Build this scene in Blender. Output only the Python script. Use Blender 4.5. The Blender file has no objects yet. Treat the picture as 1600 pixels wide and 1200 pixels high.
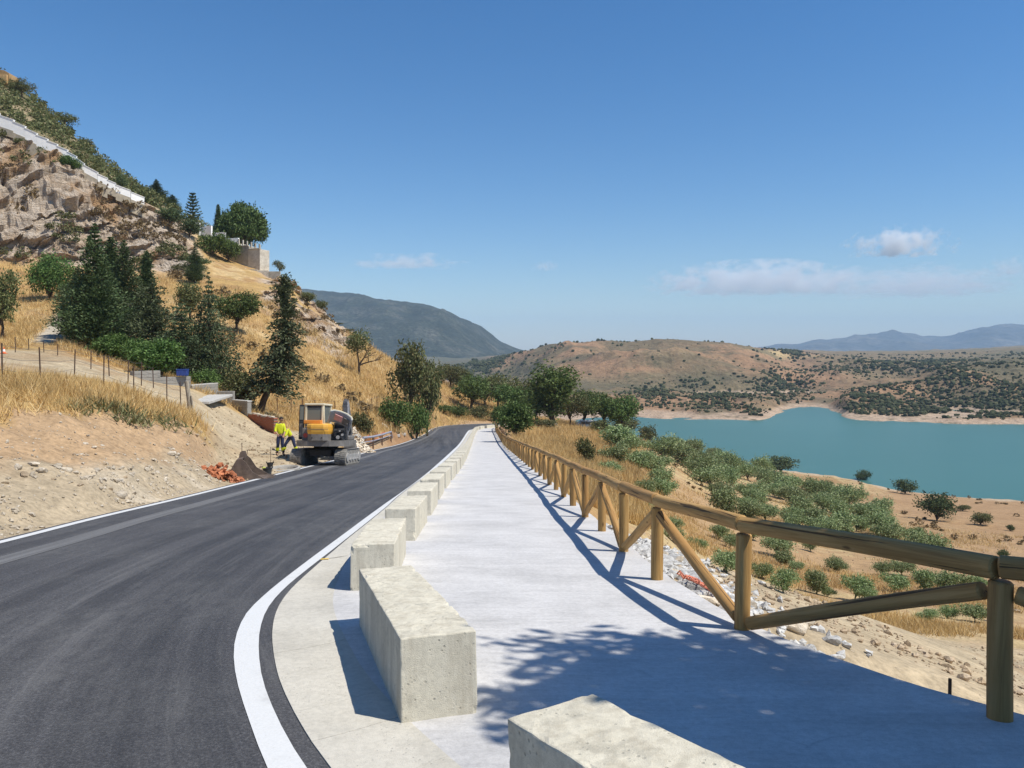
import bpy, bmesh, math, random
import numpy as np
from mathutils import Vector, Matrix

random.seed(7)
RNG = np.random.default_rng(11)
scene = bpy.context.scene
COL = scene.collection
R = math.radians

# ------------------------------------------------------------------ camera
EYE = 1.7            # metres above the path under the camera
HZ = 545.0           # photo row of the true horizon
F = 1200.0           # focal length in photo pixels (1600 wide)
cam_d = bpy.data.cameras.new('camera')
cam_d.sensor_fit = 'HORIZONTAL'
cam_d.sensor_width = 36.0
cam_d.lens = 36.0 * F / 1600.0
cam_d.shift_y = -(600.0 - HZ) / 1600.0
cam_d.clip_start = 0.05
cam_d.clip_end = 60000
cam = bpy.data.objects.new('camera', cam_d)
cam.location = (0, 0, EYE)
cam.rotation_euler = (R(90), 0, 0)
COL.objects.link(cam)
scene.camera = cam

# ------------------------------------------------------------------ daylight
SUN_DIR = Vector((0.50, -0.19, 0.845)).normalized()      # towards the sun
sun_el = math.asin(SUN_DIR.z)
sun_az = math.atan2(SUN_DIR.x, SUN_DIR.y)                  # clockwise from +Y
world = bpy.data.worlds.new('World')
scene.world = world
world.use_nodes = True
wn = world.node_tree
wn.nodes.clear()
w_out = wn.nodes.new('ShaderNodeOutputWorld')
w_bg = wn.nodes.new('ShaderNodeBackground')
w_sky = wn.nodes.new('ShaderNodeTexSky')
w_sky.sky_type = 'NISHITA'
w_sky.sun_disc = False
w_sky.sun_elevation = sun_el
w_sky.sun_rotation = sun_az
w_sky.altitude = 400
w_sky.air_density = 1.15
w_sky.dust_density = 0.3
w_sky.ozone_density = 3.0
w_tint = wn.nodes.new('ShaderNodeMix'); w_tint.data_type = 'RGBA'; w_tint.blend_type = 'MULTIPLY'
w_tint.inputs[0].default_value = 1.0
w_tint.inputs[7].default_value = (1.03, 1.08, 1.18, 1)          # camera's rendering of the blue
w_sat = wn.nodes.new('ShaderNodeHueSaturation'); w_sat.inputs['Saturation'].default_value = 1.27
wn.links.new(w_sky.outputs[0], w_tint.inputs[6])
wn.links.new(w_tint.outputs[2], w_sat.inputs['Color'])
wn.links.new(w_sat.outputs[0], w_bg.inputs[0])
w_bg.inputs[1].default_value = 0.091
wn.links.new(w_bg.outputs[0], w_out.inputs[0])

sun_d = bpy.data.lights.new('sun', 'SUN')
sun_d.energy = 5.0
sun_d.angle = R(0.55)
sun_d.color = (1.0, 0.95, 0.85)
sun = bpy.data.objects.new('sun', sun_d)
sun.rotation_euler = SUN_DIR.to_track_quat('Z', 'Y').to_euler()
sun.location = (30, -12, 60)
COL.objects.link(sun)

scene.view_settings.view_transform = 'Standard'
scene.view_settings.look = 'None'
scene.view_settings.exposure = 0.2
scene.view_settings.gamma = 1.0
scene.view_settings.use_curve_mapping = False
scene.render.engine = 'CYCLES'
scene.cycles.max_bounces = 6
scene.cycles.diffuse_bounces = 3
scene.cycles.glossy_bounces = 2
scene.cycles.transmission_bounces = 3
scene.cycles.transparent_max_bounces = 8
scene.cycles.volume_bounces = 10
scene.cycles.volume_max_steps = 128

# ------------------------------------------------------------------ noise
def _hash(ix, iy, iz, seed):
    h = (ix.astype(np.uint32) * np.uint32(374761393) + iy.astype(np.uint32) * np.uint32(668265263)
         + iz.astype(np.uint32) * np.uint32(2147483647) + np.uint32(seed) * np.uint32(974711))
    h = (h ^ (h >> np.uint32(13))) * np.uint32(1274126177)
    h = h ^ (h >> np.uint32(16))
    return (h & np.uint32(0xffffff)).astype(np.float64) / float(0xffffff)

def vnoise(x, y, z=None, seed=0):
    x = np.asarray(x, float); y = np.asarray(y, float)
    z = np.zeros_like(x) if z is None else np.asarray(z, float)
    x0 = np.floor(x); y0 = np.floor(y); z0 = np.floor(z)
    fx = x - x0; fy = y - y0; fz = z - z0
    fx = fx*fx*(3-2*fx); fy = fy*fy*(3-2*fy); fz = fz*fz*(3-2*fz)
    ix = x0.astype(np.int64) & 0xffffffff; iy = y0.astype(np.int64) & 0xffffffff; iz = z0.astype(np.int64) & 0xffffffff
    r = 0
    for dx in (0, 1):
        for dy in (0, 1):
            for dz in (0, 1):
                w = (fx if dx else 1-fx) * (fy if dy else 1-fy) * (fz if dz else 1-fz)
                r = r + w * _hash(ix+dx, iy+dy, iz+dz, seed)
    return r * 2 - 1

def fbm(x, y, z=None, octaves=4, seed=0, gain=0.5):
    a, s, t = 1.0, 0.0, 0.0
    for o in range(octaves):
        f = 2.0**o
        s = s + a * vnoise(np.asarray(x)*f, np.asarray(y)*f, None if z is None else np.asarray(z)*f, seed+o*17)
        t += a
        a *= gain
    return s / t

def ridged(x, y, octaves=4, seed=0):
    a, s, t = 1.0, 0.0, 0.0
    for o in range(octaves):
        f = 2.0**o
        s = s + a * (1 - np.abs(vnoise(np.asarray(x)*f, np.asarray(y)*f, None, seed+o*13)) * 2)
        t += a; a *= 0.5
    return s / t

def sstep(a, b, x):
    t = np.clip((np.asarray(x, float) - a) / (b - a), 0, 1)
    return t*t*(3-2*t)

# ------------------------------------------------------------------ mesh helpers
def np_mesh(name, V, Fc, mat=None, smooth=False, uv=None):
    V = np.asarray(V, np.float32); Fc = np.asarray(Fc, np.int32)
    me = bpy.data.meshes.new(name)
    me.vertices.add(len(V)); me.vertices.foreach_set('co', V.ravel())
    k = Fc.shape[1]
    me.loops.add(Fc.size); me.loops.foreach_set('vertex_index', Fc.ravel())
    me.polygons.add(len(Fc))
    me.polygons.foreach_set('loop_start', np.arange(0, Fc.size, k, dtype=np.int32))
    me.polygons.foreach_set('use_smooth', np.full(len(Fc), bool(smooth)))
    if uv is not None:
        l = me.uv_layers.new(name='UVMap')
        l.data.foreach_set('uv', np.asarray(uv, np.float32)[Fc.ravel()].ravel())
    me.update(calc_edges=True)
    me.validate()
    if mat: me.materials.append(mat)
    return me

def link(name, me, parent=None, loc=None, rot=None, kind=None, label=None, cat=None, group=None, stuff=False):
    o = bpy.data.objects.new(name, me)
    COL.objects.link(o)
    if parent is not None: o.parent = parent
    if loc is not None: o.location = loc
    if rot is not None: o.rotation_euler = rot
    if kind: o['kind'] = kind
    if label: o['label'] = label
    if cat: o['category'] = cat
    if group: o['group'] = group
    return o

def thing(name, label, cat, loc=(0, 0, 0), rz=0.0, group=None):
    o = bpy.data.objects.new(name, None)
    o.empty_display_size = 0.2
    COL.objects.link(o)
    o.location = loc; o.rotation_euler = (0, 0, rz)
    o['label'] = label; o['category'] = cat
    if group: o['group'] = group
    return o

def copy_thing(root, loc, rz=0.0, label=None, scale=None, cat=None, group=None):
    r = root.copy(); COL.objects.link(r)
    r.location = loc; r.rotation_euler = (0, 0, rz)
    if scale is not None: r.scale = scale
    if label: r['label'] = label
    if cat: r['category'] = cat
    if group: r['group'] = group
    for ch in root.children:
        c = ch.copy(); COL.objects.link(c); c.parent = r
        for g in ch.children:
            d = g.copy(); COL.objects.link(d); d.parent = c
    return r

class MB:
    """collects simple solids into one mesh"""
    def __init__(self): self.v = []; self.f = []; self.n = 0
    def add(self, V, Fs):
        self.v.append(np.asarray(V, float))
        self.f += [tuple(i + self.n for i in f) for f in Fs]
        self.n += len(V)
    def box(self, c, s, M=None, taper=None, bevel=0.0):
        c = np.array(c, float); h = np.array(s, float) / 2
        if bevel > 0:
            bm = bmesh.new(); bmesh.ops.create_cube(bm, size=1.0)
            for v in bm.verts: v.co = Vector((v.co.x*s[0], v.co.y*s[1], v.co.z*s[2]))
            bmesh.ops.bevel(bm, geom=bm.edges[:], offset=bevel, segments=2, affect='EDGES', profile=0.6)
            bm.verts.index_update()
            V = np.array([v.co[:] for v in bm.verts]); Fs = [tuple(v.index for v in f.verts) for f in bm.faces]
            bm.free()
        else:
            V = np.array([(x, y, z) for z in (-1, 1) for y in (-1, 1) for x in (-1, 1)], float) * h
            Fs = [(0, 2, 3, 1), (4, 5, 7, 6), (0, 1, 5, 4), (2, 6, 7, 3), (0, 4, 6, 2), (1, 3, 7, 5)]
        if taper is not None:
            t = np.where(V[:, 2] > 0, taper, 1.0); V[:, 0] *= t; V[:, 1] *= t
        if M is not None: V = V @ np.array(M.to_3x3()).T
        self.add(V + c, Fs); return self
    def tube(self, pts, radii, n=8, cap=True):
        pts = [Vector(p) for p in pts]
        if not hasattr(radii, '__len__'): radii = [radii] * len(pts)
        V = []; Fs = []
        up = None
        for i, p in enumerate(pts):
            d = (pts[min(i+1, len(pts)-1)] - pts[max(i-1, 0)]).normalized()
            if up is None:
                up = Vector((0, 0, 1)) if abs(d.z) < 0.9 else Vector((1, 0, 0))
            x = d.cross(up).normalized(); y = x.cross(d).normalized(); up = y
            for k in range(n):
                a = 2*math.pi*k/n
                q = p + (x*math.cos(a) + y*math.sin(a)) * radii[i]
                V.append(q[:])
        for i in range(len(pts)-1):
            for k in range(n):
                k2 = (k+1) % n
                Fs.append((i*n+k, i*n+k2, (i+1)*n+k2, (i+1)*n+k))
        if cap:
            Fs.append(tuple(range(n))[::-1]); Fs.append(tuple((len(pts)-1)*n + k for k in range(n)))
        self.add(V, Fs); return self
    def prism(self, prof, axis, a, b):
        """closed 2D outline extruded along an axis ('x','y','z') from a to b"""
        n = len(prof); V = []
        for t in (a, b):
            for (u, v) in prof:
                V.append({'x': (t, u, v), 'y': (u, t, v), 'z': (u, v, t)}[axis])
        Fs = [tuple(range(n))[::-1], tuple(range(n, 2*n))]
        for i in range(n):
            j = (i+1) % n
            Fs.append((i, j, n+j, n+i))
        self.add(V, Fs); return self
    def mesh(self, name, mat=None, smooth=False):
        me = bpy.data.meshes.new(name)
        V = np.concatenate(self.v) if self.v else np.zeros((0, 3))
        me.from_pydata(V.tolist(), [], self.f)
        bm = bmesh.new(); bm.from_mesh(me)
        bmesh.ops.recalc_face_normals(bm, faces=bm.faces[:])
        bm.to_mesh(me); bm.free()
        if smooth:
            for p in me.polygons: p.use_smooth = True
            try: me.set_sharp_from_angle(angle=R(40))
            except Exception: pass
        if mat: me.materials.append(mat)
        me.update()
        return me
    def build(self, name, mat, parent=None, smooth=False, **kw):
        return link(name, self.mesh(name, mat, smooth), parent, **kw)

def blob_mesh(name, mat, seed=0, sub=2, rough=0.3, freq=1.6, flat=1.0, scale=(1, 1, 1), chop=False, smooth=False):
    """an uneven stone about 1 m across"""
    bm = bmesh.new()
    bmesh.ops.create_icosphere(bm, subdivisions=sub, radius=0.5)
    P = np.array([v.co[:] for v in bm.verts])
    nz = fbm(P[:, 0]*freq+seed*3.1, P[:, 1]*freq-seed*1.7, P[:, 2]*freq+seed, 3, seed)
    P = P * (1 + rough*nz)[:, None]
    if chop:
        rg = np.random.default_rng(seed)
        for _ in range(7):
            n = rg.normal(size=3); n /= np.linalg.norm(n)
            d = P @ n; lim = 0.26 + 0.14*rg.random()
            P = P - np.clip(d-lim, 0, None)[:, None]*n
    P = P * np.array(scale)
    P[:, 2] *= flat
    for v, p in zip(bm.verts, P): v.co = p
    me = bpy.data.meshes.new(name)
    bm.to_mesh(me); bm.free()
    if smooth:
        for p in me.polygons: p.use_smooth = True
    me.materials.append(mat)
    return me

# ------------------------------------------------------------------ material helper
class Mat:
    def __init__(self, name, rough=0.9, spec=0.3):
        m = bpy.data.materials.new(name); m.use_nodes = True
        self.m = m; self.nt = m.node_tree
        self.b = self.nt.nodes['Principled BSDF']
        self.b.inputs['Roughness'].default_value = rough
        self.b.inputs['Specular IOR Level'].default_value = spec
        self._pos = None
    def n(self, t, **kw):
        nd = self.nt.nodes.new(t)
        for k, v in kw.items(): setattr(nd, k, v)
        return nd
    def l(self, a, b): self.nt.links.new(a, b)
    def put(self, sock, v):
        if v is None: return
        if isinstance(v, bpy.types.NodeSocket): self.l(v, sock)
        elif sock.type == 'RGBA' and len(v) == 3: sock.default_value = (*v, 1)
        else: sock.default_value = v
    def pos(self):
        if self._pos is None: self._pos = self.n('ShaderNodeNewGeometry').outputs['Position']
        return self._pos
    def obj(self): return self.n('ShaderNodeTexCoord').outputs['Object']
    def uv(self): return self.n('ShaderNodeTexCoord').outputs['UV']
    def island(self): return self.n('ShaderNodeNewGeometry').outputs['Random Per Island']
    def objrand(self): return self.n('ShaderNodeObjectInfo').outputs['Random']
    def mapv(self, vec, scale=(1, 1, 1), rot=(0, 0, 0), loc=(0, 0, 0)):
        mp = self.n('ShaderNodeMapping'); self.put(mp.inputs['Vector'], vec)
        mp.inputs['Scale'].default_value = scale; mp.inputs['Rotation'].default_value = rot; mp.inputs['Location'].default_value = loc
        return mp.outputs[0]
    def noise(self, scale=1, detail=4, rough=0.6, vec=None, dist=0.0):
        nd = self.n('ShaderNodeTexNoise')
        self.put(nd.inputs['Vector'], vec if vec is not None else self.pos())
        nd.inputs['Scale'].default_value = scale; nd.inputs['Detail'].default_value = detail
        nd.inputs['Roughness'].default_value = rough; nd.inputs['Distortion'].default_value = dist
        return nd.outputs[0]
    def voro(self, scale=1, vec=None, feature='F1', out=0, rand=1.0):
        nd = self.n('ShaderNodeTexVoronoi', feature=feature)
        self.put(nd.inputs['Vector'], vec if vec is not None else self.pos())
        nd.inputs['Scale'].default_value = scale
        nd.inputs['Randomness'].default_value = rand
        return nd.outputs[out]
    def ramp(self, fac, stops, interp='LINEAR'):
        nd = self.n('ShaderNodeValToRGB'); self.put(nd.inputs[0], fac)
        cr = nd.color_ramp; cr.interpolation = interp
        while len(cr.elements) < len(stops): cr.elements.new(0.5)
        for e, (p, c) in zip(cr.elements, stops):
            e.position = p
            e.color = (c, c, c, 1) if not hasattr(c, '__len__') else (*c, 1)
        return nd.outputs[0]
    def mix(self, fac, a, b, blend='MIX'):
        nd = self.n('ShaderNodeMix', data_type='RGBA', blend_type=blend)
        self.put(nd.inputs[0], fac); self.put(nd.inputs[6], a); self.put(nd.inputs[7], b)
        return nd.outputs[2]
    def math(self, op, a, b=None, c=None, clamp=False):
        nd = self.n('ShaderNodeMath', operation=op, use_clamp=clamp)
        self.put(nd.inputs[0], a)
        if b is not None: self.put(nd.inputs[1], b)
        if c is not None: self.put(nd.inputs[2], c)
        return nd.outputs[0]
    def attr(self, name, out=0): return self.n('ShaderNodeAttribute', attribute_name=name).outputs[out]
    def bump(self, h, strength=0.5, dist=0.02, normal=None):
        nd = self.n('ShaderNodeBump'); self.put(nd.inputs['Height'], h)
        nd.inputs['Strength'].default_value = strength; nd.inputs['Distance'].default_value = dist
        if normal is not None: self.put(nd.inputs['Normal'], normal)
        return nd.outputs[0]
    def color(self, v): self.put(self.b.inputs['Base Color'], v); return self
    def rough(self, v): self.put(self.b.inputs['Roughness'], v); return self
    def normal(self, v): self.put(self.b.inputs['Normal'], v); return self

def simple_mat(name, col, rough=0.6, spec=0.4, metal=0.0, var=0.25, scale=6.0, bump=0.0):
    """painted or plain surface with slight wear and dust"""
    M = Mat(name, rough, spec)
    M.b.inputs['Metallic'].default_value = metal
    o = M.obj()
    nz = M.noise(scale, 5, 0.65, o)
    dark = tuple(c*(1-var) for c in col); lite = tuple(min(1, c*(1+var)+0.01) for c in col)
    c = M.ramp(nz, [(0.3, dark), (0.7, lite)])
    fine = M.noise(scale*9, 3, 0.6, o)
    c = M.mix(M.ramp(fine, [(0.55, 0.0), (0.8, 0.35)]), c, tuple(0.6*x+0.1 for x in col))
    M.color(c)
    if bump: M.normal(M.bump(fine, bump, 0.01))
    return M.m
# ================================================================== LAND FORMS
def road_drop(Y):
    Y = np.asarray(Y, float)
    a = 0.1025*np.clip(Y, -25, 65)
    t = np.clip(Y-65, 0, 75)
    b = 0.1025*t - 0.000475*t*t
    c = 0.03*np.clip(Y-140, 0, 400)
    return a + b + c

def road_z(Y): return -road_drop(Y)

_Yt = np.concatenate([np.linspace(2.0, 140, 4000)])
_pyt = HZ + F*(EYE + road_drop(_Yt))/_Yt
def on_road(px, py, lift=0.0):
    """photo pixel -> point on the road plane (raised by lift)"""
    pt = HZ + F*(EYE - lift + road_drop(_Yt))/_Yt
    Y = float(np.interp(-py, -pt, _Yt))
    return ((px-800.0)/F*Y, Y)

def spline(pts, step):
    """resampled Catmull-Rom through 2D points"""
    P = [np.array(p, float) for p in pts]
    P = [2*P[0]-P[1]] + P + [2*P[-1]-P[-2]]
    out = []
    for i in range(1, len(P)-2):
        n = max(2, int(np.linalg.norm(P[i+1]-P[i])/step))
        for k in range(n):
            t = k/n
            a, b, c, d = P[i-1], P[i], P[i+1], P[i+2]
            out.append(0.5*((2*b)+(c-a)*t+(2*a-5*b+4*c-d)*t*t+(3*b-a-3*c+d)*t**3))
    out.append(P[-2])
    return np.array(out)

def resample(pl, n):
    pl = np.asarray(pl); s = np.concatenate([[0], np.cumsum(np.linalg.norm(np.diff(pl, axis=0), axis=1))])
    t = np.linspace(0, s[-1], n)
    return np.stack([np.interp(t, s, pl[:, 0]), np.interp(t, s, pl[:, 1])], 1)

# --- lines measured in the photograph, put on the road plane
line_l = [on_road(*p) for p in [(416,1196),(394,1140),(374,1080),(366,1040),(367,1000),(384,960),(420,924),(476,880),(530,840),(595,792),(655,749),(687,722),(720,690),(730,675)]]
line_r = [on_road(*p) for p in [(476,1196),(444,1144),(420,1092),(408,1052),(404,1008),(408,976),(420,948),(444,920),(480,890),(535,847),(600,795),(635,765),(695,720),(724,689),(733,675)]]
tail_l = [(7.0,-1.0),(3.2,-0.25),(1.1,0.75),(0.05,1.75),(-0.65,2.75)]
tail_r = [(7.0,-0.75),(3.3,0.0),(1.2,1.0),(0.2,1.95),(-0.45,2.85)]
head_l = [(-6.2,119),(-4.6,124),(-1.2,127.6),(3,129),(8,129.5)]
head_r = [(-6.0,119),(-4.45,123.7),(-1.1,127.2),(3,128.6),(8,129.1)]
line_l = spline(tail_l + line_l + head_l, 0.35)
line_r = spline(tail_r + line_r + head_r, 0.35)

ROAD_L = spline([(7,-8),(2,-7),(-2.5,-4.2),(-5.4,0),(-6.9,4),(-7.55,8),(-7.78,11.66),(-8.0,14.5),(-8.2,19.4),(-8.85,30.4),(-9.7,46),(-10.5,58),(-11.4,80),(-12.3,108),(-12.7,122),(-11,131),(-6,135.5),(2,137),(8,137)], 0.6)
def offset_line(pl, dist):
    t = np.gradient(pl, axis=0); t /= np.linalg.norm(t, axis=1)[:, None]
    n = np.stack([t[:, 1], -t[:, 0]], 1)
    d = np.asarray(dist)
    return pl + n*(d[:, None] if d.ndim else d)
def arc(pl): return np.concatenate([[0], np.cumsum(np.linalg.norm(np.diff(pl, axis=0), axis=1))])

near_w = lambda Y: 1 - sstep(5.5, 12.5, Y)             # gutter is broad near the camera, narrow beyond
asph_r = offset_line(line_r, 0.02 + 0.085*near_w(line_r[:, 1]))     # end of asphalt
gut_r = offset_line(line_r, 0.20 + 0.47*near_w(line_r[:, 1])*sstep(0.5, 3, line_r[:, 1]))         # gutter | walkway

FENCE = [on_road(*p) for p in [(1560,1125),(1160,985),(1027,907),(974,863),(940,831),(914,809),(895,791),(881,777),(869,766),(859,758),(851,750),(844,744)]]
FENCE = [(8.4,1.5),(6.3,2.25),(4.45,3.1)] + FENCE
_fl = spline(FENCE + [(0.55,38),(-0.55,68),(-1.6,96),(-2.55,119),(-1.8,123.4),(0.8,124.6),(4,125.4),(8,126)], 0.3)
FENCE_LINE = _fl
WALK_R = offset_line(_fl, 0.17)

def sheet_between(name, A, B, n, nu, mat, dz, v_world=True, thick=0.0, dish=0.0):
    """strip from polyline A (left) to B (right) lying on the road plane"""
    A = resample(A, n); B = resample(B, n)
    u = np.linspace(0, 1, nu)
    P = A[:, None, :]*(1-u)[None, :, None] + B[:, None, :]*u[None, :, None]
    Z = road_z(P[..., 1]) + dz - dish*np.sin(np.pi*u)[None, :]
    V = np.concatenate([P, Z[..., None]], 2).reshape(-1, 3)
    i = np.arange(n-1)[:, None]*nu + np.arange(nu-1)[None, :]
    Fq = np.stack([i, i+1, i+nu+1, i+nu], -1).reshape(-1, 4)
    W = np.linalg.norm(B-A, axis=1)
    s = arc((A+B)/2)
    uv = np.stack([np.repeat(u[None, :], n, 0)*W[:, None], np.repeat(s[:, None], nu, 1)], -1).reshape(-1, 2)
    return np_mesh(name, V, Fq, mat, smooth=True, uv=uv)

# ------------------------------------------------------------------ terrain tables (photo column, [(distance, row), ...])
LEFT = {
-500:[(6.9,964),(9,820),(12,700),(16,630),(24,590),(34,560),(42,540),(55,505),(72,460),(85,410),(95,300),(103,180),(115,60),(135,-60),(250,-50)],
-300:[(8.3,914),(10.5,790),(14,670),(18,615),(26,585),(38,555),(46,537),(60,505),(78,455),(92,410),(104,300),(113,165),(125,90),(145,40),(250,60)],
0:[(11.7,843),(14.5,745),(19,640),(24,602),(32,572),(48,548),(58,533),(74,508),(97,450),(110,410),(114.5,305),(119.5,192),(134,160),(165,116),(250,180)],
50:[(12.6,830),(15.5,738),(20,636),(25,603),(32.5,575),(49,550),(58,533),(74,504),(97,452),(110,416),(114.5,318),(119.5,217),(134,183),(166,152),(250,250)],
100:[(13.7,817),(16.5,732),(21,632),(26,604),(33,578),(50,552),(58,534),(74,500),(97,454),(110,423),(115,333),(120,246),(135,216),(168,196),(250,300)],
150:[(14.6,807),(17.5,727),(22.5,634),(27,608),(33.5,588),(48,570),(56,552),(72,512),(97,457),(111,427),(116,350),(121,279),(136,258),(167,244),(250,350)],
200:[(15.8,797),(19,722),(24.5,642),(28,616),(34,602),(46,588),(54,570),(70,525),(96,462),(112,425),(117.5,366),(123,308),(140,293),(165,285),(250,400)],
250:[(17.4,785),(21,722),(26,652),(29.5,632),(35,620),(47,600),(54.5,583),(70,538),(94,470),(113,428),(119.5,380),(126.5,330),(142,318),(162,314),(250,415)],
300:[(19.4,773),(23,724),(28,662),(31,648),(36,638),(48,612),(55,598),(70,550),(93,480),(113,432),(122,398),(132.5,358),(143,348),(160,346),(250,430)],
345:[(22,762),(27,737),(31,714),(35,698),(39,680),(49,632),(56,610),(72,555),(93,490),(112,440),(126,414),(137,400),(145,390),(160,388),(250,460)],
400:[(25.5,748),(29,738),(33,725),(37,710),(41,692),(50,662),(57,640),(73,575),(93,500),(112,448),(122,428),(132,418),(140,416),(160,425),(250,520)],
440:[(29.6,737),(33,722),(36,712),(40,700),(44,692),(51,676),(58,650),(74,585),(93,525),(110,470),(120,446),(130,430),(138,432),(155,460),(250,530)],
500:[(36.4,724),(39,715),(42,708),(45,700),(48,694),(53,680),(60,660),(75,605),(93,555),(106,520),(116,500),(125,484),(133,490),(150,510),(250,545)],
560:[(48.6,709),(50,704),(52,699),(54,694),(57,688),(61,678),(67,660),(80,625),(97,585),(110,558),(120,542),(130,530),(138,535),(155,550),(250,560)],
620:[(75,685),(77,682),(79,679),(81,676),(84,672),(88,666),(94,655),(104,632),(117,605),(127,588),(135,577),(142,570),(150,572),(165,578),(250,575)],
700:[(122,669),(124,667),(126,664),(128,661),(131,657),(135,651),(140,645),(147,635),(156,622),(164,612),(171,605),(178,600),(186,602),(200,608),(300,612)],
780:[(139,664),(141,661),(143,658),(145,656),(148,653),(152,650),(157,647),(164,643),(173,639),(181,636),(191,633),(201,630),(216,632),(236,635),(320,655)],
900:[(139,664),(141,661),(143,658),(145,656),(148,653),(152,650),(157,647),(164,643),(173,639),(181,636),(191,633),(201,632),(216,636),(236,645),(320,675)],
}
RIGHT = {
700:[(50,712),(56,712),(64,706),(75,698),(90,688),(108,676),(130,664),(160,655),(200,650),(260,652),(330,668)],
800:[(50,712),(56,712),(64,706),(75,698),(90,688),(108,676),(130,664),(160,655),(200,650),(260,652),(330,668)],
850:[(33,737),(37,740),(45,728),(58,712),(75,698),(95,682),(120,668),(150,660),(200,656),(260,662),(340,690)],
900:[(18,788),(20,800),(28,775),(42,748),(60,725),(85,700),(115,680),(150,667),(200,662),(260,668),(340,695)],
950:[(12.3,845),(14,872),(20,828),(35,775),(55,740),(80,714),(110,692),(145,674),(200,667),(260,682),(345,695)],
1000:[(9.6,890),(11,925),(17,870),(32,806),(52,762),(75,735),(105,711),(140,697),(190,688),(250,698),(350,705)],
1100:[(7.4,955),(8.7,1000),(14,960),(28,902),(48,848),(72,808),(105,770),(145,742),(200,722),(287,712),(360,722)],
1200:[(6.1,1010),(7.3,1075),(13,1000),(25,945),(45,890),(70,838),(105,793),(145,765),(195,745),(255,733),(320,745)],
1300:[(5.3,1060),(6.4,1140),(12,1040),(22,982),(40,920),(65,868),(100,820),(140,787),(190,762),(244,742),(310,755)],
1400:[(5.0,1085),(6,1170),(11.5,1055),(21,1000),(38,935),(60,885),(95,835),(135,800),(180,778),(218,765),(280,780)],
1500:[(4.7,1115),(5.6,1210),(11,1085),(20,1020),(36,950),(58,898),(90,848),(130,810),(175,788),(209,775),(270,790)],
1600:[(4.4,1145),(5.2,1260),(10.5,1115),(19,1040),(34,970),(55,915),(88,860),(125,818),(170,793),(203,782),(260,795)],
2000:[(3.6,1265),(4.5,1420),(9.5,1190),(17,1080),(30,1000),(50,935),(85,870),(120,825),(165,797),(200,785),(260,797)],
2600:[(2.9,1405),(3.8,1600),(8.5,1260),(15,1130),(27,1020),(46,945),(80,875),(115,828),(160,798),(198,786),(260,798)],
}
def smooth1(a, s):
    n = int(3*s)+1
    k = np.exp(-0.5*(np.arange(-n, n+1)/s)**2); k /= k.sum()
    p = np.pad(a, ((n, n),)+((0, 0),)*(a.ndim-1), mode='edge')
    return sum(p[i:i+len(a)]*k[i] for i in range(2*n+1))
PXG = np.arange(-500, 2601, 10.0)
LDG = np.linspace(math.log(1.5), math.log(700), 620)
def bake(tab, pxg, ldg, s=1.6, floor=None):
    ks = sorted(tab)
    D = np.array([[math.log(d) for d, _ in tab[k]] for k in ks]); Pq = np.array([[p for _, p in tab[k]] for k in ks], float)
    K = D.shape[1]
    Di = np.stack([np.interp(pxg, ks, D[:, j]) for j in range(K)], 1)
    Pi = np.stack([np.interp(pxg, ks, Pq[:, j]) for j in range(K)], 1)
    Di = smooth1(Di, s); Pi = smooth1(Pi, s)
    Zt = np.zeros((len(pxg), len(ldg))); Kt = np.zeros_like(Zt)
    for i in range(len(pxg)):
        py = np.interp(ldg, Di[i], Pi[i])
        pre = ldg < Di[i, 0]
        py[pre] = Pi[i, 0] + (2040*np.exp(-ldg[pre]) - 2040*math.exp(-Di[i, 0]))
        if floor is not None: py[pre] = np.maximum(Pi[i, 0], HZ + F*(EYE-floor)/np.exp(ldg[pre]))
        Zt[i] = py
        Kt[i] = np.interp(ldg, Di[i], np.arange(K))
    return smooth1(Zt.T, 1.4).T, Kt
LZ, LK = bake(LEFT, PXG, LDG)
RZ, RK = bake(RIGHT, PXG, LDG)
def bil(T, pxg, ldg, px, ld):
    i = np.clip((px-pxg[0])/(pxg[1]-pxg[0]), 0, len(pxg)-1.001); j = np.clip((ld-ldg[0])/(ldg[1]-ldg[0]), 0, len(ldg)-1.001)
    a = i.astype(int); b = j.astype(int); u = i-a; v = j-b
    return (T[a, b]*(1-u)+T[a+1, b]*u)*(1-v) + (T[a, b+1]*(1-u)+T[a+1, b+1]*u)*v

CORR = np.concatenate([ROAD_L, WALK_R[::-1]])
def in_poly(X, Y, poly):
    ins = np.zeros(X.shape, bool)
    a = poly; b = np.roll(poly, -1, 0)
    for (x1, y1), (x2, y2) in zip(a, b):
        if y1 == y2: continue
        c = ((y1 > Y) != (y2 > Y)) & (X < (x2-x1)*(Y-y1)/(y2-y1)+x1)
        ins ^= c
    return ins
def dist_line(X, Y, pl):
    best = np.full(X.shape, 1e9)
    for (x1, y1), (x2, y2) in zip(pl[:-1], pl[1:]):
        dx, dy = x2-x1, y2-y1; L = dx*dx+dy*dy
        if L < 1e-9: continue
        t = np.clip(((X-x1)*dx+(Y-y1)*dy)/L, 0, 1)
        best = np.minimum(best, (X-x1-t*dx)**2+(Y-y1-t*dy)**2)
    return np.sqrt(best)
_RLs = resample(ROAD_L, 110); _WRs = resample(WALK_R, 150); _CORRs = np.concatenate([_RLs, _WRs[::-1]])

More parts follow.
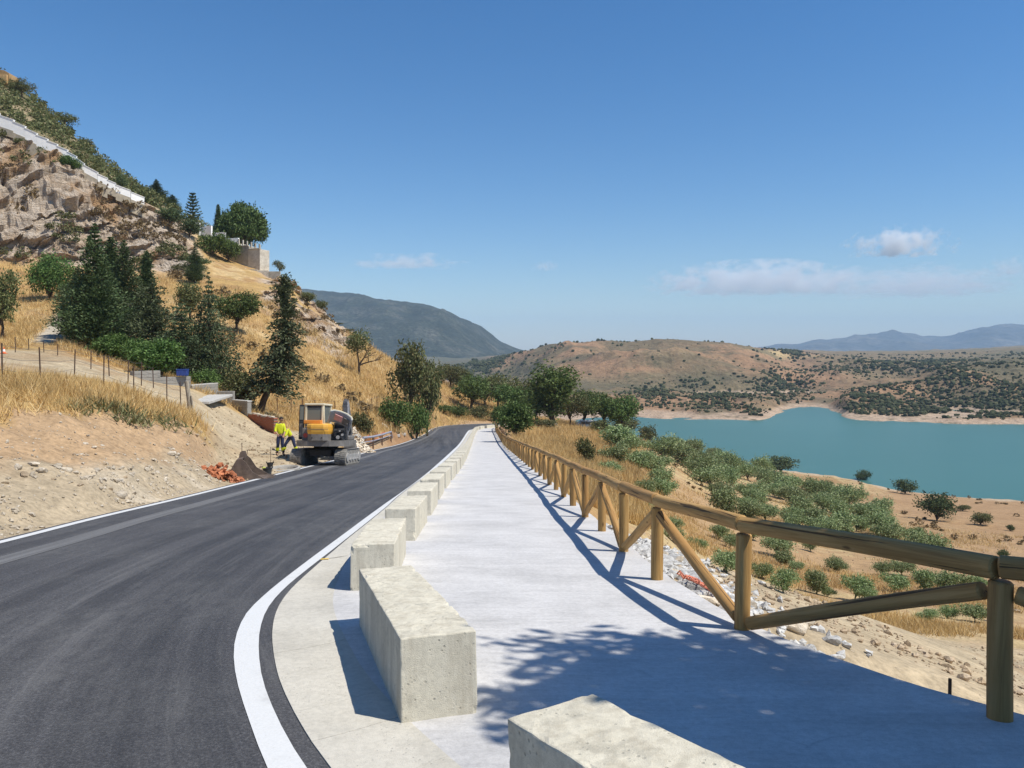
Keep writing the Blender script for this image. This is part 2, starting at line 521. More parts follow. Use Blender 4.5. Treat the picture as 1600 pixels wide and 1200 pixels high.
def land(X, Y, detail=True):
    """height of the near land, plus its zone coordinates"""
    X = np.asarray(X, float); Y = np.asarray(Y, float)
    az = np.arctan2(X, Y); r = np.hypot(X, Y)
    azc = np.clip(az, math.atan(-1300/1200.), math.atan(1800/1200.))
    px = 800 + F*np.tan(azc); d = np.maximum(r*np.cos(azc), 1.5); ld = np.log(d)
    wl = 1 - sstep(778, 830, px)
    py = wl*bil(LZ, PXG, LDG, px, ld) + (1-wl)*bil(RZ, PXG, LDG, px, ld)
    z = EYE - (py-HZ)/F*d
    kl = bil(LK, PXG, LDG, px, ld); kr = bil(RK, PXG, LDG, px, ld)
    back = np.maximum(sstep(R(56), R(100), az), sstep(R(-47), R(-100), az))
    z = z*(1-back) + (road_z(np.clip(Y, -25, 0))-0.2)*back
    if detail:
        e = sstep(0.2, 1.8, np.where(wl > 0.5, kl, kr))
        z = z + e*(fbm(X*0.55, Y*0.55, None, 4, 3)*0.16 + fbm(X*0.13, Y*0.13, None, 3, 5)*0.35*sstep(20, 60, d))
        # rain gullies running down the cut bank
        bank = (wl > 0.5)*sstep(0.15, 0.8, kl)*(1-sstep(1.8, 2.3, kl))
        z = z - bank*np.clip(ridged(X*0.25+Y*0.12, Y*0.95-X*0.2, 3, 9), 0, 1)*0.13 + bank*fbm(X*1.6, Y*1.6, None, 3, 8)*0.11
    near = r < 170
    if np.any(near):
        xn, yn = X[near], Y[near]
        ins = in_poly(xn, yn, _CORRs)
        dl = dist_line(xn, yn, _RLs); dr = dist_line(xn, yn, _WRs)
        zr = road_z(yn)
        zz = z[near]
        left = dl < dr
        fill = sstep(7.2, 8.6, yn)*(1-sstep(13.5, 17, yn))          # rubble tipped against the path edge
        zz = np.where(left, zz, zz*(1-fill)+np.maximum(zz, zr-.06-.34*dr)*fill)
        w = np.where(left, sstep(0.0, 0.9, dl), sstep(0.02, 0.35, dr))
        zo = (zr - np.where(left, 0.03, 0.22-.10*fill))*(1-w) + zz*w
        zi = zr - 0.16 - 0.1*sstep(0.0, 0.5, np.minimum(dl, dr))
        z = z.copy(); z[near] = np.where(ins, zi, zo)
    return z, px, d, kl, kr, wl

def ground_z(x, y):
    return float(land(np.array([x]), np.array([y]))[0][0])

_ray_d = np.exp(np.linspace(math.log(3.0), math.log(420), 900))
def on_land(px, py, dmin=3.0):
    """photo pixel -> first point of the near land seen through it"""
    X = (px-800)/F*_ray_d; Y = _ray_d
    z = land(X, Y)[0]
    row = HZ + F*(EYE-z)/_ray_d
    ok = np.nonzero((row <= py) & (_ray_d >= dmin))[0]
    i = ok[0] if len(ok) else int(np.argmin(np.where(_ray_d >= dmin, row, 1e9)))
    return Vector((float(X[i]), float(Y[i]), float(z[i])))
def at_depth(px, d):
    x = (px-800)/F*d
    return Vector((x, d, ground_z(x, d)))
def pix(p):
    return (800 + F*p[0]/p[1], HZ + F*(EYE-p[2])/p[1])

def polar_grid(azs, rs):
    A, Rr = np.meshgrid(azs, rs, indexing='ij')
    return Rr*np.sin(A), Rr*np.cos(A)
def grid_faces(n, m, wrap=False):
    i = (np.arange(n-1 if not wrap else n)[:, None]*m + np.arange(m-1)[None, :])
    j = ((np.arange(n-1 if not wrap else n)[:, None]+1) % n)*m + np.arange(m-1)[None, :]
    return np.stack([i, i+1, j+1, j], -1).reshape(-1, 4)[:, ::-1]

# ------------------------------------------------------------------ ground material and mesh
def lerp(a, b, t): return a*(1-t[..., None]) + np.asarray(b)*t[..., None]
def land_colour(X, Y, Z, px, d, kl, kr, wl, slope):
    n1 = fbm(X*0.09, Y*0.09, None, 4, 21); n2 = fbm(X*0.4, Y*0.4, None, 4, 22); n3 = fbm(X*0.035, Y*0.035, None, 3, 23)
    n4 = fbm(X*1.3, Y*1.3, None, 3, 24)
    N = X.shape
    gold = lerp(np.broadcast_to(np.array([.42, .275, .11]), N+(3,)), [.36, .22, .10], sstep(-.25, .45, n2+0.6*n1))
    gold = lerp(gold, [.52, .375, .19], sstep(.1, .6, n4*0.6+n1))
    dirt = lerp(np.broadcast_to(np.array([.40, .27, .155]), N+(3,)), [.33, .19, .095], sstep(-.2, .5, n1*1.3+0.5*n2))
    gravel = lerp(np.broadcast_to(np.array([.40, .32, .215]), N+(3,)), [.47, .40, .30], sstep(-.1, .5, n2+.4*n4))
    track = lerp(np.broadcast_to(np.array([.45, .36, .235]), N+(3,)), [.36, .26, .155], sstep(-.1, .6, n2))
    rock = lerp(np.broadcast_to(np.array([.33, .265, .20]), N+(3,)), [.22, .19, .165], sstep(-.2, .4, n2+n1*.5))
    rock = lerp(rock, [.40, .25, .12], sstep(.05, .5, n3+.5*n2))
    scrub = lerp(np.broadcast_to(np.array([.15, .135, .065]), N+(3,)), [.30, .235, .14], sstep(-.1, .5, n2+n1))
    grove = lerp(np.broadcast_to(np.array([.40, .26, .135]), N+(3,)), [.31, .19, .085], sstep(-.2, .5, n1+.4*n2))
    grove = lerp(grove, [.47, .35, .18], sstep(.1, .45, n2*.7+n3*.7+.3*n4))
    shore = np.broadcast_to(np.array([.46, .35, .235]), N+(3,))
    # ---- left side, from the road edge upward
    c = gravel.copy()
    jag = 0.35*n2+0.2*n4
    c = lerp(c, dirt, sstep(.75, 1.15, kl+jag+0.25*n1))
    c = lerp(c, gold, sstep(1.85, 2.1, kl+.3*n4))
    c = lerp(c, track, sstep(3.55, 3.95, kl+.2*n2)*(1-sstep(4.85, 5.15, kl+.1*n2))*(1-sstep(520, 570, px)))
    # the trodden clearing beside the machine
    cl = sstep(315, 350, px+12*n2)*(1-sstep(470, 540, px))*(1-sstep(4.9, 5.2, kl))
    c = lerp(c, track, cl)
    # earth shoulder along the road further on
    c = lerp(c, dirt, sstep(540, 580, px)*(1-sstep(3.2, 4.4, kl+.5*n1)))
    # footpath that climbs at the far left
    pt = np.exp(-((px-(60+ (545-(HZ+F*(EYE-Z)/d))*1.0))/22.0)**2)*sstep(5.6, 6.1, kl)*(1-sstep(7.1, 7.5, kl))
    c = lerp(c, [.46, .40, .31], np.clip(pt*1.6, 0, 1))
    rk = sstep(8.85, 9.3, kl+.35*n1)*(1-sstep(11.0, 11.3, kl))*(1-sstep(285, 330, px+30*n1))
    rk2 = sstep(395, 430, px)*(1-sstep(520, 575, px))*sstep(8.1, 8.9, kl+.8*n1)*(1-sstep(11.6, 12.4, kl))
    rk2 = rk2*sstep(-.35, .1, n2+n1)
    c = lerp(c, scrub, sstep(11.0, 11.3, kl)*(1-sstep(330, 360, px)))
    rk = np.clip(rk+rk2, 0, 1)*wl
    c = lerp(c, rock, rk)
    steep = sstep(.75, 1.3, slope)*sstep(6, 7, kl)*wl
    c = lerp(c, rock, steep*.8)
    rk = np.clip(rk+steep*.7, 0, 1)
    # ---- right side, from the path edge down to the water
    g = gravel.copy()
    g = lerp(g, track, sstep(1.2, 1.9, kr))
    g = lerp(g, grove, sstep(3.05, 3.5, kr+.25*n2+.35*(1-sstep(1050, 1200, px))*4))
    gw = (1-sstep(940, 990, px+25*n2))
    g = lerp(g, gold, gw*sstep(1.2, 2.0, kr))
    g = lerp(g, gold, sstep(.05, .35, n1+.3*n2)*sstep(3.2, 3.8, kr)*(1-sstep(5.2, 6.2, kr))*0.75)
    g = lerp(g, [.36, .225, .12], sstep(1340, 1440, px+50*n1)*sstep(3.6, 4.4, kr)*0.8)
    g = lerp(g, shore, sstep(-37.0, -37.9, Z+.5*n2))
    return lerp(c, g, 1-wl), rk

def build_ground():
    M = Mat('ground_surface', 0.95, 0.15)
    col = M.attr('Col'); rk = M.attr('rock', 2)
    p = M.pos()
    n_big = M.noise(0.9, 6, 0.65); n_fine = M.noise(7.0, 5, 0.7); n_mid = M.noise(2.6, 5, 0.65)
    c = M.mix(1.0, col, M.ramp(n_fine, [(0.3, .62), (0.55, 1.0), (0.75, 1.25)]), 'MULTIPLY')
    c = M.mix(1.0, c, M.ramp(n_big, [(0.3, .78), (0.7, 1.18)]), 'MULTIPLY')
    # pale pebbles
    pb = M.voro(5.5, None, 'F1', 0)
    pm = M.ramp(pb, [(0.16, 1.0), (0.24, 0.0)])
    pm2 = M.math('MULTIPLY', pm, M.ramp(M.noise(0.6, 3), [(0.48, 0), (0.62, 1)]))
    c = M.mix(M.math('MULTIPLY', pm2, 0.3), c, (.52, .44, .34))
    # strata and cracks of the cliff
    warp = M.noise(0.18, 4, 0.6)
    sv = M.mapv(p, (0.25, 0.25, 0.9), (0.0, 0.55, 0.3))
    st = M.noise(1.5, 9, 0.74, sv, 1.0)
    st2 = M.noise(2.6, 6, 0.75, M.mapv(p, (.6, .6, 1.4), (0.2, -0.7, 0.4)), 0.8)
    rc = M.ramp(st, [(0.30, (.10, .075, .055)), (0.38, (.32, .25, .185)), (0.45, (.62, .50, .38)), (0.64, (.78, .67, .55))])
    rc = M.mix(1.0, rc, M.ramp(st2, [(0.30, .55), (0.42, 1.0), (0.7, 1.2)]), 'MULTIPLY')
    rc = M.mix(M.ramp(warp, [(0.50, 0), (0.62, .75)]), rc, (.50, .29, .125))
    rc = M.mix(M.ramp(M.noise(1.2, 5, .7), [(0.6, 0), (0.75, .6)]), rc, (.10, .085, .04))
    c = M.mix(M.math('MULTIPLY', rk, 0.95), c, rc)
    M.color(c)
    h = M.math('ADD', M.math('MULTIPLY', n_fine, 0.25), M.math('MULTIPLY', n_mid, 0.6))
    h = M.math('ADD', h, M.math('MULTIPLY', pm2, 0.5))
    b1 = M.bump(h, 0.7, 0.12)
    hr = M.math('ADD', st, M.math('MULTIPLY', st2, 0.45))
    nb = M.n('ShaderNodeBump'); M.put(nb.inputs['Height'], hr); M.put(nb.inputs['Strength'], M.math('MULTIPLY', rk, 1.0))
    nb.inputs['Distance'].default_value = 1.3; M.put(nb.inputs['Normal'], b1)
    M.normal(nb.outputs[0])

    azs = np.radians(np.concatenate([np.arange(-180, -42, 3.0), np.arange(-42, 42, 0.135), np.arange(42, 180, 3.0)]))
    rs = [1.2]
    while rs[-1] < 430:
        r = rs[-1]
        rs.append(r + (0.15 if r < 12.5 else 0.0125*r if r < 50 else 0.62 if (r < 106 or 134 < r < 185) else 0.24 if r < 134 else 0.016*r))
    rs = np.array(rs)
    X, Y = polar_grid(azs, rs)
    sh = X.shape
    z, px, d, kl, kr, wl = land(X.ravel(), Y.ravel())
    Z = z.reshape(sh)
    dzr = np.gradient(Z, axis=1)/np.gradient(rs)[None, :]
    slope = np.abs(dzr)
    colr, rk_ = land_colour(X.ravel(), Y.ravel(), z, px, d, kl, kr, wl, slope.ravel())
    # broken cliff faces: push the rock in and out along the view of the valley
    Xr, Yr = X.ravel(), Y.ravel()
    rr = np.hypot(Xr, Yr)
    q = Xr*.8+z*.62; w_ = -Xr*.55+z*.85
    # ledges and broken blocks along the tilted beds
    jq = q+1.6*fbm(Xr*.16, z*.16, None, 3, 47); jw = w_+1.1*fbm(Xr*.13, z*.13+5, None, 3, 48)
    zero = np.zeros_like(q, dtype=np.int64)
    cell = lambda s1, s2, sd: _hash((np.floor(jq*s1+37.0*_hash(np.floor(jw*s2).astype(np.int64) & 0xffff, zero, zero, sd+1))).astype(np.int64) & 0xffff, np.floor(jw*s2).astype(np.int64) & 0xffff, zero, sd)
    blocks = (cell(.20, .42, 3)-.5)*1.7 + (cell(.5, 1.0, 7)-.5)*1.1
    dsp = rk_*(fbm(Xr*.08, z*.10+Yr*.03, Yr*.05, 5, 31, .58)*5.0 + ridged(q*.10+.8*fbm(Xr*.1, z*.1, None, 3, 39), w_*.34, 5, 33)*2.2 + fbm(q*.45, w_*1.0, None, 4, 35, .6)*1.3 + blocks - .8)
    f = sstep(55, 80, rr)
    Xr = Xr - dsp*f*Xr/rr*0.5 + dsp*f*0.45; Yr = Yr - dsp*f*Yr/rr*0.9
    z2 = z + rk_*f*fbm(Xr*.3, Yr*.3, z*.3, 4, 37, .6)*1.6
    V = np.stack([Xr, Yr, z2], 1)
    n, m = sh
    V = np.concatenate([V, [[0, 0, float(land(np.array([0.01]), np.array([0.01]))[0][0])]]])
    Fq = grid_faces(n, m, wrap=True)
    me = np_mesh('ground', V, Fq, M.m, smooth=True)
    me.polygons.foreach_set('use_smooth', np.concatenate([rk_, [0]])[Fq].mean(1) < .5)
    ca = me.color_attributes.new('Col', 'FLOAT_COLOR', 'POINT')
    c4 = np.ones((len(V), 4), np.float32); c4[:-1, :3] = colr
    ca.data.foreach_set('color', c4.ravel())
    at = me.attributes.new('rock', 'FLOAT', 'POINT')
    at.data.foreach_set('value', np.concatenate([rk_, [0]]).astype(np.float32))
    return link('ground', me, kind='structure')
GROUND = build_ground()

# ------------------------------------------------------------------ lake, hills and mountains
LAKE_Z = -38.3
def build_lake():
    M = Mat('lake_water', 0.3, 0.12)
    p = M.pos()
    c = M.ramp(M.noise(0.006, 4, 0.6, M.mapv(p, (1, 2.2, 1))), [(0.3, (.046, .130, .112)), (0.7, (.056, .146, .126))])
    M.color(c)
    w = M.noise(0.9, 4, 0.6, M.mapv(p, (0.6, 1.6, 1)))
    M.normal(M.bump(w, 0.25, 0.15))
    xs = np.linspace(20, 1400, 40); ys = np.linspace(120, 800, 30)
    X, Y = np.meshgrid(xs, ys, indexing='ij')
    V = np.stack([X.ravel(), Y.ravel(), np.full(X.size, LAKE_Z)], 1)
    link('lake', np_mesh('lake', V, grid_faces(len(xs), len(ys))[:, ::-1], M.m), kind='structure')
build_lake()

HILLS = {
300:[(900,640),(1100,600),(1400,585),(1700,575),(2000,568),(2300,560),(2600,560),(3200,580)],
600:[(700,640),(900,610),(1150,592),(1400,582),(1700,572),(2000,562),(2300,556),(3000,560)],
700:[(450,650),(650,615),(850,597),(1100,585),(1350,576),(1700,565),(2100,556),(3000,556)],
760:[(420,650),(600,615),(750,598),(900,584),(1050,571),(1200,572),(1900,560),(3000,556)],
800:[(410,655),(500,640),(620,615),(760,592),(900,572),(1050,553),(1300,556),(3000,556)],
850:[(405,660),(480,640),(600,612),(740,586),(880,562),(1020,541),(1300,548),(3000,556)],
920:[(410,665),(460,648),(580,612),(720,580),(860,552),(1000,529),(1300,540),(3000,556)],
1000:[(425,664),(449,652),(560,615),(690,582),(820,553),(960,526),(1300,540),(3000,556)],
1060:[(415,665),(436,655),(540,620),(680,582),(820,550),(970,524),(1300,540),(3000,556)],
1140:[(420,664),(440,653),(540,618),(670,584),(810,555),(980,529),(1300,540),(3000,556)],
1195:[(418,664),(425,657),(470,638),(600,606),(800,568),(1000,542),(1300,547),(3000,553)],
1240:[(505,645),(527,636),(600,616),(720,597),(900,574),(1150,556),(1600,549),(3000,549)],
1290:[(490,645),(522,637),(600,614),(720,592),(900,574),(1150,560),(1700,551),(3000,549)],
1320:[(425,663),(437,655),(480,636),(600,606),(800,578),(1100,562),(1700,551),(3000,549)],
1400:[(405,668),(417,660),(450,642),(540,615),(700,590),(1000,572),(1600,553),(3000,548)],
1500:[(395,672),(410,662),(440,642),(520,610),(650,586),(900,568),(1500,550),(3000,546)],
1600:[(395,672),(407,663),(440,635),(510,598),(620,570),(900,560),(1500,546),(3000,540)],
1800:[(395,672),(407,663),(440,625),(510,585),(620,560),(900,552),(1500,542),(3000,538)],
2400:[(395,672),(407,663),(440,625),(510,585),(620,560),(900,552),(1500,542),(3000,538)],
}
HPX = np.arange(300, 2401, 4.0); HLD = np.linspace(math.log(390), math.log(3000), 330)
HZT, HKT = bake(HILLS, HPX, HLD, 3.0, -46.0)
def hills(X, Y, noise=True):
    px = 800+F*X/Y; ld = np.log(Y)
    z = EYE - (bil(HZT, HPX, HLD, px, ld)-HZ)/F*Y
    k = bil(HKT, HPX, HLD, px, ld)
    if noise:
        a = sstep(1.25, 3.0, k)*(0.35+0.65*(1-sstep(4.4, 5.2, k)))
        z = z + a*((ridged(X*.0065, Y*.0045, 4, 41)-.45)*26*0.75 + fbm(X*.018, Y*.018, None, 4, 43)*5.0) + sstep(.7, 1.2, k)*fbm(X*.07, Y*.07, None, 3, 45)*1.6
    return z, px, k
def build_hills():
    M = Mat('hill_surface', 0.95, 0.1)
    col = M.attr('Col')
    c = M.mix(1.0, col, M.ramp(M.noise(0.16, 6, 0.7), [(0.3, .6), (0.5, .98), (0.72, 1.3)]), 'MULTIPLY')
    spk = M.ramp(M.voro(0.16, None, 'F1', 0), [(0.18, 1), (0.34, 0)])
    spk = M.math('MULTIPLY', spk, M.ramp(M.noise(0.02, 4, .6), [(0.42, 0), (0.6, .8)]))
    c = M.mix(spk, c, (.07, .075, .04))
    M.color(c); M.normal(M.bump(M.noise(0.12, 6, .65), 0.8, 5.0))
    t = np.arange(300, 2401, 4.0)
    X = ((t-800)/F)[:, None]*np.exp(HLD)[None, :]; Y = np.repeat(np.exp(HLD)[None, :], len(t), 0)
    z, px, k = hills(X, Y)
    n1 = fbm(X*.006, Y*.006, None, 4, 51); n2 = fbm(X*.025, Y*.025, None, 4, 52); n3 = fbm(X*.0025, Y*.0025, None, 3, 53)
    c = lerp(np.broadcast_to(np.array([.31, .19, .110]), X.shape+(3,)), [.245, .15, .092], sstep(-.3, .4, n1+.5*n2))
    c = lerp(c, [.35, .235, .13], sstep(.1, .5, n1-.4*n2+n3*.5))
    c = lerp(c, [.135, .115, .07], sstep(.1, .5, n2*.8+n3+.5*n1)*.85)
    c = lerp(c, [.45, .33, .17], (np.exp(-((px-1210)/45)**2)*np.exp(-((k-5.0)/.3)**2)))
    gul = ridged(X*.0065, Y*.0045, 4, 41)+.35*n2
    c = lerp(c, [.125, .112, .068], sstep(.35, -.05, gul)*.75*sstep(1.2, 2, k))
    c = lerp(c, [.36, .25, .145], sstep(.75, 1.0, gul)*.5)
    # greyer valley side on the left
    c = lerp(c, [.10, .105, .075], (1-sstep(740, 800, px))*0.85)
    c = lerp(c, [.15, .14, .085], sstep(1230, 1330, px)*sstep(3.3, 4.2, k)*.6)
    c = lerp(c, [.42, .31, .22], 1-sstep(LAKE_Z+.9, LAKE_Z+2.6, z+.8*n2))
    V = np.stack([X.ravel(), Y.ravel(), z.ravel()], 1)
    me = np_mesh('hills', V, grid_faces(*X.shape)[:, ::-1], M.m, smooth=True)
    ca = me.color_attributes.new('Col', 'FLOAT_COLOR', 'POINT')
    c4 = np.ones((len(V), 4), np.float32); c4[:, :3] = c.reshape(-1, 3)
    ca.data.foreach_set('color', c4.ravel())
    link('hills', me, kind='structure')
build_hills()

def ridge_sheet(name, crest, d0, d1, d2, base, mat, amp, seed):
    pxs = np.arange(crest[0][0], crest[-1][0]+1, 4.0)
    cr = smooth1(np.interp(pxs, [c[0] for c in crest], [c[1] for c in crest]), 1.5)
    ts = np.linspace(0, 1.35, 90)
    D = np.where(ts <= 1, d0+(d1-d0)*ts, d1+(d2-d1)*(ts-1)/.35)
    prof = np.where(ts <= 1, np.sin(np.clip(ts, 0, 1)*math.pi/2)**1.15, 1-(ts-1)*1.2)
    bz = EYE-(base-HZ)/F*d0
    cz = EYE-(cr-HZ)/F*d1
    Zg = bz + (cz[:, None]-bz)*prof[None, :]
    X = ((pxs-800)/F)[:, None]*D[None, :]; Y = np.repeat(D[None, :], len(pxs), 0)
    hfac = np.clip((cz-bz)/120, 0, 1)[:, None]
    w = (np.sin(np.clip(ts/.97, 0, 1)*math.pi)**1.2*(ts < .97))[None, :]
    Zg = Zg + hfac*(w*ridged(X*.0022*1200/amp/10, Y*.0012*1200/amp/10, 4, seed)*amp*.6 + fbm(X*.012, Y*.012, None, 4, seed)*amp*.07)
    V = np.stack([X.ravel(), Y.ravel(), Zg.ravel()], 1)
    link(name, np_mesh(name, V, grid_faces(*X.shape)[:, ::-1], mat, smooth=True), kind='structure')

def mountain_mat(name, a, b, c3, sc):
    M = Mat(name, 0.95, 0.1)
    n = M.noise(sc, 7, .65); f = M.noise(sc*9, 4, .7)
    c = M.ramp(n, [(0.3, a), (0.5, b), (0.72, c3)])
    c = M.mix(1.0, c, M.ramp(f, [(0.35, .35), (0.65, 1.7)]), 'MULTIPLY')
    c = M.mix(M.ramp(M.noise(sc*3, 5, .7), [(0.58, 0), (0.72, .55)]), c, tuple(2.2*x for x in b))
    M.color(c); M.normal(M.bump(n, .6, 0.2/sc)); return M.m
ridge_sheet('mountain', [(200,440),(330,440),(440,455),(480,458),(520,464),(600,472),(660,476),(700,488),(740,511),(780,536),(810,547),(850,553),(900,558),(980,560)],
            1900, 3300, 4300, 590, mountain_mat('mountain_scrub', (.016,.024,.022), (.03,.038,.03), (.085,.085,.07), .012), 90, 61)
ridge_sheet('distant_mountains', [(1050,556),(1150,549),(1195,542),(1220,537),(1245,539),(1270,532),(1300,530.5),(1340,528),(1370,523),(1395,519),(1420,522),(1440,527),(1490,525),(1530,515),(1560,507.5),(1580,506),(1600,509),(1640,500),(1700,512),(1800,520),(2000,530)],
            6500, 8500, 10500, 552, mountain_mat('distant_rock', (.035,.04,.04), (.06,.06,.055), (.16,.14,.11), .0022), 120, 71)

# ------------------------------------------------------------------ haze over the valley
def build_haze():
    m = bpy.data.materials.new('valley_haze'); m.use_nodes = True
    nt = m.node_tree; nt.nodes.clear()
    o = nt.nodes.new('ShaderNodeOutputMaterial'); v = nt.nodes.new('ShaderNodeVolumePrincipled')
    v.inputs['Color'].default_value = (.54, .76, 1.0, 1)
    v.inputs['Density'].default_value = HAZE_DENSITY
    v.inputs['Anisotropy'].default_value = -0.12
    nt.links.new(v.outputs[0], o.inputs['Volume'])
    b = MB().box((0, 4000, 170), (26000, 16000, 620))
    link('haze', b.mesh('haze', m), kind='stuff')
HAZE_DENSITY = 1.0e-4
build_haze()
# ================================================================== ROAD, PATH, BLOCKS, FENCE
def asphalt_mat():
    M = Mat('asphalt', 0.72, 0.45)
    uv = M.uv(); p = M.pos()
    fine = M.math('ADD', M.math('MULTIPLY', M.noise(52, 4, 0.75), .65), M.math('MULTIPLY', M.noise(150, 3, 0.7), .35)); agg = M.voro(95, None, 'F1', 0); big = M.noise(0.5, 5, 0.6)
    c = M.ramp(fine, [(0.3, (.016, .016, .017)), (0.5, (.050, .049, .052)), (0.68, (.135, .133, .134))])
    # roller passes and tyre marks run along the road
    lanes = M.noise(1.0, 5, 0.62, M.mapv(uv, (1.5, 0.035, 1)))
    c = M.mix(1.0, c, M.ramp(lanes, [(0.36, .66), (0.5, 1.0), (0.64, 1.35)]), 'MULTIPLY')
    scuff = M.noise(1.0, 6, 0.75, M.mapv(uv, (3.2, 0.22, 1)), 0.4)
    c = M.mix(M.ramp(scuff, [(0.54, 0.0), (0.70, 0.42)]), c, (.16, .155, .15))
    # tread bars pressed by tracked machines
    wv = M.n('ShaderNodeTexWave', wave_type='BANDS', bands_direction='Y'); M.put(wv.inputs['Vector'], M.mapv(uv, (0.6, 3.4, 1))); wv.inputs['Scale'].default_value = 1.0; wv.inputs['Distortion'].default_value = 1.2
    band = M.ramp(M.noise(1.0, 2, .5, M.mapv(uv, (1.1, .05, 1), loc=(4.3, 2, 0))), [(0.60, 0.0), (0.66, .5)])
    c = M.mix(M.math('MULTIPLY', band, M.ramp(wv.outputs[1], [(0.4, 0), (0.7, 1)])), c, (.018, .018, .019))
    # dusty pale patch where machines cut the bend
    dust = M.math('MULTIPLY', M.ramp(big, [(0.42, 0.0), (0.66, 0.42)]), M.ramp(M.noise(9, 5, .75, M.mapv(p, (1.0, .35, 1))), [(0.4, .15), (0.7, 1.0)]))
    c = M.mix(dust, c, (.17, .165, .155))
    M.color(c)
    h = M.math('ADD', agg, M.math('MULTIPLY', fine, .6))
    M.normal(M.bump(h, 0.55, 0.006)); M.rough(M.ramp(lanes, [(0.3, .62), (0.7, .85)]))
    return M.m
ASPH = asphalt_mat()
ROAD = link('road', sheet_between('road', ROAD_L, asph_r, 420, 14, ASPH, 0.0), kind='structure')

def paint_mat():
    M = Mat('road_paint', 0.6, 0.35)
    n = M.noise(60, 5, .75); b = M.noise(2.2, 5, .7)
    c = M.ramp(n, [(0.25, (.42, .42, .41)), (0.40, (.60, .60, .59)), (0.7, (.67, .67, .66))])
    c = M.mix(M.ramp(b, [(0.54, 0), (0.75, .5)]), c, (.40, .39, .37))
    M.color(c); M.normal(M.bump(n, .3, .004)); return M.m
PAINT = paint_mat()
link('edge_line', sheet_between('edge_line', line_l, line_r, 420, 3, PAINT, 0.005), ROAD)
_fl0 = offset_line(ROAD_L, 0.10); _fl1 = offset_line(ROAD_L, 0.26)
link('edge_line', sheet_between('edge_line', _fl0, _fl1, 420, 3, PAINT, 0.005), ROAD)
def seam_mat():
    M = Mat('asphalt_seam', 0.85, 0.25)
    uv = M.uv()
    n = M.noise(90, 4, .7); s = M.noise(1.0, 4, .6, M.mapv(uv, (9, .15, 1)))
    c = M.ramp(n, [(0.3, (.10, .10, .102)), (0.7, (.19, .188, .188))])
    c = M.mix(1.0, c, M.ramp(s, [(0.3, .7), (0.7, 1.2)]), 'MULTIPLY')
    M.color(c); M.normal(M.bump(n, .5, .006)); return M.m
_s0 = offset_line(ROAD_L, 0.98); _s1 = offset_line(ROAD_L, 1.34)
link('paving_seam', sheet_between('paving_seam', _s0[22:], _s1[22:], 300, 3, seam_mat(), 0.0045), ROAD)

